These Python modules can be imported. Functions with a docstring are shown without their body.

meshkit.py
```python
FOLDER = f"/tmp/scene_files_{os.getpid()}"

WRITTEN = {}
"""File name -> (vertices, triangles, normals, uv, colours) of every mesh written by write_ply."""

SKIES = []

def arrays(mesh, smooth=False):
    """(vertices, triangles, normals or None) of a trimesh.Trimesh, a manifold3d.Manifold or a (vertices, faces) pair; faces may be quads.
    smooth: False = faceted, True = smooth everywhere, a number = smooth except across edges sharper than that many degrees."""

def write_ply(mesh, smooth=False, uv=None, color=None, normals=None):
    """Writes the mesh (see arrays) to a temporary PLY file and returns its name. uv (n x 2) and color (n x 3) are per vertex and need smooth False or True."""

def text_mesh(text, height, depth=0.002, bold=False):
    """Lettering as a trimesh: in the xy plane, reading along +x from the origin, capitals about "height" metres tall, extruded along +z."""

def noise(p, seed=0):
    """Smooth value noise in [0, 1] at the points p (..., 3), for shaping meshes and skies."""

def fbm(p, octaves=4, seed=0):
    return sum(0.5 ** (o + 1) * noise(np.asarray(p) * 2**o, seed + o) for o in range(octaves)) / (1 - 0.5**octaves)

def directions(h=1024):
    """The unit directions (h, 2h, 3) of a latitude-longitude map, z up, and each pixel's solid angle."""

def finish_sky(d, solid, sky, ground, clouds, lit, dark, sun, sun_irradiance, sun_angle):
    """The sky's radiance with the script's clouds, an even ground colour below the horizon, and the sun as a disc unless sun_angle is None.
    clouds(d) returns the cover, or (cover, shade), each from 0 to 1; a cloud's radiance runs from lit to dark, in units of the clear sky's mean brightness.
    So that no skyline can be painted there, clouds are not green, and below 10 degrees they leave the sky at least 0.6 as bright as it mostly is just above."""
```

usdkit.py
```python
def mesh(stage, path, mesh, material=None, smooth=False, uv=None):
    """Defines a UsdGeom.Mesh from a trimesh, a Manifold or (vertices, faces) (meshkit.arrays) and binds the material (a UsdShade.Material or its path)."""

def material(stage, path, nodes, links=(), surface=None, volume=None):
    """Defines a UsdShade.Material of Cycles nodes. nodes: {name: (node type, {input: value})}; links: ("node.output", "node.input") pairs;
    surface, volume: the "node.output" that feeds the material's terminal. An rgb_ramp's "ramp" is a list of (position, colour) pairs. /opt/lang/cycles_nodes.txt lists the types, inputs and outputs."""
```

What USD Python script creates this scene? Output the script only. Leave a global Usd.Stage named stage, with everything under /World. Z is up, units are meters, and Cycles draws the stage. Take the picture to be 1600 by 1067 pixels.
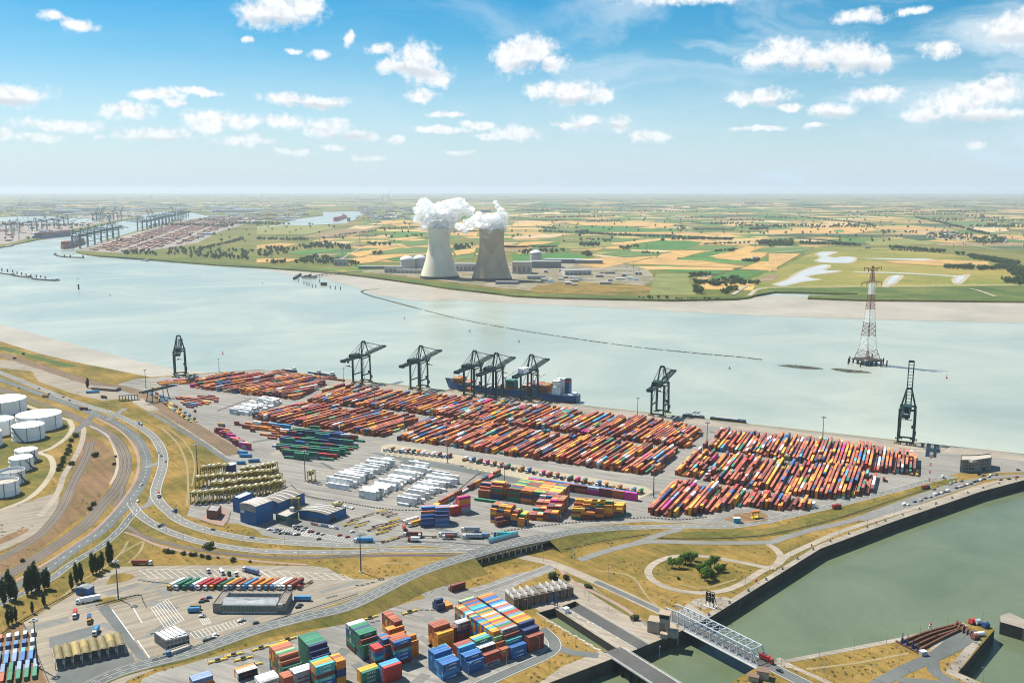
import math, random
import numpy as np
import trimesh, usdkit, meshkit
from pxr import Usd, UsdGeom, UsdLux, UsdShade, Gf, Sdf, Vt
from shapely.geometry import Polygon, LineString, MultiPolygon, Point, box as sbox
from shapely.ops import unary_union
from shapely import affinity

# ------------------------------------------------------------------ stage, camera, sky, sun, exposure
stage = Usd.Stage.CreateInMemory()
UsdGeom.SetStageUpAxis(stage, UsdGeom.Tokens.z)
UsdGeom.SetStageMetersPerUnit(stage, 1.0)
UsdGeom.Xform.Define(stage, '/World')
UsdGeom.Scope.Define(stage, '/World/Looks')
CAMH, FPX, HOR = 295.0, 1450.0, 295.0
TILT = math.atan((533.5 - HOR) / FPX)
cam = UsdGeom.Camera.Define(stage, '/World/camera')
cam.AddTranslateOp().Set(Gf.Vec3d(0, 0, CAMH))
cam.AddRotateXOp().Set(90.0 - math.degrees(TILT))
cam.CreateHorizontalApertureAttr(36.0)
cam.CreateVerticalApertureAttr(36.0 * 682 / 1024)
cam.CreateFocalLengthAttr(36.0 * FPX / 1600)
cam.CreateClippingRangeAttr(Gf.Vec2f(1.0, 200000.0))
cam.CreateExposureAttr(0.74)
SUN_AZ, SUN_EL = math.radians(-54.0), math.radians(55.0)
SUNV = np.array([math.sin(SUN_AZ) * math.cos(SUN_EL), math.cos(SUN_AZ) * math.cos(SUN_EL), math.sin(SUN_EL)])
sun = UsdLux.DistantLight.Define(stage, '/World/sun')
sun.CreateIntensityAttr(1.25)
sun.CreateAngleAttr(0.53)
sun.CreateColorAttr(Gf.Vec3f(1.0, 0.94, 0.82))
sun.CreateNormalizeAttr(True)
sun.AddRotateXYZOp().Set(Gf.Vec3f(0, math.degrees(math.pi / 2 - SUN_EL), math.degrees(math.atan2(SUNV[1], SUNV[0]))))
RIGHT = np.array([1.0, 0, 0]); FWD = np.array([0, math.cos(TILT), -math.sin(TILT)]); UP = np.cross(RIGHT, FWD)

def ray(px, py):
    d = FWD * FPX + RIGHT * (px - 800) + UP * (533.5 - py)
    return d / np.linalg.norm(d)

# clouds of the sky: (azimuth, elevation) ellipses read off the photograph, each a puff of a cumulus
PUFFS = [(25, 150, 38, 14), (10, 140, 24, 9), (78, 27, 18, 7), (125, 40, 25, 9), (395, 22, 26, 17), (435, 16, 42, 24), (475, 10, 30, 22),
 (390, 61, 9, 5), (457, 78, 10, 4), (497, 83, 17, 7), (548, 58, 9, 9), (596, 76, 20, 8), (612, 106, 24, 11), (650, 98, 34, 27), (682, 116, 24, 17), (658, 148, 23, 10),
 (800, 92, 32, 20), (830, 80, 36, 20), (866, 97, 25, 14), (850, 140, 27, 13), (892, 143, 38, 16), (936, 150, 24, 12), (450, 155, 42, 9), (498, 158, 46, 9),
 (225, 148, 24, 9), (265, 150, 22, 8), (305, 143, 35, 6), (275, 163, 14, 7), (200, 172, 31, 12), (95, 195, 56, 8), (65, 215, 26, 6), (155, 210, 10, 5),
 (245, 211, 56, 10), (330, 187, 36, 14), (380, 193, 30, 12), (325, 200, 30, 8), (440, 192, 31, 10), (510, 200, 32, 15), (560, 213, 27, 8), (380, 223, 44, 8), (622, 217, 18, 6),
 (690, 205, 42, 6), (745, 197, 27, 7), (805, 208, 36, 11), (760, 215, 22, 6), (915, 190, 25, 11), (882, 195, 22, 6), (967, 195, 19, 10), (1015, 215, 30, 9), (460, 238, 26, 6), (575, 247, 28, 5), (520, 230, 20, 5), (700, 178, 26, 5), (718, 239, 22, 4),
 (1190, 95, 30, 14), (1225, 82, 36, 19), (1270, 92, 46, 14), (1330, 88, 42, 21), (1370, 96, 22, 13), (1090, -6, 105, 10), (1343, 27, 36, 10), (1585, 45, 38, 21),
 (1165, 152, 22, 9), (1203, 150, 30, 12), (1365, 147, 36, 11), (1300, 172, 31, 10), (1472, 77, 25, 10), (1450, 180, 28, 9), (1495, 160, 46, 17), (1545, 140, 46, 17), (1540, 178, 50, 8), (1422, 16, 18, 5), (1520, 228, 16, 6),
 (1237, 170, 18, 6), (1180, 200, 34, 4), (1275, 197, 20, 4), (5, 210, 14, 9)]

def build_sky():
    N, L = {}, []
    N['tc'] = ('texture_coordinate', {})
    N['sky'] = ('sky_texture', {'sky_type': 'single_scattering', 'sun_disc': False, 'sun_elevation': SUN_EL, 'sun_rotation': SUN_AZ, 'altitude': 300.0, 'air_density': 1.0, 'aerosol_density': 0.35, 'ozone_density': 2.5})
    N['hsv'] = ('hsv', {'hue': 0.487, 'saturation': 1.6, 'value': 1.15})
    L += [('sky.color', 'hsv.color')]
    N['xyz'] = ('separate_xyz', {}); L += [('tc.generated', 'xyz.vector')]
    N['az'] = ('math', {'math_type': 'arctan2'}); L += [('xyz.x', 'az.value1'), ('xyz.y', 'az.value2')]
    N['el'] = ('math', {'math_type': 'arcsine'}); L += [('xyz.z', 'el.value1')]
    N['ae'] = ('combine_xyz', {}); L += [('az.value', 'ae.x'), ('el.value', 'ae.y')]
    N['wn'] = ('noise_texture', {'scale': 26.0, 'detail': 4.0, 'roughness': 0.6}); L += [('ae.vector', 'wn.vector')]
    N['wc'] = ('vector_math', {'math_type': 'subtract', 'vector2': (0.5, 0.5, 0.5)}); L += [('wn.color', 'wc.vector1')]
    N['wm'] = ('vector_math', {'math_type': 'multiply', 'vector2': (0.034, 0.017, 0.0)}); L += [('wc.vector', 'wm.vector1')]
    N['wa'] = ('vector_math', {'math_type': 'add'}); L += [('ae.vector', 'wa.vector1'), ('wm.vector', 'wa.vector2')]
    prev = prevb = None
    for i, (px, py, rx, ry) in enumerate(PUFFS):
        d = ray(px, py)
        a, e = math.atan2(d[0], d[1]), math.asin(d[2])
        N[f'm{i}'] = ('mapping', {'mapping_type': 'texture', 'location': (a, e, 0), 'scale': (1.18 * rx / FPX, 1.18 * ry / FPX, 1)})
        L += [('wa.vector', f'm{i}.vector')]
        N[f'l{i}'] = ('vector_math', {'math_type': 'length'}); L += [(f'm{i}.vector', f'l{i}.vector1')]
        if prev:
            N[f'n{i}'] = ('math', {'math_type': 'smoothmin', 'value3': 0.18}); L += [(prev, f'n{i}.value1'), (f'l{i}.value', f'n{i}.value2')]
            prev = f'n{i}.value'
        else:
            prev = f'l{i}.value'
    N['dn'] = ('noise_texture', {'scale': 80.0, 'detail': 6.0, 'roughness': 0.66}); L += [('ae.vector', 'dn.vector')]
    N['dd'] = ('math', {'math_type': 'multiply_add', 'value2': 1.7, 'value3': -0.85}); L += [('dn.fac', 'dd.value1')]
    N['ds'] = ('math', {'math_type': 'add'}); L += [(prev, 'ds.value1'), ('dd.value', 'ds.value2')]
    N['cov'] = ('map_range', {'range_type': 'smoothstep', 'from_min': 1.16, 'from_max': 0.36, 'to_min': 0.0, 'to_max': 0.97, 'clamp': True}); L += [('ds.value', 'cov.value')]
    # grey undersides: light from above, shade where the same noise sampled a little higher is denser
    N['up'] = ('vector_math', {'math_type': 'add', 'vector2': (-0.004, 0.0065, 0)}); L += [('ae.vector', 'up.vector1')]
    N['un'] = ('noise_texture', {'scale': 95.0, 'detail': 4.0, 'roughness': 0.6}); L += [('up.vector', 'un.vector')]
    N['us'] = ('math', {'math_type': 'subtract'}); L += [('dn.fac', 'us.value1'), ('un.fac', 'us.value2')]
    N['sh'] = ('map_range', {'from_min': -0.06, 'from_max': 0.26, 'to_min': 0, 'to_max': 0.6, 'clamp': True}); L += [('us.value', 'sh.value')]
    N['cc'] = ('mix', {'color1': (10.6, 10.8, 11.0), 'color2': (6.4, 7.1, 7.8)}); L += [('sh.result', 'cc.fac')]
    # flat grey bases under the larger clouds
    pb = None
    for i, (px, py, rx, ry) in enumerate(((650, 112, 44, 9), (830, 104, 50, 8), (890, 155, 52, 7), (430, 34, 56, 8), (1250, 104, 70, 7), (1350, 104, 44, 9), (1520, 186, 70, 9), (22, 160, 40, 8), (1203, 160, 34, 6), (1300, 180, 34, 6), (490, 164, 60, 6), (250, 220, 60, 6), (540, 216, 44, 8), (1585, 62, 40, 9), (940, 198, 60, 5))):
        d = ray(px, py); N[f'gm{i}'] = ('mapping', {'mapping_type': 'texture', 'location': (math.atan2(d[0], d[1]), math.asin(d[2]), 0), 'scale': (1.2 * rx / FPX, 1.2 * ry / FPX, 1)}); N[f'gl{i}'] = ('vector_math', {'math_type': 'length'}); L += [('wa.vector', f'gm{i}.vector'), (f'gm{i}.vector', f'gl{i}.vector1')]
        if pb: N[f'gn{i}'] = ('math', {'math_type': 'minimum'}); L += [(pb, f'gn{i}.value1'), (f'gl{i}.value', f'gn{i}.value2')]; pb = f'gn{i}.value'
        else: pb = f'gl{i}.value'
    N['gs'] = ('map_range', {'range_type': 'smoothstep', 'from_min': 1.1, 'from_max': 0.2, 'to_min': 0, 'to_max': 0.75, 'clamp': True}); L += [(pb, 'gs.value')]
    N['sm'] = ('math', {'math_type': 'maximum'}); L = [q for q in L if q != ('sh.result', 'cc.fac')] + [('sh.result', 'sm.value1'), ('gs.result', 'sm.value2'), ('sm.value', 'cc.fac')]
    # thin cirrus veils, mostly towards the right
    N['cm'] = ('vector_math', {'math_type': 'multiply', 'vector2': (5.0, 17.0, 1)}); L += [('wa.vector', 'cm.vector1')]
    N['cr'] = ('vector_rotate', {'rotate_type': 'z_axis', 'angle': 0.42}); L += [('cm.vector', 'cr.vector')]
    N['cn'] = ('noise_texture', {'scale': 1.0, 'detail': 6.0, 'roughness': 0.58, 'distortion': 0.9}); L += [('cr.vector', 'cn.vector')]
    N['cg'] = ('map_range', {'from_min': -0.22, 'from_max': 0.34, 'to_min': 0.05, 'to_max': 0.7, 'clamp': True}); L += [('az.value', 'cg.value')]
    N['cf'] = ('map_range', {'range_type': 'smoothstep', 'from_min': 0.42, 'from_max': 0.68, 'to_min': 0, 'to_max': 1, 'clamp': True}); L += [('cn.fac', 'cf.value')]
    N['cx'] = ('math', {'math_type': 'multiply'}); L += [('cf.result', 'cx.value1'), ('cg.result', 'cx.value2')]
    N['s1'] = ('mix', {'color2': (8.4, 9.5, 10.2)}); L += [('cx.value', 's1.fac'), ('hsv.color', 's1.color1')]
    # whitening of the air towards the horizon, all round
    N['hz'] = ('map_range', {'from_min': 0.0, 'from_max': 0.15, 'to_min': 0.78, 'to_max': 0.0, 'clamp': True}); L += [('el.value', 'hz.value')]
    N['s2'] = ('mix', {'color2': (6.1, 8.2, 10.3)}); L += [('hz.result', 's2.fac'), ('s1.color', 's2.color1')]
    # clouds near the horizon fade into the air
    N['fa'] = ('map_range', {'from_min': 0.015, 'from_max': 0.07, 'to_min': 0.35, 'to_max': 1.0, 'clamp': True}); L += [('el.value', 'fa.value')]
    N['cv2'] = ('math', {'math_type': 'multiply'}); L += [('cov.result', 'cv2.value1'), ('fa.result', 'cv2.value2')]
    N['s3'] = ('mix', {}); L += [('cv2.value', 's3.fac'), ('s2.color', 's3.color1'), ('cc.color', 's3.color2')]
    N['bg'] = ('background_shader', {'strength': 0.058}); L += [('s3.color', 'bg.color')]
    return usdkit.material(stage, '/World/Looks/sky', N, L, surface='bg.background')

dome = UsdLux.DomeLight.Define(stage, '/World/sky')
UsdShade.MaterialBindingAPI.Apply(dome.GetPrim()).Bind(build_sky())
dome.GetPrim().SetCustomDataByKey('kind', 'structure')

# ------------------------------------------------------------------ helpers
rng = random.Random(7)
def P(px, py, z=0.0):
    """The point at height z that the photograph shows at (px, py)."""
    d = ray(px, py)
    return np.array([0, 0, CAMH]) + d * ((CAMH - z) / -d[2])
def PL(pts, z=0.0):
    return [tuple(P(x, y, z)[:2]) for x, y in pts]

class MB:
    def __init__(s): s.v, s.f, s.c, s.n = [], [], [], 0
    def add(s, v, f, col=None):
        v = np.asarray(v, float).reshape(-1, 3); f = np.asarray(f, int)
        if f.ndim == 2 and f.shape[1] == 4: f = np.vstack([f[:, [0, 1, 2]], f[:, [0, 2, 3]]])
        s.v.append(v); s.f.append(f + s.n); s.n += len(v)
        s.c.append(np.tile(np.asarray(col if col is not None else (1, 1, 1), float), (len(v), 1)))
        return s
    def hexa(s, p, col=None):
        return s.add(p, [[0, 3, 2, 1], [4, 5, 6, 7], [0, 1, 5, 4], [1, 2, 6, 5], [2, 3, 7, 6], [3, 0, 4, 7]], col)
    def box(s, x, y, z, sx, sy, sz, rot=0.0, col=None):
        c, n = math.cos(rot), math.sin(rot)
        q = [(x + a * c - b * n, y + a * n + b * c) for a, b in ((-sx / 2, -sy / 2), (sx / 2, -sy / 2), (sx / 2, sy / 2), (-sx / 2, sy / 2))]
        return s.hexa([(*a, z) for a in q] + [(*a, z + sz) for a in q], col)
    def beam(s, a, b, w, h=None, col=None):
        a, b = np.asarray(a, float), np.asarray(b, float); h = h or w
        d = b - a; d /= np.linalg.norm(d)
        u = np.cross(d, (0, 0, 1.0))
        u = np.array((1.0, 0, 0)) if np.linalg.norm(u) < 1e-6 else u / np.linalg.norm(u)
        t = np.cross(u, d)
        o = [-u * w / 2 - t * h / 2, u * w / 2 - t * h / 2, u * w / 2 + t * h / 2, -u * w / 2 + t * h / 2]
        return s.hexa([a + k for k in o] + [b + k for k in o], col)
    def tube(s, a, b, r, r2=None, n=8, col=None, caps=True):
        a, b = np.asarray(a, float), np.asarray(b, float); r2 = r if r2 is None else r2
        d = b - a; d /= np.linalg.norm(d)
        u = np.cross(d, (0, 0, 1.0)); u = np.array((1.0, 0, 0)) if np.linalg.norm(u) < 1e-6 else u / np.linalg.norm(u)
        t = np.cross(d, u)
        an = np.arange(n) * 2 * math.pi / n
        ring = np.outer(np.cos(an), u) + np.outer(np.sin(an), t)
        v = np.vstack([a + ring * r, b + ring * r2])
        f = [(i, (i + 1) % n, n + (i + 1) % n, n + i) for i in range(n)]
        s.add(v, f, col)
        if caps:
            s.add(np.vstack([v[n:], [b]]), [(i, (i + 1) % n, n) for i in range(n)], col)
            s.add(np.vstack([v[:n], [a]]), [((i + 1) % n, i, n) for i in range(n)], col)
        return s
    def lathe(s, prof, n=24, x=0, y=0, z=0, col=None):
        an = np.arange(n) * 2 * math.pi / n; m = len(prof)
        v = np.vstack([np.stack([x + r * np.cos(an), y + r * np.sin(an), np.full(n, z + h)], 1) for r, h in prof])
        f = [(k * n + i, k * n + (i + 1) % n, (k + 1) * n + (i + 1) % n, (k + 1) * n + i) for k in range(m - 1) for i in range(n)]
        return s.add(v, f, col)
    def sheet(s, poly, z, col=None):
        for g in getattr(poly, 'geoms', [poly]):
            if g.is_empty or g.area < 1e-3 or g.geom_type != 'Polygon': continue
            v, f = trimesh.creation.triangulate_polygon(g, engine='earcut')
            a = v[f]; cr = (a[:, 1, 0] - a[:, 0, 0]) * (a[:, 2, 1] - a[:, 0, 1]) - (a[:, 1, 1] - a[:, 0, 1]) * (a[:, 2, 0] - a[:, 0, 0])
            f = np.where((cr < 0)[:, None], f[:, ::-1], f)
            s.add(np.c_[v, np.full(len(v), z)], f, col)
        return s
    def wall(s, poly, z0, z1, col=None):
        for g in getattr(poly, 'geoms', [poly]):
            if g.geom_type != 'Polygon': continue
            for ring in [g.exterior, *g.interiors]:
                p = np.asarray(ring.coords)[:-1]; n = len(p)
                s.add(np.vstack([np.c_[p, np.full(n, z0)], np.c_[p, np.full(n, z1)]]), [(i, (i + 1) % n, n + (i + 1) % n, n + i) for i in range(n)], col)
        return s
    def prism(s, poly, z0, z1, col=None):
        return s.sheet(poly, z1, col).wall(poly, z0, z1, col)
    def mesh(s, m, col=None):
        return s.add(m.vertices, m.faces, col)

USED = {}; NSHEET = 0
def numbered(parent, name):
    k = USED.get((parent, name), 0); USED[parent, name] = k + 1
    return f'{parent}/{name}' + (f'_{k:03d}' if k else '')
def look(m): return m if isinstance(m, str) else m
def obj(name, mb, m, parent='/World', smooth=False, colored=False):
    """One Mesh prim; returns its path."""
    p = numbered(parent, name)
    v, f = np.vstack(mb.v), np.vstack(mb.f)
    me = usdkit.mesh(stage, p, (v, f), MATS[m], smooth=False if colored else smooth)
    if colored:
        UsdGeom.PrimvarsAPI(me).CreatePrimvar('col', Sdf.ValueTypeNames.Color3fArray, 'vertex').Set(Vt.Vec3fArray.FromNumpy(np.vstack(mb.c).astype(np.float32)))
    return p
def tag(p, label=None, cat=None, group=None, kind=None):
    pr = stage.GetPrimAtPath(p)
    for k, v in (('label', label), ('category', cat), ('group', group), ('kind', kind)):
        if v: pr.SetCustomDataByKey(k, v)
    return p
def place(p, loc, rot=0.0, scale=None):
    x = UsdGeom.Xformable(stage.GetPrimAtPath(p))
    x.AddTranslateOp().Set(Gf.Vec3d(*map(float, loc)))
    if rot: x.AddRotateZOp().Set(float(rot))
    if scale is not None: x.AddScaleOp().Set(Gf.Vec3f(*( [scale] * 3 if np.ndim(scale) == 0 else scale)))
    return p
def thing(name, label, cat, loc=(0, 0, 0), rot=0.0, group=None, scale=None):
    p = numbered('/World', name)
    UsdGeom.Xform.Define(stage, p)
    place(p, loc, rot, scale)
    return tag(p, label, cat, group)
def proto(name):
    p = f'/World/model_{name}'
    stage.CreateClassPrim(p)
    return p
def copy_of(src, name, label, cat, loc, rot=0.0, group=None, scale=None):
    p = numbered('/World', name)
    x = UsdGeom.Xform.Define(stage, p)
    place(p, loc, rot, scale)
    x.GetPrim().GetReferences().AddInternalReference(src)
    x.GetPrim().SetInstanceable(True)
    return tag(p, label, cat, group)
def struct(name, mb, m, parent='/World', smooth=False, colored=False):
    global NSHEET
    NSHEET += 1; up = (NSHEET % 17) * .0022          # no two sheets of ground in one plane
    mb.v = [v + (0, 0, up) for v in mb.v]
    p = obj(name, mb, m, parent, smooth, colored)
    return tag(p, kind='structure') if parent == '/World' else p
def rot_of(az_deg): return 90.0 - az_deg

# ------------------------------------------------------------------ materials
MATS = {}
def mat(name, c1, c2=None, scale=0.2, rough=0.8, metal=0.0, lo=0.38, hi=0.62, detail=5.0, spec=0.3, bump=0.0, fine=None, vary=0.0):
    N = {'p': ('principled_bsdf', {'roughness': rough, 'metallic': metal, 'specular_ior_level': spec})}; L = []
    if c2 is None and not bump:
        N['p'][1]['base_color'] = c1
    else:
        N['g'] = ('geometry', {})
        N['n'] = ('noise_texture', {'scale': scale, 'detail': detail, 'roughness': 0.6})
        N['r'] = ('rgb_ramp', {'ramp': [(lo, c1), (hi, c2 or c1)] if not isinstance(c2, list) else [(lo, c1)] + c2})
        L = [('g.position', 'n.vector'), ('n.fac', 'r.fac')]
        src = 'r.color'
        if fine:
            N['n2'] = ('noise_texture', {'scale': fine[0], 'detail': 3.0, 'roughness': 0.7})
            N['mr'] = ('map_range', {'from_min': 0.25, 'from_max': 0.75, 'to_min': 1 - fine[1], 'to_max': 1 + fine[1], 'clamp': True})
            N['ml'] = ('vector_math', {'math_type': 'scale'})
            L += [('g.position', 'n2.vector'), ('n2.fac', 'mr.value'), ('r.color', 'ml.vector1'), ('mr.result', 'ml.scale')]
            src = 'ml.vector'
        if vary:                    # no two boxes weathered alike
            N['oi'] = ('object_info', {}); N['vr'] = ('map_range', {'from_min': 0.0, 'from_max': 1.0, 'to_min': 1 - vary, 'to_max': 1 + vary, 'clamp': True}); N['vs'] = ('vector_math', {'math_type': 'scale'})
            L += [('oi.random', 'vr.value'), (src, 'vs.vector1'), ('vr.result', 'vs.scale')]; src = 'vs.vector'
        L.append((src, 'p.base_color'))
        if bump:
            N['nb'] = ('noise_texture', {'scale': bump[0], 'detail': 4.0}); N['b'] = ('bump', {'strength': bump[1], 'distance': bump[2]})
            L += [('g.position', 'nb.vector'), ('nb.fac', 'b.height'), ('b.normal', 'p.normal')]
    MATS[name] = usdkit.material(stage, f'/World/Looks/{name}', N, L, surface='p.BSDF')
def mat_col(name, rough=0.55, scale=0.6, amt=0.16, spec=0.3):
    """Paint whose colour comes from the mesh, with weathering."""
    N = {'a': ('attribute', {'attribute': 'col'}), 'g': ('geometry', {}), 'n': ('noise_texture', {'scale': scale, 'detail': 4.0}),
         'mr': ('map_range', {'from_min': 0.3, 'from_max': 0.7, 'to_min': 1 - amt, 'to_max': 1 + amt, 'clamp': True}), 'ml': ('vector_math', {'math_type': 'scale'}),
         'p': ('principled_bsdf', {'roughness': rough, 'specular_ior_level': spec})}
    MATS[name] = usdkit.material(stage, f'/World/Looks/{name}', N, [('g.position', 'n.vector'), ('n.fac', 'mr.value'), ('a.color', 'ml.vector1'), ('mr.result', 'ml.scale'), ('ml.vector', 'p.base_color')], surface='p.BSDF')

def ground_mat(name, ramp, s1, s2, s3, amt=0.35, rough=0.95, streak=None):
    """Soil and dry grass: broad patches, smaller tufts, fine grain."""
    N = {'g': ('geometry', {}), 'n1': ('noise_texture', {'scale': s1, 'detail': 5.0, 'roughness': 0.62, 'distortion': 0.4}), 'n2': ('noise_texture', {'scale': s2, 'detail': 5.0, 'roughness': 0.7}), 'n3': ('noise_texture', {'scale': s3, 'detail': 3.0, 'roughness': 0.7}),
         'm': ('math', {'math_type': 'multiply_add', 'value2': 0.45, 'value3': -0.225}), 'ad': ('math', {'math_type': 'add'}), 'r': ('rgb_ramp', {'ramp': ramp}),
         'mr': ('map_range', {'from_min': 0.25, 'from_max': 0.75, 'to_min': 1 - amt, 'to_max': 1 + amt, 'clamp': True}), 'ml': ('vector_math', {'math_type': 'scale'}),
         'p': ('principled_bsdf', {'roughness': rough, 'specular_ior_level': 0.1})}
    L = [('g.position', 'n1.vector'), ('g.position', 'n2.vector'), ('g.position', 'n3.vector'), ('n2.fac', 'm.value1'), ('n1.fac', 'ad.value1'), ('m.value', 'ad.value2'), ('ad.value', 'r.fac'),
         ('n3.fac', 'mr.value'), ('r.color', 'ml.vector1'), ('mr.result', 'ml.scale'), ('ml.vector', 'p.base_color')]
    if streak:                      # tyre marks and mowing lanes: noise drawn out along one direction
        N['sp'] = ('vector_rotate', {'rotate_type': 'z_axis', 'angle': streak[0]}); N['sc'] = ('vector_math', {'math_type': 'multiply', 'vector2': (0.012, streak[1], 0.1)}); N['sn'] = ('noise_texture', {'scale': 1.0, 'detail': 4.0, 'roughness': 0.6}); N['sr'] = ('map_range', {'from_min': 0.35, 'from_max': 0.62, 'to_min': 1 - streak[2], 'to_max': 1 + streak[2] * .4, 'clamp': True}); N['sm'] = ('vector_math', {'math_type': 'scale'})
        L = [q for q in L if q[1] != 'p.base_color'] + [('g.position', 'sp.vector'), ('sp.vector', 'sc.vector1'), ('sc.vector', 'sn.vector'), ('sn.fac', 'sr.value'), ('ml.vector', 'sm.vector1'), ('sr.result', 'sm.scale'), ('sm.vector', 'p.base_color')]
    MATS[name] = usdkit.material(stage, f'/World/Looks/{name}', N, L, surface='p.BSDF')

ground_mat('dry_grass', [(0.25, (0.076, 0.077, 0.018)), (0.42, (0.144, 0.112, 0.028)), (0.56, (0.228, 0.149, 0.041)), (0.75, (0.303, 0.196, 0.066))], 0.014, 0.11, 0.9, streak=(0.9, 0.22, 0.2))
ground_mat('verge_grass', [(0.22, (0.051, 0.074, 0.016)), (0.4, (0.094, 0.096, 0.024)), (0.58, (0.162, 0.127, 0.035)), (0.8, (0.246, 0.176, 0.058))], 0.02, 0.13, 0.9, streak=(0.5, 0.3, 0.2))
ground_mat('brown_heath', [(0.25, (0.111, 0.092, 0.036)), (0.45, (0.162, 0.104, 0.052)), (0.62, (0.200, 0.124, 0.068)), (0.8, (0.281, 0.188, 0.104))], 0.016, 0.12, 0.9, streak=(0.9, 0.2, 0.2))
ground_mat('marsh_green', [(0.25, (0.045, 0.075, 0.02)), (0.5, (0.075, 0.11, 0.03)), (0.75, (0.17, 0.165, 0.05))], 0.006, 0.05, 0.3)
ground_mat('pasture', [(0.22, (0.090, 0.122, 0.024)), (0.42, (0.153, 0.166, 0.034)), (0.6, (0.243, 0.198, 0.051)), (0.8, (0.324, 0.237, 0.074))], 0.0022, 0.016, 0.12)
ground_mat('polder', [(0.25, (0.055, 0.086, 0.019)), (0.45, (0.109, 0.122, 0.028)), (0.62, (0.172, 0.152, 0.046)), (0.8, (0.282, 0.211, 0.085))], 0.0012, 0.009, 0.06)
ground_mat('yard_paving', [(0.2, (0.181, 0.173, 0.159)), (0.5, (0.237, 0.225, 0.203)), (0.8, (0.286, 0.271, 0.241))], 0.012, 0.08, 0.6, 0.12, 0.85, streak=(0.44, 0.25, 0.3))
ground_mat('park_paving', [(0.2, (0.196, 0.170, 0.133)), (0.5, (0.263, 0.228, 0.179)), (0.8, (0.306, 0.266, 0.208))], 0.014, 0.09, 0.6, 0.12, 0.85, streak=(-0.6, 0.3, 0.26))
ground_mat('pale_concrete', [(0.2, (0.224, 0.191, 0.152)), (0.5, (0.300, 0.256, 0.204)), (0.8, (0.368, 0.318, 0.256))], 0.02, 0.12, 0.7, 0.16, 0.85, streak=(0.44, 0.4, 0.22))
ground_mat('dock_concrete', [(0.2, (0.180, 0.159, 0.133)), (0.5, (0.277, 0.244, 0.202)), (0.8, (0.375, 0.333, 0.277))], 0.03, 0.16, 0.8, 0.2, 0.85, streak=(0.44, 0.4, 0.25))
ground_mat('asphalt', [(0.2, (0.086, 0.093, 0.091)), (0.5, (0.120, 0.129, 0.125)), (0.8, (0.153, 0.162, 0.157))], 0.015, 0.1, 0.8, 0.12, 0.85)
ground_mat('old_asphalt', [(0.2, (0.145, 0.142, 0.131)), (0.5, (0.188, 0.185, 0.172)), (0.8, (0.224, 0.218, 0.200))], 0.015, 0.1, 0.8, 0.12, 0.85, streak=(0.3, 0.5, 0.15))
ground_mat('dark_asphalt', [(0.2, (0.06, 0.06, 0.06)), (0.5, (0.09, 0.09, 0.088)), (0.8, (0.13, 0.128, 0.122))], 0.015, 0.1, 0.8, 0.15, 0.85)
ground_mat('ballast', [(0.2, (0.085, 0.070, 0.056)), (0.5, (0.132, 0.108, 0.083)), (0.8, (0.187, 0.152, 0.116))], 0.02, 0.15, 0.9, 0.25)
ground_mat('red_path', [(0.2, (0.22, 0.15, 0.125)), (0.5, (0.29, 0.20, 0.165)), (0.8, (0.33, 0.25, 0.21))], 0.02, 0.15, 0.9, 0.15)
ground_mat('mud', [(0.25, (0.268, 0.241, 0.192)), (0.5, (0.340, 0.301, 0.241)), (0.8, (0.421, 0.381, 0.308))], 0.004, 0.03, 0.2, 0.08, 0.42)
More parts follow.
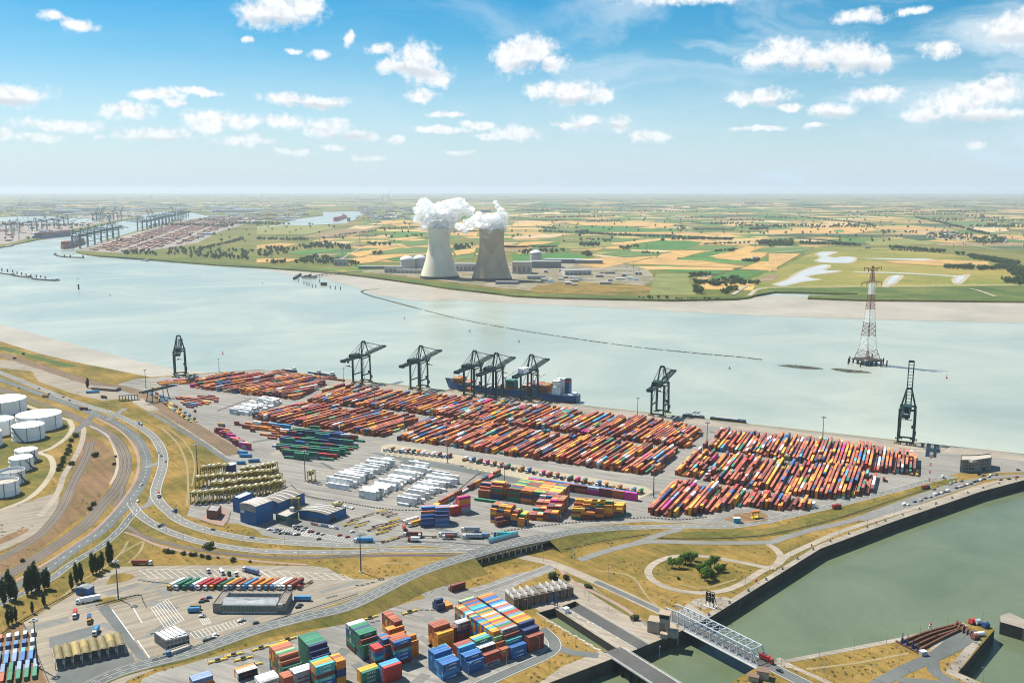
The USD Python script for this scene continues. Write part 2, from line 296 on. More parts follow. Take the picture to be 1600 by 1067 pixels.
ground_mat('worn_earth', [(0.25, (0.21, 0.165, 0.085)), (0.7, (0.29, 0.225, 0.125))], 0.05, 0.2, 0.8, 0.3)
ground_mat('sand', [(0.25, (0.27, 0.23, 0.165)), (0.6, (0.37, 0.32, 0.24))], 0.02, 0.1, 0.6, 0.15)
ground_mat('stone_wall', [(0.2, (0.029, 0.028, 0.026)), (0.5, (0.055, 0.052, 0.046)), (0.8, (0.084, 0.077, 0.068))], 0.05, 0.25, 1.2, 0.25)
mat('concrete', (0.36, 0.34, 0.31), (0.47, 0.445, 0.40), 0.3)
mat('concrete_dark', (0.15, 0.14, 0.128), (0.22, 0.205, 0.185), 0.3)
mat('white_line', (0.72, 0.72, 0.70), (0.55, 0.55, 0.53), 0.3, 0.7)
mat('yellow_line', (0.62, 0.48, 0.16), (0.5, 0.42, 0.2), 0.3, 0.7)
mat('rail_steel', (0.20, 0.17, 0.145), None, 1, 0.5, 0.4)
mat('white_paint', (0.80, 0.80, 0.78), (0.70, 0.70, 0.68), 0.15, 0.5)
mat('tank_white', (0.82, 0.82, 0.80), (0.75, 0.745, 0.72), 0.06, 0.5)
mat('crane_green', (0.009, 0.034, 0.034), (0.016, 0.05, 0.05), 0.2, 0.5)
mat('crane_dark', (0.008, 0.02, 0.02), None, 1, 0.6)
mat('cable_grey', (0.06, 0.07, 0.07), None, 1, 0.6)
mat('steel_grey', (0.42, 0.45, 0.48), (0.52, 0.55, 0.58), 0.3, 0.45, 0.1)
mat('galvanised', (0.33, 0.34, 0.34), None, 1, 0.5, 0.3)
mat('pole_dark', (0.10, 0.105, 0.105), None, 1, 0.6, 0.2)
mat('blue_clad', (0.010, 0.085, 0.215), (0.014, 0.105, 0.255), 0.12, 0.5)
mat('blue_dark', (0.008, 0.03, 0.11), None, 1, 0.5)
mat('roof_brown', (0.155, 0.135, 0.115), (0.21, 0.185, 0.16), 0.12, 0.8)
mat('roof_beige', (0.36, 0.32, 0.27), (0.42, 0.375, 0.32), 0.12, 0.8)
mat('roof_grey', (0.22, 0.22, 0.215), (0.30, 0.295, 0.285), 0.15, 0.8)
mat('roof_pale', (0.52, 0.54, 0.56), (0.44, 0.47, 0.5), 0.2, 0.6)
mat('brick_brown', (0.15, 0.098, 0.072), (0.20, 0.135, 0.10), 0.5, 0.85)
mat('brick_red', (0.16, 0.055, 0.042), (0.20, 0.075, 0.055), 0.5, 0.85)
mat('brick_tan', (0.30, 0.235, 0.175), (0.36, 0.285, 0.215), 0.5, 0.85)
mat('glass_dark', (0.018, 0.03, 0.034), None, 1, 0.12, 0.0, spec=0.6)
mat('glass_green', (0.05, 0.09, 0.085), None, 1, 0.15, 0.0, spec=0.6)
mat('solar', (0.02, 0.022, 0.03), None, 1, 0.25, 0.0, spec=0.6)
mat('canopy_olive', (0.165, 0.135, 0.062), (0.22, 0.18, 0.08), 0.12, 0.6)
mat('canopy_gold', (0.36, 0.27, 0.10), (0.30, 0.23, 0.09), 0.2, 0.55)
mat('machine_yellow', (0.40, 0.30, 0.075), (0.32, 0.24, 0.06), 0.3, 0.55)
mat('signal_yellow', (0.65, 0.45, 0.02), None, 1, 0.5)
mat('signal_red', (0.45, 0.03, 0.025), None, 1, 0.5)
mat('rust', (0.15, 0.06, 0.032), (0.09, 0.042, 0.026), 0.6, 0.85)
mat('pylon_red', (0.24, 0.10, 0.07), (0.19, 0.085, 0.062), 0.1, 0.7)
mat('pylon_white', (0.76, 0.75, 0.72), None, 1, 0.7)
mat('timber_dark', (0.035, 0.034, 0.032), (0.06, 0.055, 0.048), 0.4, 0.8)
mat('tyre', (0.02, 0.02, 0.02), None, 1, 0.8)
mat('tower_pale', (0.70, 0.635, 0.49), (0.61, 0.56, 0.43), 0.02, 0.9)
mat('tower_brown', (0.50, 0.375, 0.245), (0.38, 0.285, 0.19), 0.02, 0.9)
mat('plant_grey', (0.40, 0.385, 0.35), (0.48, 0.46, 0.42), 0.02, 0.85)
mat('plant_dark', (0.19, 0.18, 0.165), (0.25, 0.24, 0.22), 0.02, 0.85)
mat('plant_blue', (0.34, 0.42, 0.45), None, 1, 0.7)
mat('bark', (0.10, 0.075, 0.05), None, 1, 0.9)
mat('ship_blue', (0.009, 0.055, 0.16), (0.013, 0.068, 0.185), 0.05, 0.45)
mat('ship_dark', (0.03, 0.04, 0.055), None, 1, 0.6)
mat('ship_red', (0.22, 0.035, 0.03), None, 1, 0.5)
mat('deck_red', (0.24, 0.10, 0.07), None, 1, 0.7)
mat('deck_grey', (0.30, 0.31, 0.31), (0.36, 0.36, 0.35), 0.2, 0.7)
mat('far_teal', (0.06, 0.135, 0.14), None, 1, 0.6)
mat('far_beige', (0.40, 0.33, 0.27), (0.48, 0.41, 0.34), 0.02, 0.8)
mat('weed', (0.05, 0.052, 0.035), (0.085, 0.085, 0.06), 0.1, 0.9)
ground_mat('plant_yard', [(0.3, (0.10, 0.11, 0.05)), (0.5, (0.20, 0.175, 0.12)), (0.7, (0.30, 0.27, 0.22))], 0.012, 0.08, 0.4)
mat('far_ground', (0.20, 0.175, 0.15), (0.27, 0.24, 0.205), 0.01, 0.9)
mat('cyan_box', (0.03, 0.26, 0.36), None, 1, 0.5)
mat_col('painted')
mat_col('painted_far', 0.7, 0.02, 0.12)
mat_col('field_col', 0.95, 0.012, 0.22, 0.1)
# field crops: colour of the field, patches of growth and fine tram lines
for k in range(14):
    pass

def foliage(name, dark, light, tr):
    N = {'g': ('geometry', {}), 'n': ('noise_texture', {'scale': 0.5, 'detail': 3.0}), 'o': ('object_info', {}), 'w': ('math', {'math_type': 'multiply_add', 'value2': 0.5, 'value3': -0.25}), 'ad': ('math', {'math_type': 'add'}),
         'r': ('rgb_ramp', {'ramp': [(0.25, dark), (0.75, light)]}), 'd': ('principled_bsdf', {'roughness': 0.7, 'specular_ior_level': 0.15}), 't': ('translucent_bsdf', {}), 'm': ('mix_closure', {'fac': tr})}
    L = [('g.position', 'n.vector'), ('o.random', 'w.value1'), ('n.fac', 'ad.value1'), ('w.value', 'ad.value2'), ('ad.value', 'r.fac'), ('r.color', 'd.base_color'), ('r.color', 't.color'), ('d.BSDF', 'm.closure1'), ('t.BSDF', 'm.closure2')]
    MATS[name] = usdkit.material(stage, f'/World/Looks/{name}', N, L, surface='m.closure')
foliage('leaf_dark', (0.016, 0.04, 0.013), (0.04, 0.08, 0.022), 0.25)
foliage('leaf_mid', (0.05, 0.115, 0.015), (0.12, 0.22, 0.035), 0.42)
foliage('leaf_olive', (0.03, 0.05, 0.016), (0.075, 0.095, 0.03), 0.2)
foliage('tuft_straw', (0.15, 0.12, 0.04), (0.28, 0.215, 0.085), 0.2)
foliage('leaf_far', (0.034, 0.075, 0.02), (0.075, 0.125, 0.034), 0.25)

def water(name, col, rough, s1, s2, bs):
    N = {'g': ('geometry', {}), 'mp': ('mapping', {'mapping_type': 'point', 'scale': (1.0, 0.5, 1.0), 'rotation': (0, 0, 0.4)}), 'n1': ('noise_texture', {'scale': s1, 'detail': 4.0, 'roughness': 0.6}), 'n2': ('noise_texture', {'scale': s2, 'detail': 5.0, 'roughness': 0.55, 'distortion': 0.6}),
         'b': ('bump', {'strength': bs, 'distance': 0.4}), 'r': ('rgb_ramp', {'ramp': [(0.3, col[0]), (0.7, col[1])]}), 'rr': ('map_range', {'from_min': 0.3, 'from_max': 0.7, 'to_min': rough[0], 'to_max': rough[1], 'clamp': True}),
         'p': ('principled_bsdf', {'ior': 1.33, 'specular_ior_level': 0.5})}
    L = [('g.position', 'mp.vector'), ('mp.vector', 'n1.vector'), ('g.position', 'n2.vector'), ('n1.fac', 'b.height'), ('n2.fac', 'r.fac'), ('n2.fac', 'rr.value'), ('rr.result', 'p.roughness'), ('b.normal', 'p.normal'), ('r.color', 'p.base_color')]
    MATS[name] = usdkit.material(stage, f'/World/Looks/{name}', N, L, surface='p.BSDF')
water('river_water', ((0.245, 0.285, 0.24), (0.36, 0.388, 0.33)), (0.2, 0.38), 0.06, 0.003, 0.9)
water('dock_water', ((0.088, 0.118, 0.066), (0.128, 0.155, 0.094)), (0.1, 0.25), 0.14, 0.012, 1.0)
water('pond_water', ((0.40, 0.41, 0.39), (0.45, 0.455, 0.43)), (0.25, 0.35), 0.05, 0.004, 0.2)
# ------------------------------------------------------------------ the setting: water, land, fields
def smooth_line(pts, n=6):
    p = np.asarray(pts, float)
    if len(p) < 3: return p
    q = np.vstack([2 * p[0] - p[1], p, 2 * p[-1] - p[-2]]); out = []
    for i in range(1, len(q) - 2):
        for t in np.linspace(0, 1, n, endpoint=False):
            a, b, c, d = q[i - 1:i + 3]
            out.append(0.5 * ((2 * b) + (c - a) * t + (2 * a - 5 * b + 4 * c - d) * t * t + (3 * b - a - 3 * c + d) * t ** 3))
    return np.vstack(out + [p[-1]])
def line(pts, n=6): return LineString(smooth_line(PL(pts), n))
PAVED = []
def strip(pts, w, n=6):
    PAVED.append(line(pts, n).buffer(w / 2, cap_style='flat', join_style='round')); return PAVED[-1]
def poly(pts): return Polygon(PL(pts)).buffer(0)
def blob(pts, n=5): return Polygon(smooth_line(PL(pts + pts[:1]), n)).buffer(0)

WATER = -5.0
dock = poly([(600, 1300), (830, 1060), (850, 930), (1100, 935), (1450, 778), (1600, 734), (1800, 728), (2600, 690), (2600, 1300)])
DOCK = -9.0
struct('river', MB().sheet(sbox(-60000, -2000, 60000, 60000).difference(dock), WATER), 'river_water')
struct('dock_water', MB().sheet(dock, DOCK), 'dock_water')

near_bank = [(-400, 440), (-150, 492), (0, 533), (60, 552), (120, 566), (180, 578), (215, 585), (235, 589), (300, 584.5), (345, 581), (405, 577.5), (441, 581), (920, 634), (1200, 665.3), (1600, 709), (1800, 731)]
dock_edge = [(1830, 738), (1800, 744), (1600, 750), (1532, 768), (1395, 815), (1282, 857), (1200, 908), (1110, 964), (1072, 982), (1047, 993), (985, 1018), (857, 1067), (700, 1128)]
port = poly(near_bank + dock_edge + [(600, 1300), (-700, 1300), (-700, 560)])
slot1 = poly([(841, 957), (866, 950), (964, 1013), (945, 1020)])
slot2 = poly([(878, 947), (899, 939), (907, 945), (891, 951)])
port = port.difference(unary_union([slot1, slot2]))
island = poly([(1100, 1090), (1140, 1067), (1175, 1046), (1200, 1036), (1232, 1029), (1400, 997), (1510, 971), (1530, 968.5), (1554, 983), (1541, 998), (1497, 1050), (1535, 1066), (1660, 1120), (1500, 1350), (1000, 1350)])
pier = poly([(1563, 961), (1577, 956), (1602, 968), (1690, 1006), (1690, 1030), (1598, 981), (1563, 971)])
struct('recess_water', MB().sheet(slot1.buffer(-.05), -5.5), 'dock_water')
struct('port_ground', MB().sheet(port, 0), 'dry_grass')
struct('island_ground', MB().sheet(island, 0), 'dry_grass')
struct('pier_deck', MB().sheet(pier, 0), 'dock_concrete')
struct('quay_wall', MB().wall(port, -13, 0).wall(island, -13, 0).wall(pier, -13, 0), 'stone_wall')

far_bank = [(-300, 402), (-100, 394), (0, 386.5), (20, 382), (60, 374), (105, 366), (150, 353.5), (200, 343), (262, 334.5), (298, 334.5), (288, 341), (250, 351), (166, 374), (128, 388), (118, 393), (128, 396), (155, 400), (200, 402), (260, 407.5), (330, 413), (400, 417), (450, 420.5), (510, 425), (560, 430), (600, 435), (650, 442), (700, 450), (760, 456), (800, 461.5), (850, 464), (900, 465.5), (1050, 468.5), (1150, 466.5), (1172, 464), (1186, 457.5), (1212, 455.5), (1340, 458.5), (1340, 460), (1264, 461), (1262, 465), (1340, 468), (1600, 470.5), (1900, 474), (2600, 480)]
fb = PL(far_bank)
far = Polygon(fb + [(58000, fb[-1][1]), (58000, 58000), (-58000, 58000), (-58000, fb[0][1])]).buffer(0)
inner = [[(-120, 343.5), (-120, 338), (0, 338.5), (60, 336.5), (140, 341), (165, 347), (100, 349), (0, 346.5)], [(216, 337), (240, 332), (262, 330), (300, 331.5), (328, 338), (318, 343.5), (300, 345), (285, 342.5), (232, 342)],
         [(430, 351.5), (462, 341.5), (505, 336.5), (504, 330.5), (560, 329.5), (570, 333), (557, 342), (540, 349), (475, 352.5)]]
far = far.difference(unary_union([poly(p) for p in inner]))
struct('farther_land', MB().sheet(far, 0).wall(far, -6, 0), 'polder')

# mud flats laid bare by the tide
near_mud = poly([(-400, 420), (-100, 478), (0, 503), (60, 520), (130, 538), (200, 556), (270, 572), (330, 578), (440, 578), (441, 583), (345, 584), (235, 594), (120, 572), (0, 540), (-400, 450)])
far_mud = poly([(380, 415), (420, 419.5), (455, 428), (505, 433), (560, 447), (585, 458), (640, 466), (700, 470), (770, 472), (850, 473), (1000, 480), (1100, 486), (1200, 490.5), (1400, 497), (1600, 501), (2600, 520), (2600, 470), (1600, 464), (1150, 460), (900, 458), (700, 440), (500, 418)])
struct('mudflat', MB().sheet(near_mud, WATER + 0.2), 'mud')
struct('mudflat', MB().sheet(far_mud.difference(blob([(672, 468), (700, 466), (790, 470), (770, 474), (700, 474)])), WATER + 0.2), 'mud')
# stone training wall curving into the river
tw = smooth_line(PL([(592, 452), (575, 453), (565, 456), (578, 462), (600, 468), (660, 484), (720, 499), (800, 514), (900, 529.5), (1000, 543), (1100, 553), (1150, 557.5), (1190, 562)], WATER), 8)
m = MB(); r = random.Random(3)
for a, b in zip(tw[:-1], tw[1:]):
    L_ = np.linalg.norm(b - a); k = int(L_ / 5) + 1
    for i in range(k):
        far_out = a[0] < -250
        if not far_out and r.random() < 0.2: continue
        c = a + (b - a) * (i + .5) / k
        m.box(c[0] + r.uniform(-.4, .4), c[1] + r.uniform(-.6, .6), WATER - .4, L_ / k * r.uniform(.7, 1.2), r.uniform(3, 5) * (1.6 if far_out else 0.9), .4 + r.uniform(.4, 1.0), math.atan2(*(b - a)[::-1]))
tag(obj('training_wall', m, 'weed'), 'long thin dark line of stones curving across the pale river', 'breakwater')
for pts, t in (([(1215, 566.5), (1235, 566), (1270, 569), (1286, 572), (1262, 572), (1240, 570)], 'left of the two low dark stone banks before the river pylon'), ([(1298, 572), (1312, 571.5), (1345, 575), (1362, 578), (1330, 577.5), (1312, 575)], 'low dark stone bank under the foot of the river pylon')):
    q = blob(pts); m = MB().prism(q, WATER - .5, WATER + .5)
    for i in range(90):
        x, y = (r.uniform(q.bounds[0], q.bounds[2]), r.uniform(q.bounds[1], q.bounds[3]))
        if q.contains(Point(x, y)): m.box(x, y, WATER + .3, r.uniform(1, 3), r.uniform(1, 3), r.uniform(.3, .9), r.uniform(0, 3))
    tag(obj('stone_bank', m, 'weed'), t, 'stone bank', None)

# fields of the polder: each field a sheet of its own
CROP = dict(g=[(0.43, 0.265, 0.095), (0.46, 0.295, 0.12), (0.39, 0.245, 0.095)], s=[(0.45, 0.34, 0.19), (0.42, 0.31, 0.18)], v=[(0.06, 0.145, 0.034), (0.075, 0.165, 0.04), (0.10, 0.155, 0.05)], d=[(0.045, 0.075, 0.035), (0.055, 0.09, 0.04)], o=[(0.19, 0.19, 0.06), (0.16, 0.175, 0.06)], b=[(0.25, 0.175, 0.095), (0.22, 0.16, 0.09)], l=[(0.16, 0.205, 0.05)])
FA, FB, FC = (lambda x, y: (x / 4 + 800, y / 4 + 280)), (lambda x, y: (x / 4 + 400, y / 4 + 280)), (lambda x, y: (x / 4 + 1200, y / 4 + 280))
seen = [('o', FA, [(900, 590), (1130, 590), (1110, 640), (1160, 725), (850, 725), (870, 640)]), ('v', FA, [(960, 575), (990, 560), (1330, 570), (1300, 590), (1130, 587), (960, 582)]), ('g', FA, [(930, 545), (1390, 555), (1380, 570), (950, 565), (560, 577), (590, 545)]),
 ('g', FA, [(840, 500), (930, 500), (1195, 510), (1480, 550), (1400, 555), (900, 535), (700, 530)]), ('g', FA, [(950, 450), (1060, 445), (1215, 450), (1070, 490), (900, 490)]), ('v', FA, [(1070, 490), (1215, 455), (1310, 440), (1400, 440), (1200, 490)]),
 ('v', FA, [(1090, 430), (1160, 415), (1420, 415), (1380, 430), (1310, 440), (1080, 445)]), ('v', FA, [(800, 400), (930, 385), (1080, 385), (1190, 395), (1080, 440), (800, 440), (680, 430)]), ('g', FA, [(690, 395), (850, 375), (960, 378), (800, 400), (610, 412), (560, 400)]),
 ('v', FA, [(420, 390), (620, 365), (790, 370), (690, 392), (560, 398)]), ('g', FA, [(1250, 495), (1460, 420), (1590, 420), (1490, 455), (1600, 470), (1540, 510), (1420, 510)]), ('v', FA, [(1490, 455), (1600, 425), (1640, 425), (1640, 458)]), ('g', FA, [(1420, 565), (1540, 515), (1660, 515), (1660, 572)]),
 ('v', FA, [(1210, 630), (1280, 605), (1390, 570), (1595, 575), (1440, 635), (1350, 630)]), ('l', FA, [(1440, 640), (1600, 583), (1680, 583), (1480, 640)]), ('b', FA, [(1480, 640), (1600, 600), (1680, 590), (1640, 640)]), ('g', FA, [(0, 275), (180, 265), (330, 270), (150, 295), (0, 298)]),
 ('v', FA, [(360, 300), (480, 290), (620, 300), (1040, 315), (1060, 330), (500, 330)]), ('g', FA, [(320, 275), (760, 265), (1050, 280), (960, 305), (740, 295), (450, 290)]), ('g', FA, [(480, 335), (1060, 330), (1000, 345), (640, 340)]), ('v', FA, [(0, 405), (250, 370), (330, 365), (280, 385), (40, 412)]),
 ('s', FA, [(0, 360), (180, 345), (350, 345), (250, 368), (0, 375)]), ('v', FA, [(0, 470), (350, 460), (520, 490), (300, 520), (0, 520)]), ('o', FA, [(300, 400), (620, 395), (640, 420), (420, 440), (280, 430)]), ('g', FA, [(60, 395), (290, 388), (220, 405), (20, 420)]),
 ('v', FA, [(640, 450), (1010, 455), (880, 480), (720, 490), (560, 475)]), ('s', FA, [(740, 440), (1010, 448), (960, 458), (740, 450)]), ('g', FA, [(380, 500), (640, 490), (880, 490), (700, 530), (560, 560), (420, 540)]),
 ('g', FB, [(0, 415), (150, 400), (270, 405), (180, 425), (0, 440)]), ('v', FB, [(180, 465), (330, 440), (520, 435), (440, 460), (300, 475)]), ('b', FB, [(300, 480), (400, 465), (540, 470), (400, 490)]), ('g', FB, [(560, 500), (850, 470), (1050, 465), (870, 490), (740, 520), (640, 530)]),
 ('g', FB, [(560, 465), (740, 440), (880, 425), (920, 430), (780, 460), (640, 490)]), ('v', FB, [(690, 470), (900, 430), (1070, 440), (1060, 460), (840, 470)]), ('v', FB, [(800, 500), (1060, 470), (1040, 500), (870, 515)]), ('v', FB, [(850, 350), (970, 330), (1070, 335), (1000, 360), (820, 370)]),
 ('g', FB, [(800, 375), (1000, 360), (1040, 365), (900, 385)]), ('g', FB, [(770, 265), (900, 255), (980, 260), (960, 275), (800, 280)]), ('o', FB, [(0, 320), (20, 300), (250, 290), (480, 290), (470, 310), (330, 345), (0, 350)]), ('b', FB, [(280, 360), (560, 310), (760, 315), (650, 345), (400, 370)]),
 ('g', FB, [(0, 500), (160, 495), (300, 498), (200, 520), (0, 525)]), ('v', FB, [(900, 395), (1070, 380), (1080, 410), (950, 420)]), ('g', FB, [(1200, 330), (1390, 335), (1380, 360), (1220, 350)]), ('g', FB, [(1230, 450), (1380, 430), (1370, 460), (1250, 480)]), ('v', FB, [(1240, 480), (1370, 465), (1360, 500), (1250, 505)]),
 ('g', FC, [(0, 465), (210, 467), (0, 590)]), ('v', FC, [(0, 430), (290, 425), (210, 465), (0, 462)]), ('g', FC, [(0, 320), (300, 305), (650, 300), (690, 320), (560, 340), (200, 340), (0, 342)]), ('v', FC, [(405, 320), (470, 318), (480, 333), (410, 332)]), ('d', FC, [(0, 350), (200, 342), (830, 350), (1000, 350), (1060, 380), (930, 385), (820, 362), (0, 362)]),
 ('g', FC, [(620, 295), (900, 290), (1190, 320), (1130, 330), (700, 315)]), ('s', FC, [(1250, 300), (1480, 305), (1520, 325), (1390, 335), (1270, 315)]), ('v', FC, [(1130, 290), (1090, 265), (1300, 265), (1560, 300), (1340, 305)]), ('o', FC, [(600, 390), (870, 372), (1000, 395), (1060, 410), (640, 420)]), ('g', FC, [(700, 515), (1100, 505), (1380, 515), (1390, 545), (1100, 545), (800, 530)])]
UsdGeom.Xform.Define(stage, '/World/farmland'); tag('/World/farmland', kind='structure')
taken = [poly([F(*q) for q in pts]) for _, F, pts in seen]
keep_out = unary_union([poly([(600, 500), (600, 425), (640, 400), (900, 395), (1060, 420), (1100, 500)]), poly([(1170, 500), (1180, 440), (1280, 385), (1400, 380), (1700, 395), (1800, 500)]), poly([(-600, 420), (-300, 325), (640, 322), (480, 380), (560, 420), (300, 420)])] + [q.buffer(4) for q in taken])
for i, ((c, F, pts), q) in enumerate(zip(seen, taken)):
    obj('field', MB().sheet(q.buffer(-3), 0.5 + 0.02 * i, rng.choice(CROP[c])), 'field_col', '/World/farmland', colored=True)
frng = random.Random(11)
def split(q, big, out):
    """Cuts a rectangle (x0, y0, x1, y1 in the field frame) into strips."""
    x0, y0, x1, y1 = q; w, h = x1 - x0, y1 - y0
    if max(w, h) < big * frng.uniform(0.8, 1.7): out.append(q); return
    t = frng.uniform(.32, .68)
    if w > h * frng.uniform(.7, 1.3): split((x0, y0, x0 + w * t, y1), big, out); split((x0 + w * t, y0, x1, y1), big, out)
    else: split((x0, y0, x1, y0 + h * t), big, out); split((x0, y0 + h * t, x1, y1), big, out)
near_f, far_f = [], MB(); far_in = far.buffer(-12)
for bx in range(-6, 7):
    for by in range(0, 9):
        cell = []
        split((-1000, -1000, 1000, 1000), 230 + 42 * by, cell)
        ang = frng.uniform(-14, 22)
        for q in cell:
            g = affinity.translate(affinity.rotate(sbox(*q).buffer(-7), ang, origin=(0, 0)), bx * 2000 + (by % 2) * 700, 3900 + by * 2000)
            c = g.centroid
            if c.y < 2600 or abs(c.x) > 0.62 * c.y + 400: continue
            k = frng.choices('gsvdobx', (24 - by, 12, 24, 7 + 2 * by, 12, 6, 8 + 3 * by))[0]
            if k == 'x': continue
            g = g.difference(keep_out).intersection(far_in)
            if g.is_empty or g.area < 2500: continue
            col = np.array(frng.choice(CROP[k])) * frng.uniform(.85, 1.15)
            near_f.append((c.y, g, col))
near_f.sort(key=lambda t: t[0])
for i, (y, g, col) in enumerate(near_f):
    if i < 230: obj('field', MB().sheet(g, 0.2, col), 'field_col', '/World/farmland', colored=True)
    else: far_f.sheet(g, 0.2, col)
tag(obj('outlying_fields', far_f, 'field_col', '/World/farmland', colored=True), kind='stuff')

struct('meadow', MB().sheet(poly([FC(*q) for q in [(0, 600), (330, 425), (700, 432), (1150, 470), (1640, 540), (1700, 660), (1000, 676), (0, 690), (-100, 690)]]), 0.25), 'pasture')
struct('meadow', MB().sheet(poly([(560, 430), (600, 424), (700, 436), (850, 430), (1000, 430), (1060, 430), (1090, 466), (900, 465), (800, 461), (700, 449)]), 0.25), 'verge_grass')
struct('salt_marsh', MB().sheet(poly([(1176, 462), (1190, 455), (1200, 451), (1340, 449), (1600, 447), (1900, 447), (2600, 470), (2600, 480), (1600, 470), (1340, 467.6), (1263, 464.6), (1264, 461.3), (1342, 460.3), (1342, 458), (1212, 455.2)]), 0.3), 'marsh_green')
struct('river_bank', MB().sheet(poly([(128, 395), (155, 398.5), (260, 405), (400, 414), (510, 421), (600, 431), (700, 444), (800, 457), (900, 461), (1050, 464), (1160, 463), (1150, 466.2), (1050, 468.2), (900, 465.2), (800, 461), (700, 449.6), (600, 434.7), (510, 424.7), (400, 416.7), (260, 407.2), (155, 399.7)]), 0.35), 'marsh_green')
struct('dike', MB().sheet(strip([(1170, 462), (1200, 449.5), (1340, 447.5), (1600, 445), (1800, 444)], 14), 0.4), 'sand')
for pts in ([(300, 470), (340, 455), (430, 457), (370, 480), (420, 492), (470, 485), (545, 492), (520, 522), (440, 525), (330, 520), (300, 510), (330, 490)], [(35, 660), (130, 625), (200, 580), (300, 545), (370, 535), (380, 550), (350, 570), (450, 577), (250, 605), (270, 620), (320, 628), (200, 645), (100, 668)],
            [(550, 579), (780, 583), (1040, 597), (1200, 605), (1250, 597), (1190, 655), (1160, 630), (1170, 612), (1040, 602), (780, 589), (550, 583)], [(740, 640), (775, 605), (835, 605), (800, 640), (735, 675)], [(580, 496), (700, 495), (850, 497), (980, 498), (1040, 505), (970, 510), (850, 506), (700, 501)], [(620, 351), (700, 349), (800, 352), (780, 357), (640, 356)]):
    q = blob([FC(*p) for p in pts], 4)
    struct('pond_shore', MB().sheet(q.buffer(8), 0.6), 'sand')
    struct('pond', MB().sheet(q.buffer(-5), 0.8), 'pond_water')
struct('pond', MB().sheet(blob([(402, 355.5), (420, 353), (445, 353.2), (475, 354), (465, 358), (440, 359), (405, 357.5)]), 0.8), 'pond_water')
for w, pts in ((9, [(534, 405), (545, 398), (560, 390), (566, 387)]), (10, [(470, 367), (500, 360), (535, 352), (545, 346)]), (9, [(1100, 445), (1094, 436), (1112, 431)]), (12, [(1145, 461), (1165, 448), (1175, 447)]), (10, [(1516, 452), (1530, 455), (1555, 464)]), (12, [(1200, 396), (1290, 388), (1360, 390), (1700, 389)]), (9, [(1556, 336), (1560, 330), (1562, 326)]), (9, [(1240, 318), (1250, 325), (1258, 329)]), (9, [(1520, 382), (1533, 386), (1560, 391)])):
    struct('farm_track', MB().sheet(strip(pts, w), 1.6), 'sand')

# ------------------------------------------------------------------ the port's ground: paving, grass, roads, rails
Z1, Z2, Z3, Z4, Z5 = 0.04, 0.08, 0.12, 0.16, 0.20
yard = poly([(186, 600), (212, 592), (236, 590.5), (300, 585.5), (345, 582), (405, 578.5), (441, 582), (920, 635), (1200, 666.3), (1600, 710), (1800, 732), (1800, 738), (1640, 737), (1560, 738), (1510, 738), (1487, 741), (1440, 752), (1400, 763), (1314, 783), (1262, 797), (1236, 804), (1170, 818), (1100, 818), (1000, 815), (920, 822), (870, 831), (830, 842), (795, 852), (760, 852), (700, 848), (640, 847), (560, 851), (480, 849), (420, 836), (395, 825), (370, 818), (318, 813), (292, 806), (298, 788), (310, 765), (330, 745), (357, 722), (330, 698), (290, 672), (255, 650), (225, 632), (196, 622), (178, 610)])
yard = yard.intersection(port.buffer(-0.5))
struct('terminal_yard', MB().sheet(yard, Z1), 'yard_paving')
quay_strip = strip([(445, 586), (920, 640.5), (1200, 672.5), (1600, 717)], 20, 2)
struct('quay_apron', MB().sheet(quay_strip, Z2), 'pale_concrete')
park = poly([(0, 1002), (38, 972), (111, 930), (150, 906), (166, 894), (186, 885), (300, 883), (400, 883), (490, 884), (512, 887), (528, 896), (552, 904), (585, 905), (612, 900), (640, 895), (600, 915), (560, 932), (470, 960), (400, 981), (300, 1012), (237, 1034), (240, 1046), (200, 1062), (150, 1100), (0, 1120)])
struct('truck_park', MB().sheet(park, Z1), 'park_paving')
nyard = poly([(222, 1060), (245, 1050), (320, 1029), (420, 1004), (480, 988), (560, 967), (640, 940), (700, 925), (745, 916), (760, 912), (800, 897), (840, 890), (862, 884), (868, 890), (812, 912), (790, 926), (800, 945), (846, 982), (862, 998), (866, 1012), (852, 1022), (800, 1044), (740, 1070), (640, 1110), (300, 1180), (180, 1180)])
struct('stacking_yard', MB().sheet(nyard, Z1), 'yard_paving')
lockp = poly([(800, 938), (818, 930), (895, 908), (925, 915), (980, 955), (1012, 980), (1030, 968), (1048, 960), (1060, 985), (1047, 993), (985, 1018), (857, 1067), (820, 1082), (880, 1040), (935, 1018), (945, 1008), (860, 965), (835, 950)]).difference(unary_union([slot1, slot2]))
struct('lock_apron', MB().sheet(lockp.intersection(port.buffer(-.2)), Z2), 'pale_concrete')
wall_walk = strip([(1048, 991), (1072, 980), (1112, 960), (1201, 905), (1283, 853.5), (1395, 811.5), (1532, 765), (1600, 747.5)], 7, 1)
struct('dock_walkway', MB().sheet(wall_walk.intersection(port), Z3), 'dock_concrete')
struct('slipway', MB().sheet(poly([(1048, 962), (1085, 936), (1108, 932), (1135, 932), (1146, 938), (1139, 939), (1100, 952), (1093, 948), (1083, 947), (1110, 962), (1075, 978)]), Z2), 'dock_concrete')
def tri(*pts): return poly(list(pts))
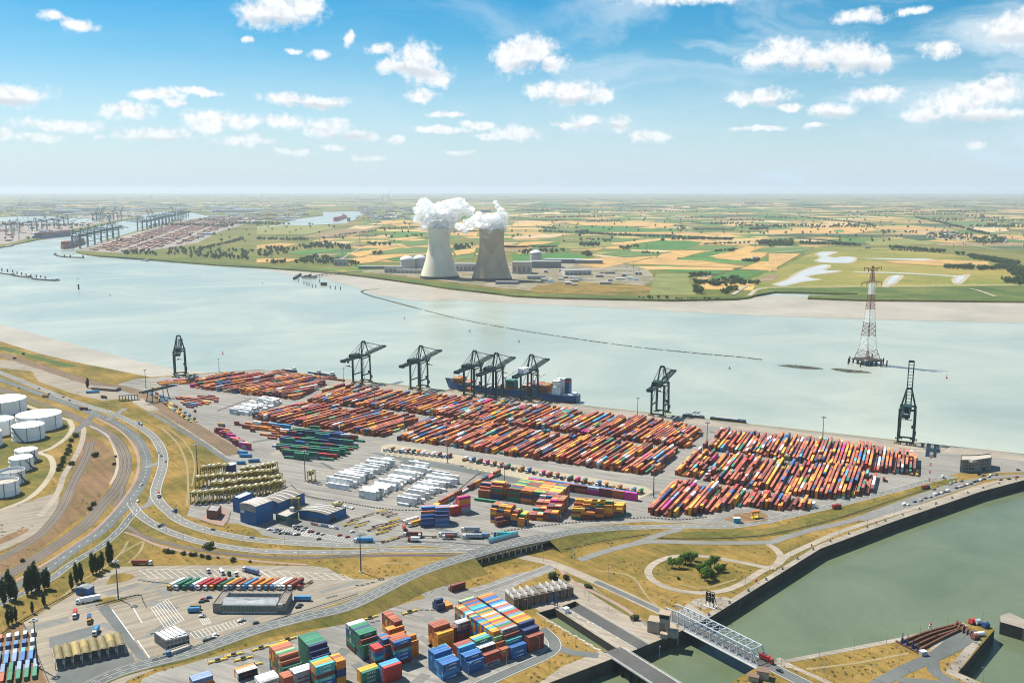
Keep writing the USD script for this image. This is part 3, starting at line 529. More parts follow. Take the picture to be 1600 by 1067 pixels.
# tank farm and roads on the left
struct('tank_farm_ground', MB().sheet(poly([(-60, 612), (0, 612), (40, 622), (95, 640), (112, 655), (108, 680), (70, 708), (82, 728), (72, 752), (40, 785), (-60, 810)]), Z1), 'verge_grass')
struct('heath', MB().sheet(blob([(122, 698), (140, 682), (160, 690), (178, 712), (180, 735), (168, 762), (145, 790), (105, 825), (60, 858), (0, 894), (-40, 900), (0, 868), (50, 835), (90, 802), (108, 760)]), Z1), 'brown_heath')
struct('lorry_ground', MB().sheet(blob([(-40, 802), (0, 795), (40, 785), (70, 775), (92, 772), (86, 798), (62, 828), (20, 852), (-40, 868)], 3), Z1), 'park_paving')
struct('heath', MB().sheet(blob([(-10, 846), (20, 832), (44, 825), (40, 832), (10, 846), (-10, 852)], 3), Z3), 'brown_heath')
struct('heath', MB().sheet(poly([(0, 535), (60, 556), (130, 575), (190, 588), (212, 590), (180, 592), (120, 580), (60, 572), (0, 552)]), Z1), 'dry_grass')
struct('embankment_grass', MB().sheet(poly([(0, 541), (30, 548), (80, 562), (128, 573), (100, 574), (60, 562), (0, 546)]), Z2), 'marsh_green')
struct('lorry_ground', MB().sheet(poly([(0, 562), (40, 566), (55, 574), (95, 585), (140, 598), (185, 612), (200, 622), (160, 626), (115, 615), (60, 596), (50, 580), (0, 575)]), Z1), 'park_paving')
struct('brown_yard', MB().sheet(poly([(-60, 1018), (0, 993), (36, 974), (44, 984), (60, 1030), (78, 1078), (80, 1150), (-60, 1150)]), Z2), 'brown_heath')
struct('brick_compound', MB().sheet(poly([(318, 806), (345, 790), (358, 800), (349, 822), (312, 811)]), Z2), 'red_path')
struct('office_car_park', MB().sheet(poly([(402, 828), (440, 808), (545, 812), (560, 822), (562, 845), (520, 848), (440, 842), (410, 836)]), Z2), 'old_asphalt')
struct('dark_paving', MB().sheet(poly([(76, 996), (155, 975), (158, 988), (78, 1012)]), Z2), 'asphalt')
struct('dark_paving', MB().sheet(poly([(84, 1060), (90, 1048), (205, 1020), (214, 1040), (175, 1062), (100, 1090)]), Z2), 'asphalt')
struct('dark_paving', MB().sheet(poly([(153, 951), (168, 943), (234, 1033), (215, 1028)]), Z2), 'asphalt')
struct('dark_paving', MB().sheet(poly([(158, 925), (215, 910), (225, 912), (170, 931)]), Z2), 'old_asphalt')
for pts in ([(166, 913), (176, 898), (200, 896), (209, 902), (190, 909)], [(150, 938), (172, 932), (196, 934), (190, 939), (160, 944)], [(525, 896), (545, 890), (580, 887), (590, 894), (580, 902), (555, 903)]):
    struct('grass_island', MB().sheet(blob(pts), Z3), 'dry_grass')
for pts in ([(655, 926), (702, 911), (704, 924), (668, 936)], [(560, 982), (590, 973), (600, 985), (570, 996)], [(655, 963), (672, 958), (680, 965), (664, 972)], [(402, 1040), (430, 1034), (436, 1044), (408, 1052)], [(430, 1003), (452, 997), (460, 1003), (438, 1010)]):
    struct('paving_patch', MB().sheet(poly(pts), Z2), 'old_asphalt')

def road(pts, w, m='old_asphalt', z=Z3, name='road', edge=None):
    struct(name, MB().sheet(strip(pts, w), z), m)
    if edge:
        L_ = line(pts); q = MB()
        for o in (-1, 1): q.sheet(L_.parallel_offset(w / 2 - edge, 'left' if o < 0 else 'right').buffer(.14, cap_style='flat'), z + .03)
        return struct('edge_line', q, 'white_line')
def dashes(pts, off=0.0, on=3.0, gap=9.0, w=0.22, z=Z4, m='white_line', name='lane_marking'):
    L_ = line(pts); q = MB(); s = 0.0
    while s < L_.length - on:
        a, b = np.array(L_.interpolate(s).coords[0]), np.array(L_.interpolate(s + on).coords[0]); d = (b - a) / max(np.linalg.norm(b - a), 1e-6); n = np.array([-d[1], d[0]])
        q.sheet(LineString([a + n * off, b + n * off]).buffer(w, cap_style='flat'), z); s += on + gap
    struct(name, q, m)
carr_a = [(-60, 572), (0, 593), (75, 620), (125, 638), (175, 658), (212, 683), (228, 713), (227, 740), (217, 763), (208, 775), (190, 797), (159, 829), (112, 861), (66, 895), (24, 917), (-40, 952)]
carr_b = [(-60, 560), (0, 582), (50, 602), (100, 622), (140, 635), (175, 646), (212, 663), (240, 683), (254, 708), (254, 730), (246, 755), (243, 772), (251, 787), (266, 801), (282, 813), (312, 825), (350, 835), (400, 843), (475, 849), (550, 852), (600, 851), (650, 849), (675, 850), (740, 855), (780, 858)]
carr_a2 = [(214, 796), (200, 812), (187, 828), (159, 852), (112, 880), (81, 903), (37, 926), (-40, 962)]
carr_c = [(205, 786), (217, 802), (237, 817), (270, 833), (320, 848), (400, 860), (475, 862.5), (560, 862), (600, 859.5), (675, 860), (750, 860), (800, 856)]
road(carr_a, 11, 'asphalt', Z3, edge=.5); dashes(carr_a); road(carr_b, 10.5, 'old_asphalt', Z3, edge=.5); dashes(carr_b)
road(carr_a2, 7.5, 'asphalt', Z3, edge=.4); dashes(carr_a2); road(carr_c, 9, 'old_asphalt', Z3, edge=.5); dashes(carr_c)
road([(243, 765), (236, 785), (222, 793), (212, 797)], 8, 'old_asphalt', Z3 + .005); road([(150, 640), (140, 655), (125, 668), (118, 676)], 8, 'asphalt', Z3 + .005); road([(168, 656), (182, 647), (196, 638)], 8, 'old_asphalt', Z3 + .008)
road([(228, 730), (252, 722)], 9, 'old_asphalt', Z3 + .005)
struct('cycle_path', MB().sheet(strip([(150, 652), (186, 672), (206, 692), (216, 715), (215, 738), (207, 758), (196, 775), (172, 805), (140, 834), (95, 865), (40, 898), (-20, 932)], 3), Z2), 'red_path')
struct('cycle_path', MB().sheet(strip([(195, 831), (215, 838), (248, 852), (300, 864), (350, 870), (420, 878), (480, 882)], 3), Z2), 'red_path')
for pts in ([(107, 655), (113, 668), (103, 684), (80, 700), (62, 707), (78, 714), (83, 732), (68, 758), (42, 780), (0, 797)], [(118, 676), (130, 668), (128, 690), (116, 716), (100, 742), (92, 765), (80, 785), (62, 806)], [(40, 633), (80, 648), (107, 656)]):
    struct('service_road', MB().sheet(strip(pts, 6), Z2), 'sand' if pts[0][0] != 118 else 'pale_concrete')
struct('shoulder', MB().sheet(strip([(140, 665), (165, 678), (178, 700), (184, 722), (180, 742), (172, 756)], 3), Z2), 'sand')
# right-hand side roads
main = [(780, 858), (845, 843), (900, 830.5), (975, 824.5), (1070, 822), (1140, 822), (1200, 813), (1240, 804), (1314, 787), (1400, 765), (1455, 750), (1490, 744)]
road(main[2:], 10, 'old_asphalt', Z3, edge=.5); dashes(main[2:])
bridge_road = [(806, 866), (822, 871), (862, 880), (907, 898), (950, 917), (1000, 940), (1038, 958)]
road(bridge_road, 9.5, 'pale_concrete', Z3); road([(930, 908), (950, 917), (1000, 940), (1040, 959)], 5, 'asphalt', Z4)
road([(905, 875), (950, 860), (1000, 848), (1030, 846), (1112, 848), (1200, 847), (1222, 841), (1270, 827), (1307, 819), (1350, 807), (1400, 790), (1450, 771), (1500, 755), (1560, 745), (1640, 741)], 8, 'old_asphalt', Z3); road([(990, 850), (1012, 842), (1035, 834), (1065, 826)], 8, 'old_asphalt', Z3 + .005)
struct('car_park', MB().sheet(poly([(1330, 811), (1365, 797), (1440, 770), (1500, 752), (1540, 748), (1525, 757), (1470, 776), (1400, 800), (1350, 814)]), Z3 + .01), 'old_asphalt')
ring = [(1212, 887), (1190, 885), (1150, 877), (1100, 869), (1055, 869), (1026, 878), (1013, 892), (1021, 907), (1050, 920), (1092, 926), (1132, 922), (1162, 910), (1190, 892), (1214, 882), (1232, 867), (1275, 847), (1312, 831), (1375, 810), (1430, 793), (1487, 775), (1560, 752), (1640, 744)]
road(ring, 6, 'pale_concrete', Z3)
road([(1200, 850), (1212, 858), (1220, 870), (1212, 884)], 6, 'pale_concrete', Z3 + .005)
road([(862, 884), (820, 900), (780, 915), (745, 927)], 8, 'old_asphalt', Z3, edge=.5)
road([(868, 880), (880, 895), (900, 912), (935, 928), (975, 950), (1000, 968)], 3.5, 'red_path', Z2); road([(900, 912), (925, 925), (960, 948), (985, 962), (1010, 980)], 7, 'old_asphalt', Z2)
road([(700, 1092), (800, 1047), (848, 1026), (866, 1012), (863, 998), (846, 982)], 9, 'asphalt', Z3, edge=.5)
road([(866, 1008), (890, 1018), (935, 1024)], 7, 'asphalt', Z3 + .005)
struct('lock_verge', MB().sheet(poly([(842, 970), (850, 968), (945, 1016), (935, 1022), (880, 1004)]), Z2 + .005), 'dry_grass'); struct('lock_verge', MB().sheet(poly([(920, 940), (940, 945), (998, 982), (990, 988)]), Z2 + .005), 'dry_grass'); struct('lock_verge', MB().sheet(poly([(905, 915), (925, 918), (1000, 962), (992, 968), (960, 950)]), Z2 + .01), 'verge_grass')
# loop at the right end of the terminal, island roads
struct('grass_island', MB().sheet(blob([(1130, 812), (1150, 803), (1185, 800), (1200, 806), (1196, 813), (1160, 817)]), Z3), 'brown_heath')
road([(1110, 818), (1140, 802), (1180, 796), (1206, 802), (1208, 812), (1196, 817)], 7, 'old_asphalt', Z3 + .01)
road([(1203, 1040), (1222, 1050), (1262, 1070), (1300, 1092)], 10, 'asphalt', Z3, edge=.5)
road([(1215, 1028), (1240, 1042), (1290, 1064), (1320, 1080)], 4, 'pale_concrete', Z2)
road([(1360, 1075), (1400, 1052), (1440, 1034), (1455, 1027), (1480, 1010), (1500, 988), (1515, 986)], 9, 'asphalt', Z3); road([(1455, 1030), (1480, 1020), (1508, 1004), (1522, 990), (1512, 985)], 6, 'asphalt', Z3 + .005); road([(1456, 1030), (1462, 1050), (1490, 1066), (1530, 1080)], 8, 'asphalt', Z3 + .008); road([(1400, 1062), (1440, 1064), (1500, 1070)], 6, 'asphalt', Z3 + .01)
struct('island_walk', MB().sheet(unary_union([strip([(1205, 1037), (1232, 1031.5), (1400, 999.5), (1510, 975)], 5, 1), poly([(1476, 1050), (1515, 1003), (1537, 998), (1496, 1050), (1534, 1067), (1560, 1080), (1530, 1075)])]).intersection(island), Z2), 'dock_concrete')
struct('gravel_patch', MB().sheet(blob([(1450, 1018), (1462, 1000), (1482, 990), (1488, 995), (1466, 1020)]), Z1), 'pale_concrete')
struct('pavement', MB().sheet(poly([(1205, 1036), (1232, 1031), (1228, 1036), (1240, 1044), (1225, 1042)]), Z2), 'pale_concrete')

# worn tracks in the grass and patches in the paving
for pts, w in (([(252, 668), (275, 690), (290, 720), (294, 760), (292, 790)], 2.2), ([(262, 668), (290, 692), (304, 722), (300, 760)], 1.6), ([(200, 880), (218, 862), (222, 846), (186, 866)], 2), ([(130, 905), (165, 885), (190, 862), (200, 845)], 2), ([(930, 890), (985, 900), (1010, 930), (1030, 950)], 1.8), ([(1060, 912), (1100, 918), (1150, 905)], 1.5), ([(60, 960), (100, 930), (130, 905)], 2.4), ([(1260, 1045), (1340, 1035), (1420, 1020)], 2), ([(700, 900), (740, 884), (800, 872)], 1.6), ([(600, 880), (660, 878), (720, 873)], 1.8)):
    struct('worn_track', MB().sheet(strip(pts, w).intersection(port.union(island)), Z1 + .01), 'worn_earth')
r = random.Random(12)
for area, n, mm in ((yard, 46, 'asphalt'), (yard, 40, 'pale_concrete'), (park, 16, 'old_asphalt'), (nyard, 14, 'old_asphalt'), (nyard, 8, 'asphalt')):
    q = MB(); x0, y0, x1, y1 = area.bounds
    while n:
        x, y = r.uniform(x0, x1), r.uniform(y0, y1)
        g_ = affinity.translate(affinity.rotate(sbox(-r.uniform(4, 18), -r.uniform(1.5, 5), r.uniform(4, 18), r.uniform(1.5, 5)), r.choice((64, -26, 36, -54)), origin=(0, 0)), x, y)
        if g_.within(area): q.sheet(g_, Z1 + .012); n -= 1
    struct('paving_patch', q, mm)
# rails
def rails(pts, tracks=1, w=4.2, m='ballast'):
    L_ = line(pts); PAVED.append(L_.buffer((tracks * w + 1.5) / 2)); struct('rail_bed', MB().sheet(L_.buffer((tracks * w + 1.5) / 2, cap_style='flat'), Z1 + .02), m)
    for k in range(tracks):
        q = MB(); o = (k - (tracks - 1) / 2) * w
        for s in (-.75, .75):
            g = L_.parallel_offset(abs(o + s), 'left' if o + s > 0 else 'right')
            q.sheet(g.buffer(.24, cap_style='flat'), Z1 + .14)
        struct('rail_track', q, 'rail_steel')
rails([(-60, 588), (0, 608), (50, 627), (100, 645), (135, 660), (162, 674), (185, 693), (195, 716), (193, 740), (182, 764), (160, 788), (131, 822), (84, 854), (37, 884), (-20, 916)], 3)
rails([(142, 690), (134, 716), (120, 742), (108, 768), (99, 790), (84, 812), (62, 835), (30, 856), (-20, 884)], 2)
rails([(192, 760), (188, 776), (178, 790)], 1)
rails([(196, 820), (225, 838), (260, 848), (300, 857), (400, 869), (480, 871), (560, 868), (640, 867), (720, 867), (780, 864)], 1)
rails([(0, 553), (60, 572), (140, 597), (190, 606), (221, 616), (240, 629), (265, 646), (302, 667), (345, 694), (368, 710)], 4, 4.6, 'brown_heath')
rails([(250, 622), (280, 638), (330, 666), (390, 702), (400, 710)], 2, 5, 'yard_paving')
road([(232, 644), (250, 653), (287, 675), (325, 699), (357, 721)], 6, 'asphalt', Z3)
struct('bare_ground', MB().sheet(poly([(205, 628), (222, 622), (250, 640), (232, 643)]), Z2), 'pale_concrete')

# road climbing on its embankment to the viaduct
UPR = [(100, 1092, 0), (175, 1054, 0), (237, 1035, 0.2), (300, 1019, 0.6), (400, 984, 1.6), (475, 964, 2.6), (550, 945, 3.8), (650, 896, 5.5), (735, 868, 6.8), (800, 850.5, 7), (850, 840.5, 6), (900, 830, 3), (960, 825, 0.5), (985, 824, 0.15)]
ur = smooth_line(np.array([P(x, y, z) for x, y, z in UPR]), 6)
def profile_strip(c, offs, name, m, closed=False, dz=0.0, i0=0, i1=None):
    """A band between two sideways offsets (offset, height drop) along the climbing road."""
    c = c[i0:i1]; t = np.gradient(c[:, :2], axis=0); t /= np.linalg.norm(t, axis=1)[:, None]; n = np.c_[t[:, 1], -t[:, 0]]
    rows = []
    for o, dr in offs:
        zz = c[:, 2] + dz if dr is None else np.full(len(c), dr)
        oo = o(c[:, 2]) if callable(o) else np.full(len(c), o)
        rows.append(np.c_[c[:, :2] + n * oo[:, None], zz])
    q = MB(); N = len(c)
    for a, b in zip(rows[:-1], rows[1:]):
        q.add(np.vstack([a, b]), [(i, i + 1, N + i + 1, N + i) for i in range(N - 1)])
    return struct(name, q, m)
VI1 = int(np.argmin(np.abs(ur[:, 0] - P(735, 868, 6.8)[0]))); VI2 = int(np.argmin(np.abs(ur[:, 0] - P(846, 841, 6)[0])))
profile_strip(ur, [(-5.6, None), (5.6, None)], 'flyover_road', 'asphalt', dz=.22)
profile_strip(ur, [(-6.6, None), (-5.6, None)], 'flyover_kerb', 'old_asphalt', dz=.3); profile_strip(ur, [(5.6, None), (6.4, None)], 'flyover_kerb', 'old_asphalt', dz=.3)
for o in (-4.9, -.15, 4.7): profile_strip(ur, [(o, None), (o + .2, None)], 'edge_line', 'white_line', dz=.27)
for o in (-2.6, 2.4):
    for j in range(2, len(ur) - 2, 2): pass
q = MB(); d_ = LineString(ur[:, :2])
for s in np.arange(4, d_.length - 6, 8.0):
    for o in (-2.5, 2.4):
        a, b = d_.interpolate(s), d_.interpolate(s + 3); zz = np.interp(s, np.r_[0, np.cumsum(np.linalg.norm(np.diff(ur[:, :2], axis=0), axis=1))], ur[:, 2]) + .3
        t = np.array([b.x - a.x, b.y - a.y]) / 3; n = np.array([t[1], -t[0]]); q.sheet(LineString([np.array([a.x, a.y]) + n * o, np.array([b.x, b.y]) + n * o]).buffer(.13, cap_style='flat'), zz)
struct('lane_marking', q, 'white_line')
for i0, i1 in ((0, VI1 + 1), (VI2, None)):
    profile_strip(ur, [(lambda z: 6.4 + 0 * z, None), (lambda z: 7.5 + 2.6 * z, .02)], 'embankment', 'verge_grass', dz=.2, i0=i0, i1=i1)
    profile_strip(ur, [(lambda z: -7.5 - 1.6 * z, .02), (lambda z: -6.6 + 0 * z, None)], 'embankment', 'verge_grass', dz=.2, i0=i0, i1=i1)
# grass banks beside the viaduct's east end and along the terminal road
for pts in ([(852, 846), (880, 836), (930, 830), (990, 828), (1005, 836), (950, 842), (880, 858), (862, 862)], [(1035, 842), (1060, 832), (1140, 828), (1200, 825), (1250, 812), (1330, 792), (1400, 773), (1470, 751), (1487, 745), (1495, 750), (1460, 765), (1400, 785), (1320, 808), (1250, 830), (1190, 838), (1100, 842)]):
    struct('grass_bank', MB().sheet(blob(pts, 3), Z2), 'verge_grass')
# ------------------------------------------------------------------ large structures
def az_of(a, b): return math.degrees(math.atan2(b[0] - a[0], b[1] - a[1]))
def u_az(az): return np.array([math.sin(math.radians(az)), math.cos(math.radians(az)), 0.0])
QAZ = 115.5                      # along the quay, to the right; QAZ - 90 points to the river

# cooling towers and their steam
def tower(px, py, rb, rt, h, wall, label):
    c = P(px, py, 0)
    t = thing('cooling_tower', label, 'cooling tower', c)
    zs = np.linspace(0, 1, 22); zt = 0.78
    prof = []
    for k in zs:
        a = rt * 0.94; q = (k - zt) / zt
        r_ = math.sqrt(a * a + (rb * rb - a * a) * q * q) if k < zt else a + (rt - a) * ((k - zt) / (1 - zt)) ** 1.6
        prof.append((r_, 9 + (h - 9) * k))
    obj('shell', MB().lathe(prof, 64), wall, t, smooth=50)
    obj('inner_shell', MB().lathe([(r_ - 1.2, z) for r_, z in prof][::-1], 48), wall, t, smooth=50)
    obj('rim', MB().lathe([(rt - 1.2, h), (rt - 1.2, h + .6), (rt + .9, h + .6), (rt + .9, h - 1.4), (rt, h - 1.4)], 64), 'concrete', t)
    q = MB()
    for i in range(40):
        a, b = i * 2 * math.pi / 40, (i + .5) * 2 * math.pi / 40
        for s in (a, b + 2 * math.pi / 80):
            q.beam(((rb + 1.5) * math.cos(b), (rb + 1.5) * math.sin(b), 0), (rb * math.cos(s - .02), rb * math.sin(s - .02), 9.3), 1.1)
    tag(obj('inlet_columns', q, 'concrete_dark', t), kind='stuff')
    obj('basin', MB().lathe([(0, 1.0), (rb + 3, 1.0), (rb + 4, 1.6), (rb + 4, 0)], 48), 'concrete_dark', t)
    return c
tower(687, 434.2, 64, 37.5, 166, 'tower_pale', 'pale grey cooling tower, left one of the two by the river')
tower(768.5, 437.0, 64.5, 42, 166, 'tower_brown', 'brownish weathered cooling tower, right one of the two, with dark streaks')
def steam_mat():
    N = {'d': ('diffuse_bsdf', {'color': (0.985, 0.985, 0.985)}), 't': ('translucent_bsdf', {'color': (0.985, 0.985, 0.985)}), 'm': ('mix_closure', {'fac': 0.75}), 'g': ('geometry', {}), 'n': ('noise_texture', {'scale': 0.05, 'detail': 7.0, 'roughness': 0.7}), 'a': ('attribute', {'attribute': 'col'}), 'sx': ('separate_xyz', {}),
         'ad': ('math', {'math_type': 'subtract'}), 'r': ('map_range', {'range_type': 'smoothstep', 'from_min': -0.16, 'from_max': 0.2, 'to_min': 0, 'to_max': 1, 'clamp': True}), 'tr': ('transparent_bsdf', {}), 'o': ('mix_closure', {})}
    L = [('d.BSDF', 'm.closure1'), ('t.BSDF', 'm.closure2'), ('g.position', 'n.vector'), ('a.color', 'sx.vector'), ('n.fac', 'ad.value1'), ('sx.x', 'ad.value2'), ('ad.value', 'r.value'), ('r.result', 'o.fac'), ('tr.BSDF', 'o.closure1'), ('m.closure', 'o.closure2')]
    MATS['steam'] = usdkit.material(stage, '/World/Looks/steam', N, L, surface='o.closure')
steam_mat()
def plume(px, py, puffs, label, seed):
    base = P(px, py, 0); dist = base[1]; q = MB(); sr = random.Random(seed)
    sph = trimesh.creation.icosphere(3)
    for x, y, r_ in puffs:
        for layer, (k, a) in enumerate(((0.7, 0.40), (1.08, 0.48))):
            d = ray(x, y); c = np.array([0, 0, CAMH]) + d * ((dist + sr.uniform(-20, 20)) / d[1])
            R = r_ * dist / FPX * k
            v = sph.vertices
            n = meshkit.fbm(v * 1.7 + (x * .13, y * .17, seed), 4, seed) - .5
            q.add(c + v * (R * (1 + 0.95 * n))[:, None] * (1.08, 1, 0.95), sph.faces, (a, a, a))
    tag(obj('steam_plume', q, 'steam', smooth=False, colored=True), label, 'steam', None)
plume(687, 434, [(652, 342, 6), (655, 330, 8), (663, 320, 10), (672, 333, 14), (690, 334, 17), (680, 347, 15), (697, 348, 15), (704, 325, 14), (716, 319, 10), (727, 324, 8), (666, 352, 8), (710, 337, 11), (733, 333, 6), (738, 327, 4), (688, 357, 15)], 'white steam drifting off the pale left cooling tower', 5)
plume(768, 437, [(718, 354, 6), (726, 359, 6), (734, 350, 9), (745, 346, 10), (757, 348, 12), (771, 347, 14), (783, 344, 9), (788, 337, 6), (783, 330, 5), (778, 323, 4), (774, 316, 3), (748, 335, 5), (767, 357, 17), (780, 356, 9)], 'white steam drifting off the brown right cooling tower', 9)

# buildings: foot corners a, b, c read off the photograph (a-b and b-c are the sides that show), the fourth corner follows
def foot(a, b, c, z=0.0):
    A, B, C = (P(*q, z)[:2] for q in (a, b, c))
    return np.array([A, B, C, A + C - B])
def shrink(f, d):
    g = Polygon(f).buffer(-d, join_style='mitre'); return g
def facade(mb, p, q, z0, z1, n, m_, w, h, rows=1, proud=.06, col=None):
    """n windows in rows on the wall from p to q, set slightly proud of it as framed glazing."""
    p, q = np.array(p), np.array(q); L_ = np.linalg.norm(q - p); d = (q - p) / L_; nn = np.array([d[1], -d[0]])
    for r_ in range(rows):
        zc = z0 + (z1 - z0) * (r_ + .5) / rows
        for i in range(n):
            c = p + d * L_ * (i + .5) / n + nn * proud
            mb.box(c[0], c[1], zc - h / 2, w, .14, h, math.atan2(d[1], d[0]))
    return mb
def ccw(f):
    return f if Polygon(f).exterior.is_ccw else f[::-1]
def block(t, f, h, wall, roof, z0=0.0, parapet=.6, name='wall'):
    f = ccw(np.asarray(f)); g = Polygon(f)
    obj(name, MB().wall(g, z0, z0 + h).sheet(g.difference(g.buffer(-.4)), z0 + h).wall(g.buffer(-.4), z0 + h - parapet, z0 + h), wall, t)
    obj('roof', MB().sheet(g.buffer(-.41), z0 + h - parapet), roof, t)
    return f
def windows(t, f, sides, z0, z1, n, w, h, rows=1, m='glass_dark', each=True):
    f = ccw(np.asarray(f))
    for s in sides:
        p, q = f[s], f[(s + 1) % 4]
        if not each: obj('window_row', facade(MB(), p, q, z0, z1, n, m, w, h, rows), m, t); continue
        for i in range(n):
            a, b = p + (q - p) * i / n, p + (q - p) * (i + 1) / n
            for r_ in range(rows):
                obj('window', facade(MB(), a, b, z0 + (z1 - z0) * r_ / rows, z0 + (z1 - z0) * (r_ + 1) / rows, 1, m, w, h), m, t)
def arched_roof(t, f, h, rise, roof, seams, along=0, seam_mat='white_paint', z0=0):
    """A shallow curved roof across the footprint with raised seams running over it."""
    f = np.asarray(f); a, b, c, d = (f[(i + along) % 4] for i in range(4)); n = 8; q = MB(); rows = []
    for i in range(n + 1):
        k = i / n; z = z0 + h + rise * (1 - (2 * k - 1) ** 2)
        rows.append((np.r_[a + (d - a) * k, z], np.r_[b + (c - b) * k, z]))
    for (p0, p1), (q0, q1) in zip(rows[:-1], rows[1:]): q.add([p0, p1, q1, q0], [(0, 1, 2, 3)]); 
    for e in (0, 1):
        for r0, r1 in zip(rows[:-1], rows[1:]): q.add([r0[e], r1[e], np.r_[r1[e][:2], z0 + h], np.r_[r0[e][:2], z0 + h]], [(0, 1, 2, 3), (3, 2, 1, 0)])
    obj('roof', q, roof, t)
    for s in range(1, seams + 1):
        k = s / (seams + 1); q = MB()
        for r0, r1 in zip(rows[:-1], rows[1:]):
            q.beam(r0[0] + (r0[1] - r0[0]) * k + (0, 0, .12), r1[0] + (r1[1] - r1[0]) * k + (0, 0, .12), .9, .2)
        obj('roof_seam', q, seam_mat, t)
def C5(x, y): return (x / 5.714 + 290, y / 5.714 + 700)

f = foot(C5(425, 565), C5(488, 582), C5(607, 530))
t = thing('blue_tower_block', 'plain blue block with a flat light blue roof, leftmost of the blue workshop buildings', 'building'); block(t, f, 14.5, 'blue_clad', 'roof_pale')
f = foot(C5(490, 657), C5(632, 692), C5(782, 634))
t = thing('blue_workshop', 'tall dark blue workshop with a beige roof and a grey panel on its left face', 'building'); obj('wall', MB().wall(Polygon(ccw(f)), 0, 17.6), 'blue_clad', t); arched_roof(t, f, 17.6, 1.2, 'roof_beige', 3, 1)
q = MB(); p0, p1 = np.r_[f[0], 0], np.r_[f[1], 0]; d = (p1 - p0) / np.linalg.norm(p1 - p0); nn = np.array([d[1], -d[0], 0]); q.hexa([p0 + nn * .05 + (0, 0, 12), p1 + nn * .05 + (0, 0, 12), p1 + nn * .2 + (0, 0, 12), p0 + nn * .2 + (0, 0, 12), p0 + nn * .05 + (0, 0, 17.4), p1 + nn * .05 + (0, 0, 17.4), p1 + nn * .2 + (0, 0, 17.4), p0 + nn * .2 + (0, 0, 17.4)]); obj('panel', q, 'roof_grey', t)
obj('sign', MB().hexa([p0 + nn * .25 + d * k + (0, 0, z) for z in (9.4, 11.6) for k in (1, 7)] + [p0 + nn * .35 + d * k + (0, 0, z) for z in (9.4, 11.6) for k in (1, 7)]), 'white_paint', t)
f2 = foot(C5(690, 520), C5(832, 585), C5(1066, 488)); hh = f2
A_, B_ = P(*C5(832, 585))[:2], P(*C5(1066, 488))[:2]; D_ = P(*C5(885, 366), 10.2)[:2]; f = np.array([A_, B_, D_, A_ + D_ - B_])
t = thing('blue_hall', 'long blue hall with a curved brown roof and pale seams behind the glass office', 'building'); obj('wall', MB().wall(Polygon(ccw(f)), 0, 10.2), 'blue_clad', t); arched_roof(t, f, 10.2, 1.8, 'roof_brown', 4, 0)
A_, B_, C_ = (P(*C5(*q))[:2] for q in ((1015, 632), (1265, 672), (1434, 606))); f = np.array([A_, B_, C_, A_ + C_ - B_])
t = thing('blue_low_hall', 'low blue hall with a curved brown roof, rightmost of the blue buildings', 'building'); obj('wall', MB().wall(Polygon(ccw(f)), 0, 8.0), 'blue_clad', t); arched_roof(t, f, 8.0, 1.5, 'roof_brown', 4, 1)
windows(t, f, (0, 2), 1.0, 3.6, 10, 3.6, 1.5, 1, 'glass_green', False)
d = (C_ - B_) / np.linalg.norm(C_ - B_); c = B_ + d * 7; obj('door', MB().box(c[0] + d[1] * .1, c[1] - d[0] * .1, 0, 7, .3, 5.5, math.atan2(d[1], d[0])), 'glass_dark', t)
f = foot(C5(808, 668), C5(905, 694), C5(1008, 642))
t = thing('glass_office', 'dark glass office with a flat roof between the blue buildings', 'building'); f = block(t, f, 8.6, 'glass_green', 'roof_beige')
g = Polygon(f); obj('base_band', MB().wall(g.buffer(.15), 0, 1.6).sheet(g.buffer(.15).difference(g.buffer(-.05)), 1.6), 'concrete_dark', t); obj('floor_band', MB().wall(g.buffer(.15), 4.2, 5.0).sheet(g.buffer(.15).difference(g.buffer(-.05)), 5.0), 'crane_dark', t)
obj('roof_tank', MB().lathe([(0, 11.4), (2.2, 11.4), (2.2, 8)], 14, *(P(*C5(950, 560), 8)[:2])), 'concrete', t)
f = foot(C5(190, 627), C5(286, 637), C5(322, 584))
t = thing('brick_substation', 'dark red brick building with a flat grey roof in the small fenced compound', 'building'); block(t, f, 8, 'brick_red', 'roof_grey')
f = foot((383, 735), (364, 741), (367, 727)); c = P(361.5, 739)
t = thing('water_tank', 'round dark blue tank beside the parked straddle carriers', 'tank', c); obj('wall', MB().lathe([(5.2, 0), (5.2, 10)], 20), 'blue_dark', t, smooth=40); obj('roof', MB().lathe([(5.3, 10), (5.3, 10.2), (0, 10.7)], 20), 'roof_pale', t)

# long service building in the truck park
A_, B_, C_ = P(346, 957.5)[:2], P(432, 958)[:2], P(443, 938.5)[:2]
f = np.array([A_, B_, C_, A_ + C_ - B_]); dv = (B_ - A_) / np.linalg.norm(B_ - A_)
t = thing('service_building', 'long grey service building with a solar roof in the truck park', 'building')
f = ccw(f); obj('wall', MB().wall(Polygon(f), 0, 6.2), 'concrete', t)
s_ = [A_, B_, C_, A_ + C_ - B_]
obj('roof', MB().sheet(Polygon(f), 6.2), 'roof_grey', t)
for i in range(12):
    k0, k1 = i / 12 + .006, (i + 1) / 12 - .006
    for e0, e1, z0_, z1_ in ((.06, .48, 6.4, 7.8),):
        q = MB(); a = s_[0] + (s_[1] - s_[0]) * k0; b = s_[0] + (s_[1] - s_[0]) * k1; dd = s_[3] - s_[0]
        q.add([np.r_[a + dd * e1, z1_], np.r_[b + dd * e1, z1_], np.r_[b + dd * .96, 6.3], np.r_[a + dd * .96, 6.3]], [(0, 1, 2, 3), (3, 2, 1, 0)]); obj('solar_panel', q, 'solar', t)
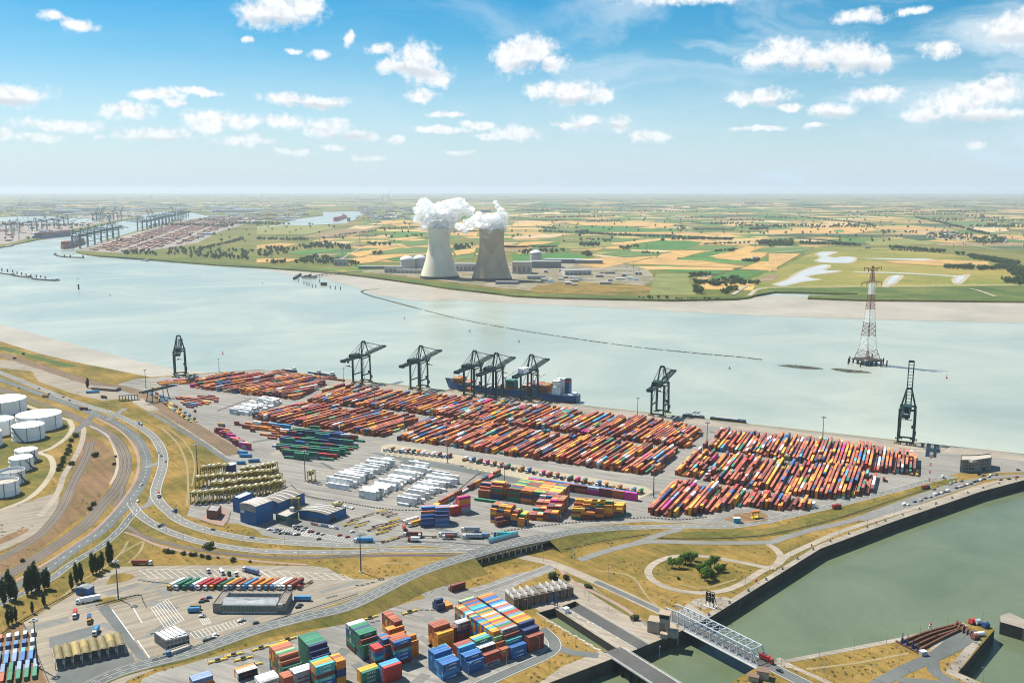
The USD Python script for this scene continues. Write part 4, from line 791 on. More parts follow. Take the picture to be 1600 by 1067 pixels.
q = MB(); dd = s_[3] - s_[0]; q.add([np.r_[s_[0] + dd * .04, 6.3], np.r_[s_[1] + dd * .04, 6.3], np.r_[s_[1] + dd * .47, 7.7], np.r_[s_[0] + dd * .47, 7.7]], [(0, 1, 2, 3), (3, 2, 1, 0)]); obj('roof_light', q, 'roof_pale', t)
for i in range(20):
    a, b = s_[0] + (s_[1] - s_[0]) * i / 20, s_[0] + (s_[1] - s_[0]) * (i + 1) / 20
    obj('window', facade(MB(), a, b, 1.2, 5.6, 1, '', 1.75, 4.0), 'glass_green', t)
for a, b in ((P(333, 957), P(346.5, 957.5)), (P(432, 958), P(446, 957.5))):
    ee = np.array([a[:2], b[:2], b[:2] + dd * 1.06, a[:2] + dd * 1.06]); block(t, ee, 7.0, 'concrete_dark', 'roof_brown', name='end_block')
obj('roof_unit', MB().box(*(P(438, 946, 7)[:2]), 6.4, 3, 2, 2, .3), 'galvanised', t)

# small office with solar panels by the gate
f = foot((241.5, 1003), (260.5, 1016.5), (296.5, 1007)); t = thing('gate_office', 'small two storey grey office with pale roof panels near the weigh lanes', 'building'); f = block(t, f, 7.2, 'roof_grey', 'roof_pale')
windows(t, f, (0, 1, 2), 0.8, 6.6, 6, 1.7, 1.5, 2)
g = Polygon(f); c = g.centroid; d = (f[1] - f[0]) / np.linalg.norm(f[1] - f[0]); n_ = np.array([-d[1], d[0]])
for i in range(5):
    e = MB(); L1, L2 = np.linalg.norm(f[1] - f[0]), np.linalg.norm(f[2] - f[1]); o = f[0] + n_ * L2 * (i + .5) / 5 + d * L1 / 2
    e.beam(np.r_[o - d * L1 * .45, 7.0], np.r_[o + d * L1 * .45, 7.3], L2 / 5 * .7, .15); obj('roof_panel', e, 'white_paint', t)
f = foot((261, 1022), (266, 1025), (298, 1014)); block(t, f, 2.8, 'concrete', 'roof_beige', name='lower_wall')
f = foot((119, 929), (138.5, 931), (148, 925)); t = thing('blue_shed', 'small blue shed with a pale pitched roof at the truck park entrance', 'shed'); ff = ccw(f); obj('wall', MB().wall(Polygon(ff), 0, 5.4), 'blue_clad', t)
s_ = [np.r_[q, 5.4] for q in f]; ra, rb_ = (s_[0] + s_[1]) / 2 + (0, 0, 1.5), (s_[2] + s_[3]) / 2 + (0, 0, 1.5); obj('roof', MB().add([s_[0], ra, rb_, s_[3]], [(0, 1, 2, 3), (3, 2, 1, 0)]).add([s_[1], s_[2], rb_, ra], [(0, 1, 2, 3), (3, 2, 1, 0)]).add([s_[0], s_[1], ra], [(0, 1, 2), (2, 1, 0)]).add([s_[3], s_[2], rb_], [(0, 1, 2), (2, 1, 0)]), 'roof_pale', t)
d = f[1] - f[0]; d /= np.linalg.norm(d); c = (f[0] + f[1]) / 2; obj('door', MB().box(c[0] + d[1] * .1, c[1] - d[0] * .1, 0, 3.4, .4, 3.9, math.atan2(d[1], d[0])), 'glass_dark', t)

# eight-bay arched canopy over the gate lanes
a, b = P(87, 1046), P(197, 1020.5); dv = (b - a)[:2]; Lc = np.linalg.norm(dv); back = P(76, 1012, 4.5)[:2] - P(83.5, 1032, 4.5)[:2]; back = np.array([-dv[1], dv[0]]) / Lc * np.linalg.norm(back) * .95
t = thing('arched_canopy', 'row of eight olive barrel vaults over the truck gate lanes', 'canopy', a, math.degrees(math.atan2(dv[1], dv[0])))
D = np.linalg.norm(back); W = Lc / 8; gold = {2: 1, 3: .45, 6: .5, 5: .3}
for i in range(8):
    rows = MB(); n = 10; y0s = [(0, D)]
    if i in (2, 3, 6): y0s = [(0, D * .45), (D * .45, D)]
    for si, (ya, yb) in enumerate(y0s):
        rows = MB(); prev = None
        for k in range(n + 1):
            an = math.pi * k / n; x = W * (i + .5) - W / 2 * math.cos(an); z = 5.0 + 2.5 * math.sin(an)
            cur = (x, z)
            if prev: rows.hexa([(prev[0], ya, prev[1]), (cur[0], ya, cur[1]), (cur[0], yb, cur[1]), (prev[0], yb, prev[1]), (prev[0], ya, prev[1] + .18), (cur[0], ya, cur[1] + .18), (cur[0], yb, cur[1] + .18), (prev[0], yb, prev[1] + .18)])
            prev = cur
        obj('vault', rows, 'canopy_gold' if (i == 2) or (i == 3 and si == 1) or (i == 6 and si == 1) else 'canopy_olive', t)
for i in range(9):
    for y in (.2, D - .2):
        obj('column', MB().box(i * W, y, 0, .5, .5, 5.0), 'galvanised', t)
    obj('gutter_beam', MB().box(i * W, D / 2, 4.7, .5, D, .35), 'galvanised', t)
for i in range(7): obj('lane_booth', MB().box((i + 1) * W, D * .35, .15, 1.5, 3.2, 2.6), 'steel_grey', t)

# grey building on the quay at the right
A_, M_, B_ = (P(*q)[:2] for q in ((1499.5, 737.5), (1526, 737), (1548, 733.5))); dp = u_az(25)[:2] * 20
t = thing('grey_quay_building', 'grey concrete building with small windows at the right end of the quay', 'building')
g = Polygon([A_, M_, B_, B_ + dp * .9, M_ + dp, A_ + dp]); obj('wall', MB().wall(g, 0, 13.5).sheet(g.difference(g.buffer(-.5)), 13.5).wall(g.buffer(-.5), 12.6, 13.5), 'concrete_dark', t); obj('roof', MB().sheet(g.buffer(-.51), 12.6), 'roof_beige', t)
for p, q_ in ((A_, M_), (M_, B_)):
    for i in range(6):
        if i in (0, 5): continue
        for r_ in range(3): obj('window', facade(MB(), p + (q_ - p) * i / 6, p + (q_ - p) * (i + 1) / 6, 2.2 + r_ * 3.5, 5 + r_ * 3.5, 1, '', 1.9, 1.7), 'glass_dark', t)
obj('roof_hut', MB().box(*(P(1520, 721, 13)[:2]), 12.6, 6, 5, 3.0, .3), 'roof_beige', t)
obj('entrance', facade(MB(), M_, B_, 0, 4, 1, '', 5, 3.6), 'glass_dark', t)

# brick engine house of the lock with its rows of white rooflights
A_, B_ = P(803, 951)[:2], P(896, 931.5)[:2]; dv = (B_ - A_) / np.linalg.norm(B_ - A_); nv = np.array([-dv[1], dv[0]]); L_ = np.linalg.norm(B_ - A_); DW = 15.0
t = thing('engine_house', 'long brown brick engine house with two rows of white rooflights by the lock', 'building', (*A_, 0), math.degrees(math.atan2(dv[1], dv[0])))
obj('wall', MB().box(L_ / 2, DW / 2, 0, L_, DW, 6.6), 'brick_brown', t)
obj('roof', MB().box(L_ / 2, DW / 2, 6.603, L_ + .4, DW + .4, .5), 'roof_brown', t)
nb = 9
for i in range(nb):
    x = L_ * (i + .5) / nb; w = L_ / nb
    obj('pier', MB().box(x - w * .3, -.35, 0, w * .28, .7, 7.6), 'brick_brown', t); obj('pier', MB().box(x + w * .05, -.35, 0, w * .28, .7, 7.6), 'brick_brown', t)
    obj('window', MB().box(x + w * .33, -.06, .5, w * .2, .14, 5.6), 'glass_dark', t)
    for r_ in range(2):
        y0 = 1.2 + r_ * 7.2; q = MB(); x0, x1 = x - w * .36, x + w * .36
        q.hexa([(x0, y0, 7.1), (x1, y0, 7.1), (x1, y0 + 6, 7.1), (x0, y0 + 6, 7.1), (x0, y0, 8.0), (x1, y0, 7.3), (x1, y0 + 6, 7.3), (x0, y0 + 6, 8.0)]); obj('roof_box', q, 'roof_brown', t)
        if i != 4: obj('roof_light', MB().hexa([(x0 - .5, y0, 7.2), (x0 - .02, y0, 7.2), (x0 - .02, y0 + 6, 7.2), (x0 - .5, y0 + 6, 7.2), (x0 - .5, y0, 9.4), (x0 - .3, y0, 9.4), (x0 - .3, y0 + 6, 9.4), (x0 - .5, y0 + 6, 9.4)]), 'white_paint', t)
obj('red_door', MB().box(L_ * .55, -.4, 0, L_ / nb * .6, .3, 6.6), 'brick_red', t)

# bridge control tower
c = P(1027, 985); t = thing('bridge_control_tower', 'tan control tower with a dark window band at the left end of the steel bridge', 'building', c, -20)
obj('wall', MB().box(0, 0, 0, 12, 9, 8.5).box(5.2, -1.5, 0, 6, 6, 11.5), 'brick_tan', t); obj('roof', MB().box(5.2, -1.5, 14.3, 8, 8, .5), 'brick_tan', t); obj('window_band', MB().box(5.2, -1.5, 11.5, 6.6, 6.6, 2.8), 'glass_dark', t); obj('annex', MB().box(11, -4, 0, 7, 6, 4).box(6, -8, 0, 5, 4, 3.2), 'brick_tan', t)
c = P(1192, 1058); t = thing('bridge_pier_house', 'small tan machinery house under the right end of the steel bridge', 'building', c, -20)
obj('wall', MB().box(0, 0, 0, 7, 6, 5).box(-5, -5, 0, 6, 5, 3), 'brick_tan', t); obj('roof', MB().box(0, 0, 5, 7.6, 6.6, .4).box(-5, -5, 3, 6.5, 5.5, .35), 'brick_brown', t)

# steel truss bridge over the lock
a, b = P(1040, 966.5, 0), P(1185, 1042, 0); d = b - a; LB = np.linalg.norm(d); wB = 9.5
t = thing('truss_bridge', 'white steel truss bridge over the lock with a red lorry on it', 'bridge', a, math.degrees(math.atan2(d[1], d[0])))
n = 14; HT = 8.2; stp = LB / n
def top_z(i): return 1.2 + (HT if 2 <= i <= n - 1 else HT * (.93 if i == 1 else .86))
obj('deck', MB().box(LB / 2, wB / 2, -.5, LB + 6, wB - .8, .9), 'dark_asphalt', t)
for s, y in ((0, 0.0), (1, wB)):
    obj('bottom_chord', MB().box(LB / 2, y, -.7, LB, .55, 1.3), 'steel_grey', t)
    q = MB(); P0 = [(i * stp, y, top_z(i)) for i in range(0, n)]
    for p0, p1 in zip(P0[:-1], P0[1:]): q.beam(p0, p1, .7, .7)
    q.beam(P0[-1], (LB, y, 0), .7, .7); obj('top_chord', q, 'steel_grey', t)
    for i in range(0, n): obj('post', MB().beam((i * stp, y, .5), (i * stp, y, top_z(i)), .55 if i > 1 else .9, .5), 'steel_grey', t)
    for i in range(0, n - 1): obj('diagonal', MB().beam(((i + 1) * stp, y, .5), (i * stp, y, top_z(i) - .2), .36, .36), 'steel_grey', t)
    q = MB().beam((0, y - .4 if s == 0 else y + .4, 1.6), (LB, y - .4 if s == 0 else y + .4, 1.6), .1); obj('handrail', q, 'steel_grey', t)
for i in range(2, n): obj('cross_brace', MB().beam((i * stp, .3, top_z(i)), (i * stp, wB - .3, top_z(i)), .4, .5), 'steel_grey', t)
for i in range(2, n - 1): obj('wind_brace', MB().beam((i * stp, .3, top_z(i)), ((i + 1) * stp, wB - .3, top_z(i)), .25, .25), 'steel_grey', t)
obj('footway', MB().box(LB / 2, -1.5, -.4, LB, 2.2, .3), 'deck_grey', t); obj('footway', MB().box(LB / 2, wB + 1.5, -.4, LB, 2.2, .3), 'deck_grey', t)
struct('bridge_abutment', MB().prism(poly([(1034, 968), (1052, 957), (1072, 975), (1058, 990)]), -13, -.75), 'concrete_dark')

# rolling lock gate, closed
l0, l1, r0, r1 = P(956, 1024), P(1035, 1080), P(969, 1013.5), P(1078, 1082); ang = math.atan2(*((r1 - r0)[:2][::-1])); Lg = 95.0; wg = 13.5
t = thing('lock_gate', 'dark rolling lock gate with a roadway on top and white railings', 'lock gate', ((l0 + r0) / 2), math.degrees(ang))
obj('gate_leaf', MB().box(Lg / 2 + 2, 0, -13, Lg, wg - 2, 12.6), 'crane_dark', t); obj('roadway', MB().box(Lg / 2, 0, -.4, Lg + 8, wg, .6), 'dark_asphalt', t)
for s in (-1, 1):
    obj('kerb_beam', MB().box(Lg / 2, s * (wg / 2 + .3), -.3, Lg + 4, .8, .9), 'concrete', t)
    q = MB()
    for k in range(48): q.box(k * 2.0, s * (wg / 2 + .55), .4, .09, .09, 1.1)
    q.box(Lg / 2, s * (wg / 2 + .55), 1.45, Lg, .1, .1).box(Lg / 2, s * (wg / 2 + .55), .95, Lg, .08, .08); obj('railing', q, 'white_paint', t)
for k in range(12): obj('rib', MB().box(5 + k * 8, wg / 2 - .6, -12, .6, .9, 11.4), 'crane_dark', t)
for k in range(12): obj('rib', MB().box(5 + k * 8, -wg / 2 + .6, -12, .6, .9, 11.4), 'crane_dark', t)
# the lock chamber's recesses beside the gate
c0, c1 = P(893, 948), P(1005, 1010)
tag(obj('gate_cover', MB().hexa([tuple(P(*q, 0)[:2]) + (z,) for z in (.1, .45) for q in ((891, 952), (997, 1014), (1013, 1007), (907, 945))]), 'dark_asphalt'), 'dark roadway on top of the second lock gate, drawn into its recess', 'lock gate')
for pts in ([(889, 953), (995, 1015)], [(909, 944), (1016, 1006)], [(870, 949), (968, 1013)], [(838, 958), (941, 1021)]):
    a, b = P(*pts[0]), P(*pts[1]); d = b - a; t = thing('lock_railing', 'pale railing along the lock recess, %s' % ('left edge of the dark gate cover' if pts[0][0] == 889 else 'right edge of the dark gate cover' if pts[0][0] == 909 else 'right edge of the green water slot' if pts[0][0] == 870 else 'left edge of the green water slot'), 'railing', a, math.degrees(math.atan2(d[1], d[0])))
    Lr = np.linalg.norm(d); q = MB()
    for k in range(int(Lr / 3)): q.box(k * 3, 0, 0, .1, .1, 1.1)
    obj('posts', q, 'white_paint', t); obj('top_rail', MB().box(Lr / 2, 0, 1.05, Lr, .12, .12), 'white_paint', t); obj('kerb', MB().box(Lr / 2, 0, .08, Lr, .5, .25), 'concrete', t)
q = MB()
for (x0, y0, x1, y1) in ((852, 968, 938, 1017), (884, 953, 992, 1010)):
    for k in range(7):
        a = P(x0 + (x1 - x0) * (k + .3) / 7, y0 + (y1 - y0) * (k + .3) / 7)
        for j in range(3):
            d = np.array([.86, -.5]); c = a[:2] + d * (j * 1.6); q.box(c[0], c[1], .1, .7, 2.4, .03, .9)
struct('lock_marking', q, 'white_line')
for i, (x, y) in enumerate([(862, 933), (869, 939)]):
    c = P(x, y + 10); t = thing('gate_winch_mast', 'short blue and white winch mast by the lock, %s of two' % ('left' if i == 0 else 'right'), 'mast', c); obj('frame', MB().beam((-1.2, 0, 0), (0, 0, 9), .5).beam((1.2, 0, 0), (0, 0, 9), .5).box(0, 0, 8.5, .8, .8, 1.5), 'blue_clad', t); obj('base', MB().box(0, 0, 0, 3.4, 2, 1), 'concrete', t)
c = P(884, 956); t = thing('lock_hut', 'small white hut between the two lock recesses', 'hut', c, 35); obj('wall', MB().box(0, 0, .1, 4, 3.4, 3), 'white_paint', t); obj('roof', MB().box(0, 0, 3.1, 4.4, 3.8, .3), 'roof_pale', t)

# viaduct: girders and piers
cc = ur[VI1:VI2 + 1]; t = thing('viaduct', 'dark concrete viaduct carrying the road over the access road', 'bridge'); tt = np.gradient(cc[:, :2], axis=0); tt /= np.linalg.norm(tt, axis=1)[:, None]; nn = np.c_[tt[:, 1], -tt[:, 0]]
for o in (-6.3, 6.3):
    q = MB()
    for i in range(len(cc) - 1):
        q.beam(np.r_[cc[i, :2] + nn[i] * o, cc[i, 2] - .6], np.r_[cc[i + 1, :2] + nn[i + 1] * o, cc[i + 1, 2] - .6], .5, 1.7)
    obj('edge_girder', q, 'concrete_dark', t)
    q = MB()
    for i in range(len(cc) - 1): q.beam(np.r_[cc[i, :2] + nn[i] * o, cc[i, 2] + 1.3], np.r_[cc[i + 1, :2] + nn[i + 1] * o, cc[i + 1, 2] + 1.3], .12, .5)
    obj('parapet_rail', q, 'galvanised', t)
q = MB()
for i in range(len(cc) - 1): q.hexa([np.r_[cc[i, :2] - nn[i] * 6.2, cc[i, 2] - 1], np.r_[cc[i, :2] + nn[i] * 6.2, cc[i, 2] - 1], np.r_[cc[i + 1, :2] + nn[i + 1] * 6.2, cc[i + 1, 2] - 1], np.r_[cc[i + 1, :2] - nn[i + 1] * 6.2, cc[i + 1, 2] - 1]] + [np.r_[cc[i, :2] - nn[i] * 6.2, cc[i, 2] + .15], np.r_[cc[i, :2] + nn[i] * 6.2, cc[i, 2] + .15], np.r_[cc[i + 1, :2] + nn[i + 1] * 6.2, cc[i + 1, 2] + .15], np.r_[cc[i + 1, :2] - nn[i + 1] * 6.2, cc[i + 1, 2] + .15]])
obj('deck_slab', q, 'concrete_dark', t)
for i in range(1, len(cc) - 1, 1):
    for o in (-4.6, 0, 4.6): x, y = cc[i, :2] + nn[i] * o; obj('pier', MB().box(x, y, 0, 1, 1, cc[i, 2] - 1, .5), 'concrete', t)

# oil tanks
def tank(cx, yb, rpx, h, roof, label, stripe=True, stair=None):
    r_ = rpx * (P(cx + 1, yb)[0] - P(cx, yb)[0]); c = P(cx, yb) ; c = c + np.array([c[0], c[1], 0]) / np.linalg.norm(c[:2]) * r_
    t = thing('oil_tank', label, 'storage tank', c); n = 56
    obj('shell', MB().lathe([(r_, 0.02), (r_, h)], n), 'tank_white', t, smooth=30)
    if roof == 'tank_white': obj('roof', MB().lathe([(r_ + .12, h), (r_ + .12, h + .3), (r_ * .5, h + r_ * .045), (0, h + r_ * .06)], n), 'white_paint', t, smooth=30)
    else:
        obj('rim', MB().lathe([(r_ - .2, h - 3), (r_ - .2, h + .25), (r_ + .15, h + .25), (r_ + .15, h)], n), 'white_paint', t); obj('roof', MB().lathe([(r_ - .2, h - 2.2), (0, h - 1.8)], n), roof, t)
    for z in (h * .35, h * .72): obj('wind_girder', MB().lathe([(r_, z), (r_ + .35, z), (r_ + .35, z + .25), (r_, z + .25)], n), 'white_paint', t)
    obj('base_ring', MB().lathe([(r_ + 1.2, 0), (r_ + 1.2, .25), (r_, .3)], n), 'concrete_dark', t)
    vx = math.atan2(-c[1], -c[0])
    for o in (-.1, .75):
        an = vx + o; obj('riser_pipe', MB().tube(((r_ + .4) * math.cos(an), (r_ + .4) * math.sin(an), 0), ((r_ + .4) * math.cos(an), (r_ + .4) * math.sin(an), h + .8), .3, n=6), 'brick_red', t)
    if stair is not None:
        q = MB(); pts = [((r_ + .7) * math.cos(vx + stair + k * .08), (r_ + .7) * math.sin(vx + stair + k * .08), h * (1 - k / 10)) for k in range(11)]
        for p0, p1 in zip(pts[:-1], pts[1:]): q.beam(p0, p1, 1.0, .5)
        obj('stair', q, 'crane_dark', t)
tank(6, 650, 34, 17.5, 'tank_white', 'large white oil tank cut by the left picture edge, farthest back')
tank(-2, 682.5, 24, 18, 'tank_white', 'white oil tank at the left picture edge, in front of the farthest one', stair=None)
tank(62.8, 675, 33, 17.5, 'tank_white', 'widest white oil tank in full view, beside the bend of the service road')
tank(45.6, 690, 23.6, 16.5, 'tank_white', 'white oil tank with a dark slanting stair, in front of the widest tank', stair=-1.1)
tank(-22, 702, 24, 16.5, 'tank_white', 'white oil tank of which only a sliver shows at the left edge')
tank(42.5, 724, 16.4, 13, 'tank_white', 'small white oil tank, farthest of the row of four small ones', stair=.3)
tank(34.5, 737, 17.1, 13, 'tank_white', 'small white oil tank, second farthest of the row of four', stair=.3)
tank(20.5, 758.5, 18.2, 13, 'roof_grey', 'small white oil tank with a sunken dark roof', stair=.4)
tank(9.5, 777.5, 20, 14, 'roof_beige', 'small white oil tank with a beige roof, nearest of the tanks')

# ship-to-shore cranes
def make_crane(path, boom_deg, house='crane_green', simple=False, spread=None, m='crane_green'):
    g, w, H, A = 23.0, 16.5, 40.0, 63.0; t = path
    for sx in (-1, 1):
        for y in (0, g):
            top = (sx * w / 2 * (.93 if y else 1), y + (-.5 if y else 0), H + 1.5)
            lg_ = obj('leg', MB().beam((sx * w / 2, y, 2), top, 2.2, 2.3), m, t)
            q = MB()
            for k in (-3.2, -1.1, 1.1, 3.2): q.box(sx * w / 2 + k, y, .25, 1.5, 1.2, 1.0)
            q.box(sx * w / 2, y, 1.2, 8, 1, .9); obj('bogie', q, 'machine_yellow' if not simple else m, lg_)
        obj('cross_beam', MB().beam((sx * w / 2, 0, 14.5), (sx * w / 2, g, 14.5), 1.4, 1.6), m, t)
        obj('top_beam', MB().beam((sx * w / 2, -1, H), (sx * w / 2 * .93, g, H), 1.0, 1.6), m, t)
        obj('brace', MB().beam((sx * w / 2, 1, 15.5), (sx * w / 2, g - 2, H - 1), .6), m, t)
        obj('apex_leg', MB().beam((sx * w / 2 * .93, g - .5, H + 1), (sx * 2.6, g - 5, A), 1.5, 1.5), m, t)
        obj('apex_strut', MB().beam((sx * 3.2, g - 16, H + 3), (sx * 2.6, g - 6, A - 1), .9, .9), m, t)
        obj('back_stay', MB().tube((sx * 2.8, g - 6, A), (sx * 3.2, -26, H + 2.5), .3, n=5), m, t)
        obj('back_stay', MB().tube((sx * 2.8, g - 6, A), (sx * w / 2, 0, H + 1.5), .22, n=5), m, t)
    for y in (0, g):
        obj('sill_beam', MB().box(0, y, 2.2, w, 1.4, 1.7), m, t)
        obj('portal_beam', MB().box(0, y, H + .4, w + 1.6, 1.4, 2.0), m, t)
    obj('apex_head', MB().box(0, g - 5, A - .6, 6.4, 2.4, 1.5).box(-1.5, g - 5, A + .9, 1.6, 2, 1).box(1.5, g - 5, A + .9, 1.6, 2, 1), m, t)
    q = MB()
    for sx in (-3.4, 3.4): q.box(sx, (g - 36) / 2 - 1, H + 1.0, 1.7, g + 36, 2.6)
    for k in range(8): q.box(0, -34 + k * 7.5, H + 1.6, 6.8, .6, .8)
    q.box(0, -36, H - .2, 8, 3, 4); obj('girder', q, m, t)
    obj('walkway', MB().box(-5, -8, H + 1.4, 1, 60, .15).box(-5.5, -8, H + 2.4, .1, 60, .1), m, t)
    obj('machinery_house', MB().box(0, -6 if house == 'crane_green' else -9, H + 3.2, 9, 17, 5.2 if house == 'crane_green' else 7), house, t)
    # boom, hinged at the waterside
    ca, sa = math.cos(math.radians(boom_deg)), math.sin(math.radians(boom_deg)); LBm = 52.0
    def bp(x, s, h): return (x, g + 1 + s * ca - h * sa, H + 2 + s * sa + h * ca)
    q = MB()
    for sx in (-2.8, 2.8):
        q.beam(bp(sx, 0, 0), bp(sx, LBm, 0), 1.1, 1.3); q.beam(bp(sx * .9, 2, 3.4), bp(sx * .9, LBm - 5, 3.0), .7, .7)
        for k in range(13):
            q.beam(bp(sx, k * 4, 0), bp(sx * .9, k * 4 + 2, 3.2), .42); q.beam(bp(sx * .9, k * 4 + 2, 3.2), bp(sx, min(k * 4 + 4, LBm), 0), .42)
    for k in range(0, 14): q.beam(bp(-2.8, k * 4, 0), bp(2.8, k * 4, 0), .5)
    q.beam(bp(-3.2, LBm, .5), bp(3.2, LBm, .5), 1.2, 2.4); obj('boom', q, m, t)
    for s in (22, 44):
        for sx in (-2.6, 2.6):
            obj('fore_stay', MB().tube((sx, g - 4.5, A), bp(sx, s, 3), .3, n=5), m, t)
    if spread is not None:
        yy = spread; zt = H + 1
        if boom_deg > 20 and yy > g: yy = 5
        obj('trolley', MB().box(0, yy, zt - .6, 5.4, 5, 1.2), 'crane_dark', t); obj('cab', MB().box(2.2, yy - 4, zt - 3.2, 2.2, 2.6, 2.5), 'glass_dark', t)
        q = MB(); zs_ = zt - 9
        for a_ in (-1.5, 1.5):
            for b_ in (-1, 1): q.tube((a_, yy + b_, zs_), (a_, yy + b_, zt), .07, n=4)
        obj('hoist_rope', q, 'cable_grey', t); obj('spreader', MB().box(0, yy, zs_ - .6, 12, .9, .6).box(0, yy, zs_ - .2, 3, 2, 1.3).box(-5.8, yy, zs_ - .9, .5, 2.4, .6).box(5.8, yy, zs_ - .9, .5, 2.4, .6), 'rust', t)
    if not simple:
        q = MB()
        for k in range(9): q.box(w / 2 + 1.4, 2 if k % 2 else 4.4, 3 + k * 4.1, 1.1, 1.1, .15); q.beam((w / 2 + 1.4, 2 if k % 2 else 4.4, 3 + k * 4.1), (w / 2 + 1.4, 4.4 if k % 2 else 2, 3 + (k + 1) * 4.1), .7, .15)
        obj('stair', q, m, t); obj('cable_reel', MB().tube((w / 2 + 1, g, 9), (w / 2 + 2, g, 9), 2.6, n=14), m, t); obj('electric_house', MB().box(w / 2 - 2, g - .5, 15, 3, 3, 3.2), m, t)
protos = {}
for k, (bd, hs, sp) in {'down': (6, 'crane_green', -22), 'work': (6, 'crane_green', 40), 'white': (6, 'white_paint', 34), 'half': (6, 'crane_green', 8), 'up': (82, 'crane_green', -8), 'far_work': (6, 'crane_green', -20)}.items():
    protos[k] = proto('quay_crane_' + k); make_crane(protos[k], bd, hs, spread=sp)
for k, px, py, kind, az, lab in [('a', 281.5, 589, 'far_work', -17, 'dark green quay crane seen end on, standing alone at the left end of the quay'), ('b', 559, 600.5, 'down', QAZ - 90, 'dark green quay crane left of the ship, leftmost one with its boom over water'),
        ('c', 649, 609.5, 'work', QAZ - 90, 'dark green quay crane just left of the ship bow'), ('d', 733, 619.5, 'work', QAZ - 90, 'dark green quay crane over the ship foredeck, leftmost of the pair'), ('e', 767, 624, 'work', QAZ - 90, 'dark green quay crane over the ship hold, right one of the pair'),
        ('f', 822, 627.5, 'white', QAZ - 90, 'dark green quay crane with a white machinery house over the ship'), ('g', 1027, 650.5, 'half', QAZ - 90, 'dark green quay crane alone at an empty berth, right of the ship'), ('h', 1414, 694.5, 'up', QAZ - 90, 'dark green quay crane with its boom raised, rightmost on the quay')]:
    copy_of(protos[kind], 'quay_crane', lab, 'quay crane', P(px, py), rot_of(az) - 90, 'quay cranes of the terminal')

# container ship alongside
a, b = P(693, 608.5, WATER), P(897, 632, WATER); sd = b - a; LS = np.linalg.norm(sd); sn = np.array([-sd[1], sd[0], 0]) / LS; BW = 27.0
so = a + sd / 2 + sn * (BW / 2 + 1.5)
t = thing('container_ship', 'blue container ship with a white deckhouse moored under the cranes', 'ship', so, math.degrees(math.atan2(sd[1], sd[0])))
def hull_ring(x, z):
    k = (x + LS / 2) / LS; f_ = max(0.0, min(1, k / (.17 + .03 * z / 12))) ** .6 if k < .2 else 1.0
    if k > .88: f_ = 1 - ((k - .88) / .12) ** 2 * (.45 if z > 5 else .8)
    return BW / 2 * f_
xs = np.r_[-LS / 2, np.linspace(-LS / 2 + 1, -LS / 2 + LS * .2, 10), np.linspace(-LS * .25, LS * .36, 8), np.linspace(LS * .38, LS / 2, 7)]
def dz(x): return 10.5 + (4.5 * max(0, (-x - LS * .38) / (LS * .12)) if x < -LS * .38 else 0)
q, q2, dk = MB(), MB(), MB()
for x0, x1 in zip(xs[:-1], xs[1:]):
    for s in (-1, 1):
        p = lambda x, z, e=0: (x - (z / 12 * 5 if x <= -LS / 2 + .5 else 0) * 1.0, s * (hull_ring(x, z)), z)
        fl = [(0, 1, 2, 3)] if s < 0 else [(3, 2, 1, 0)]
        q.add([p(x0, 1), p(x1, 1), p(x1, dz(x1)), p(x0, dz(x0))], fl); q2.add([p(x0, -4), p(x1, -4), p(x1, 1.0), p(x0, 1.0)], fl)
    dk.add([(x0, -hull_ring(x0, 9), dz(x0) - 1.1), (x1, -hull_ring(x1, 9), dz(x1) - 1.1), (x1, hull_ring(x1, 9), dz(x1) - 1.1), (x0, hull_ring(x0, 9), dz(x0) - 1.1)], [(0, 1, 2, 3)])
e = LS / 2; q.add([(e, -hull_ring(e, 6), 1), (e, hull_ring(e, 6), 1), (e, hull_ring(e, 6), dz(e)), (e, -hull_ring(e, 6), dz(e))], [(0, 1, 2, 3)])
obj('hull', q, 'ship_blue', t, smooth=40); obj('boot_top', q2, 'ship_red', t, smooth=40); obj('deck', dk, 'deck_grey', t)
xb = LS * .37
for k in range(6): pp = obj('deck_storey', MB().box(xb - 2, 0, 9.5 + k * 3.0, 13 - k * .5, BW - 3 - k * .6 - (3 if k > 3 else 0), 2.8), 'white_paint', t); obj('window_row', MB().box(xb - 2, 0, 10.8 + k * 3.0, 13.1 - k * .5, BW - 7 - k * .8, .8), 'glass_dark', pp)
obj('bridge', MB().box(xb - 2, 0, 27.5, 9, BW + 1, 3).box(xb - 2, 0, 30.5, 6, 10, 2), 'white_paint', t); obj('bridge_window', MB().box(xb - 2, 0, 28.6, 9.2, BW - 1, 1.1), 'glass_dark', t)
ff_ = obj('funnel', MB().box(xb + 12, 0, 9.5, 7, 9, 19), 'ship_blue', t); obj('band', MB().box(xb + 12, 0, 28.5, 7.05, 9.05, 2.2), 'signal_red', ff_); obj('cap', MB().box(xb + 12, 0, 30.7, 6.4, 8, 2.4), 'crane_dark', ff_)
obj('mast', MB().tube((xb - 3, 0, 32), (xb - 3, 0, 42), .5, .25).box(xb - 3, 0, 38, .5, 6, .5), 'white_paint', t)
obj('foremast', MB().tube((-LS * .46, 0, 13), (-LS * .46, 0, 25), .4, .2), 'white_paint', t); obj('aft_house', MB().box(LS * .44, 0, 9.5, 14, BW * .7, 2.6), 'white_paint', t)
for k in range(11):
    if k in (3, 8): continue
    obj('hatch_cover', MB().box(-LS * .36 + k * 14.2, 0, 9.5, 13, BW - 5, 1.8), 'deck_grey', t)
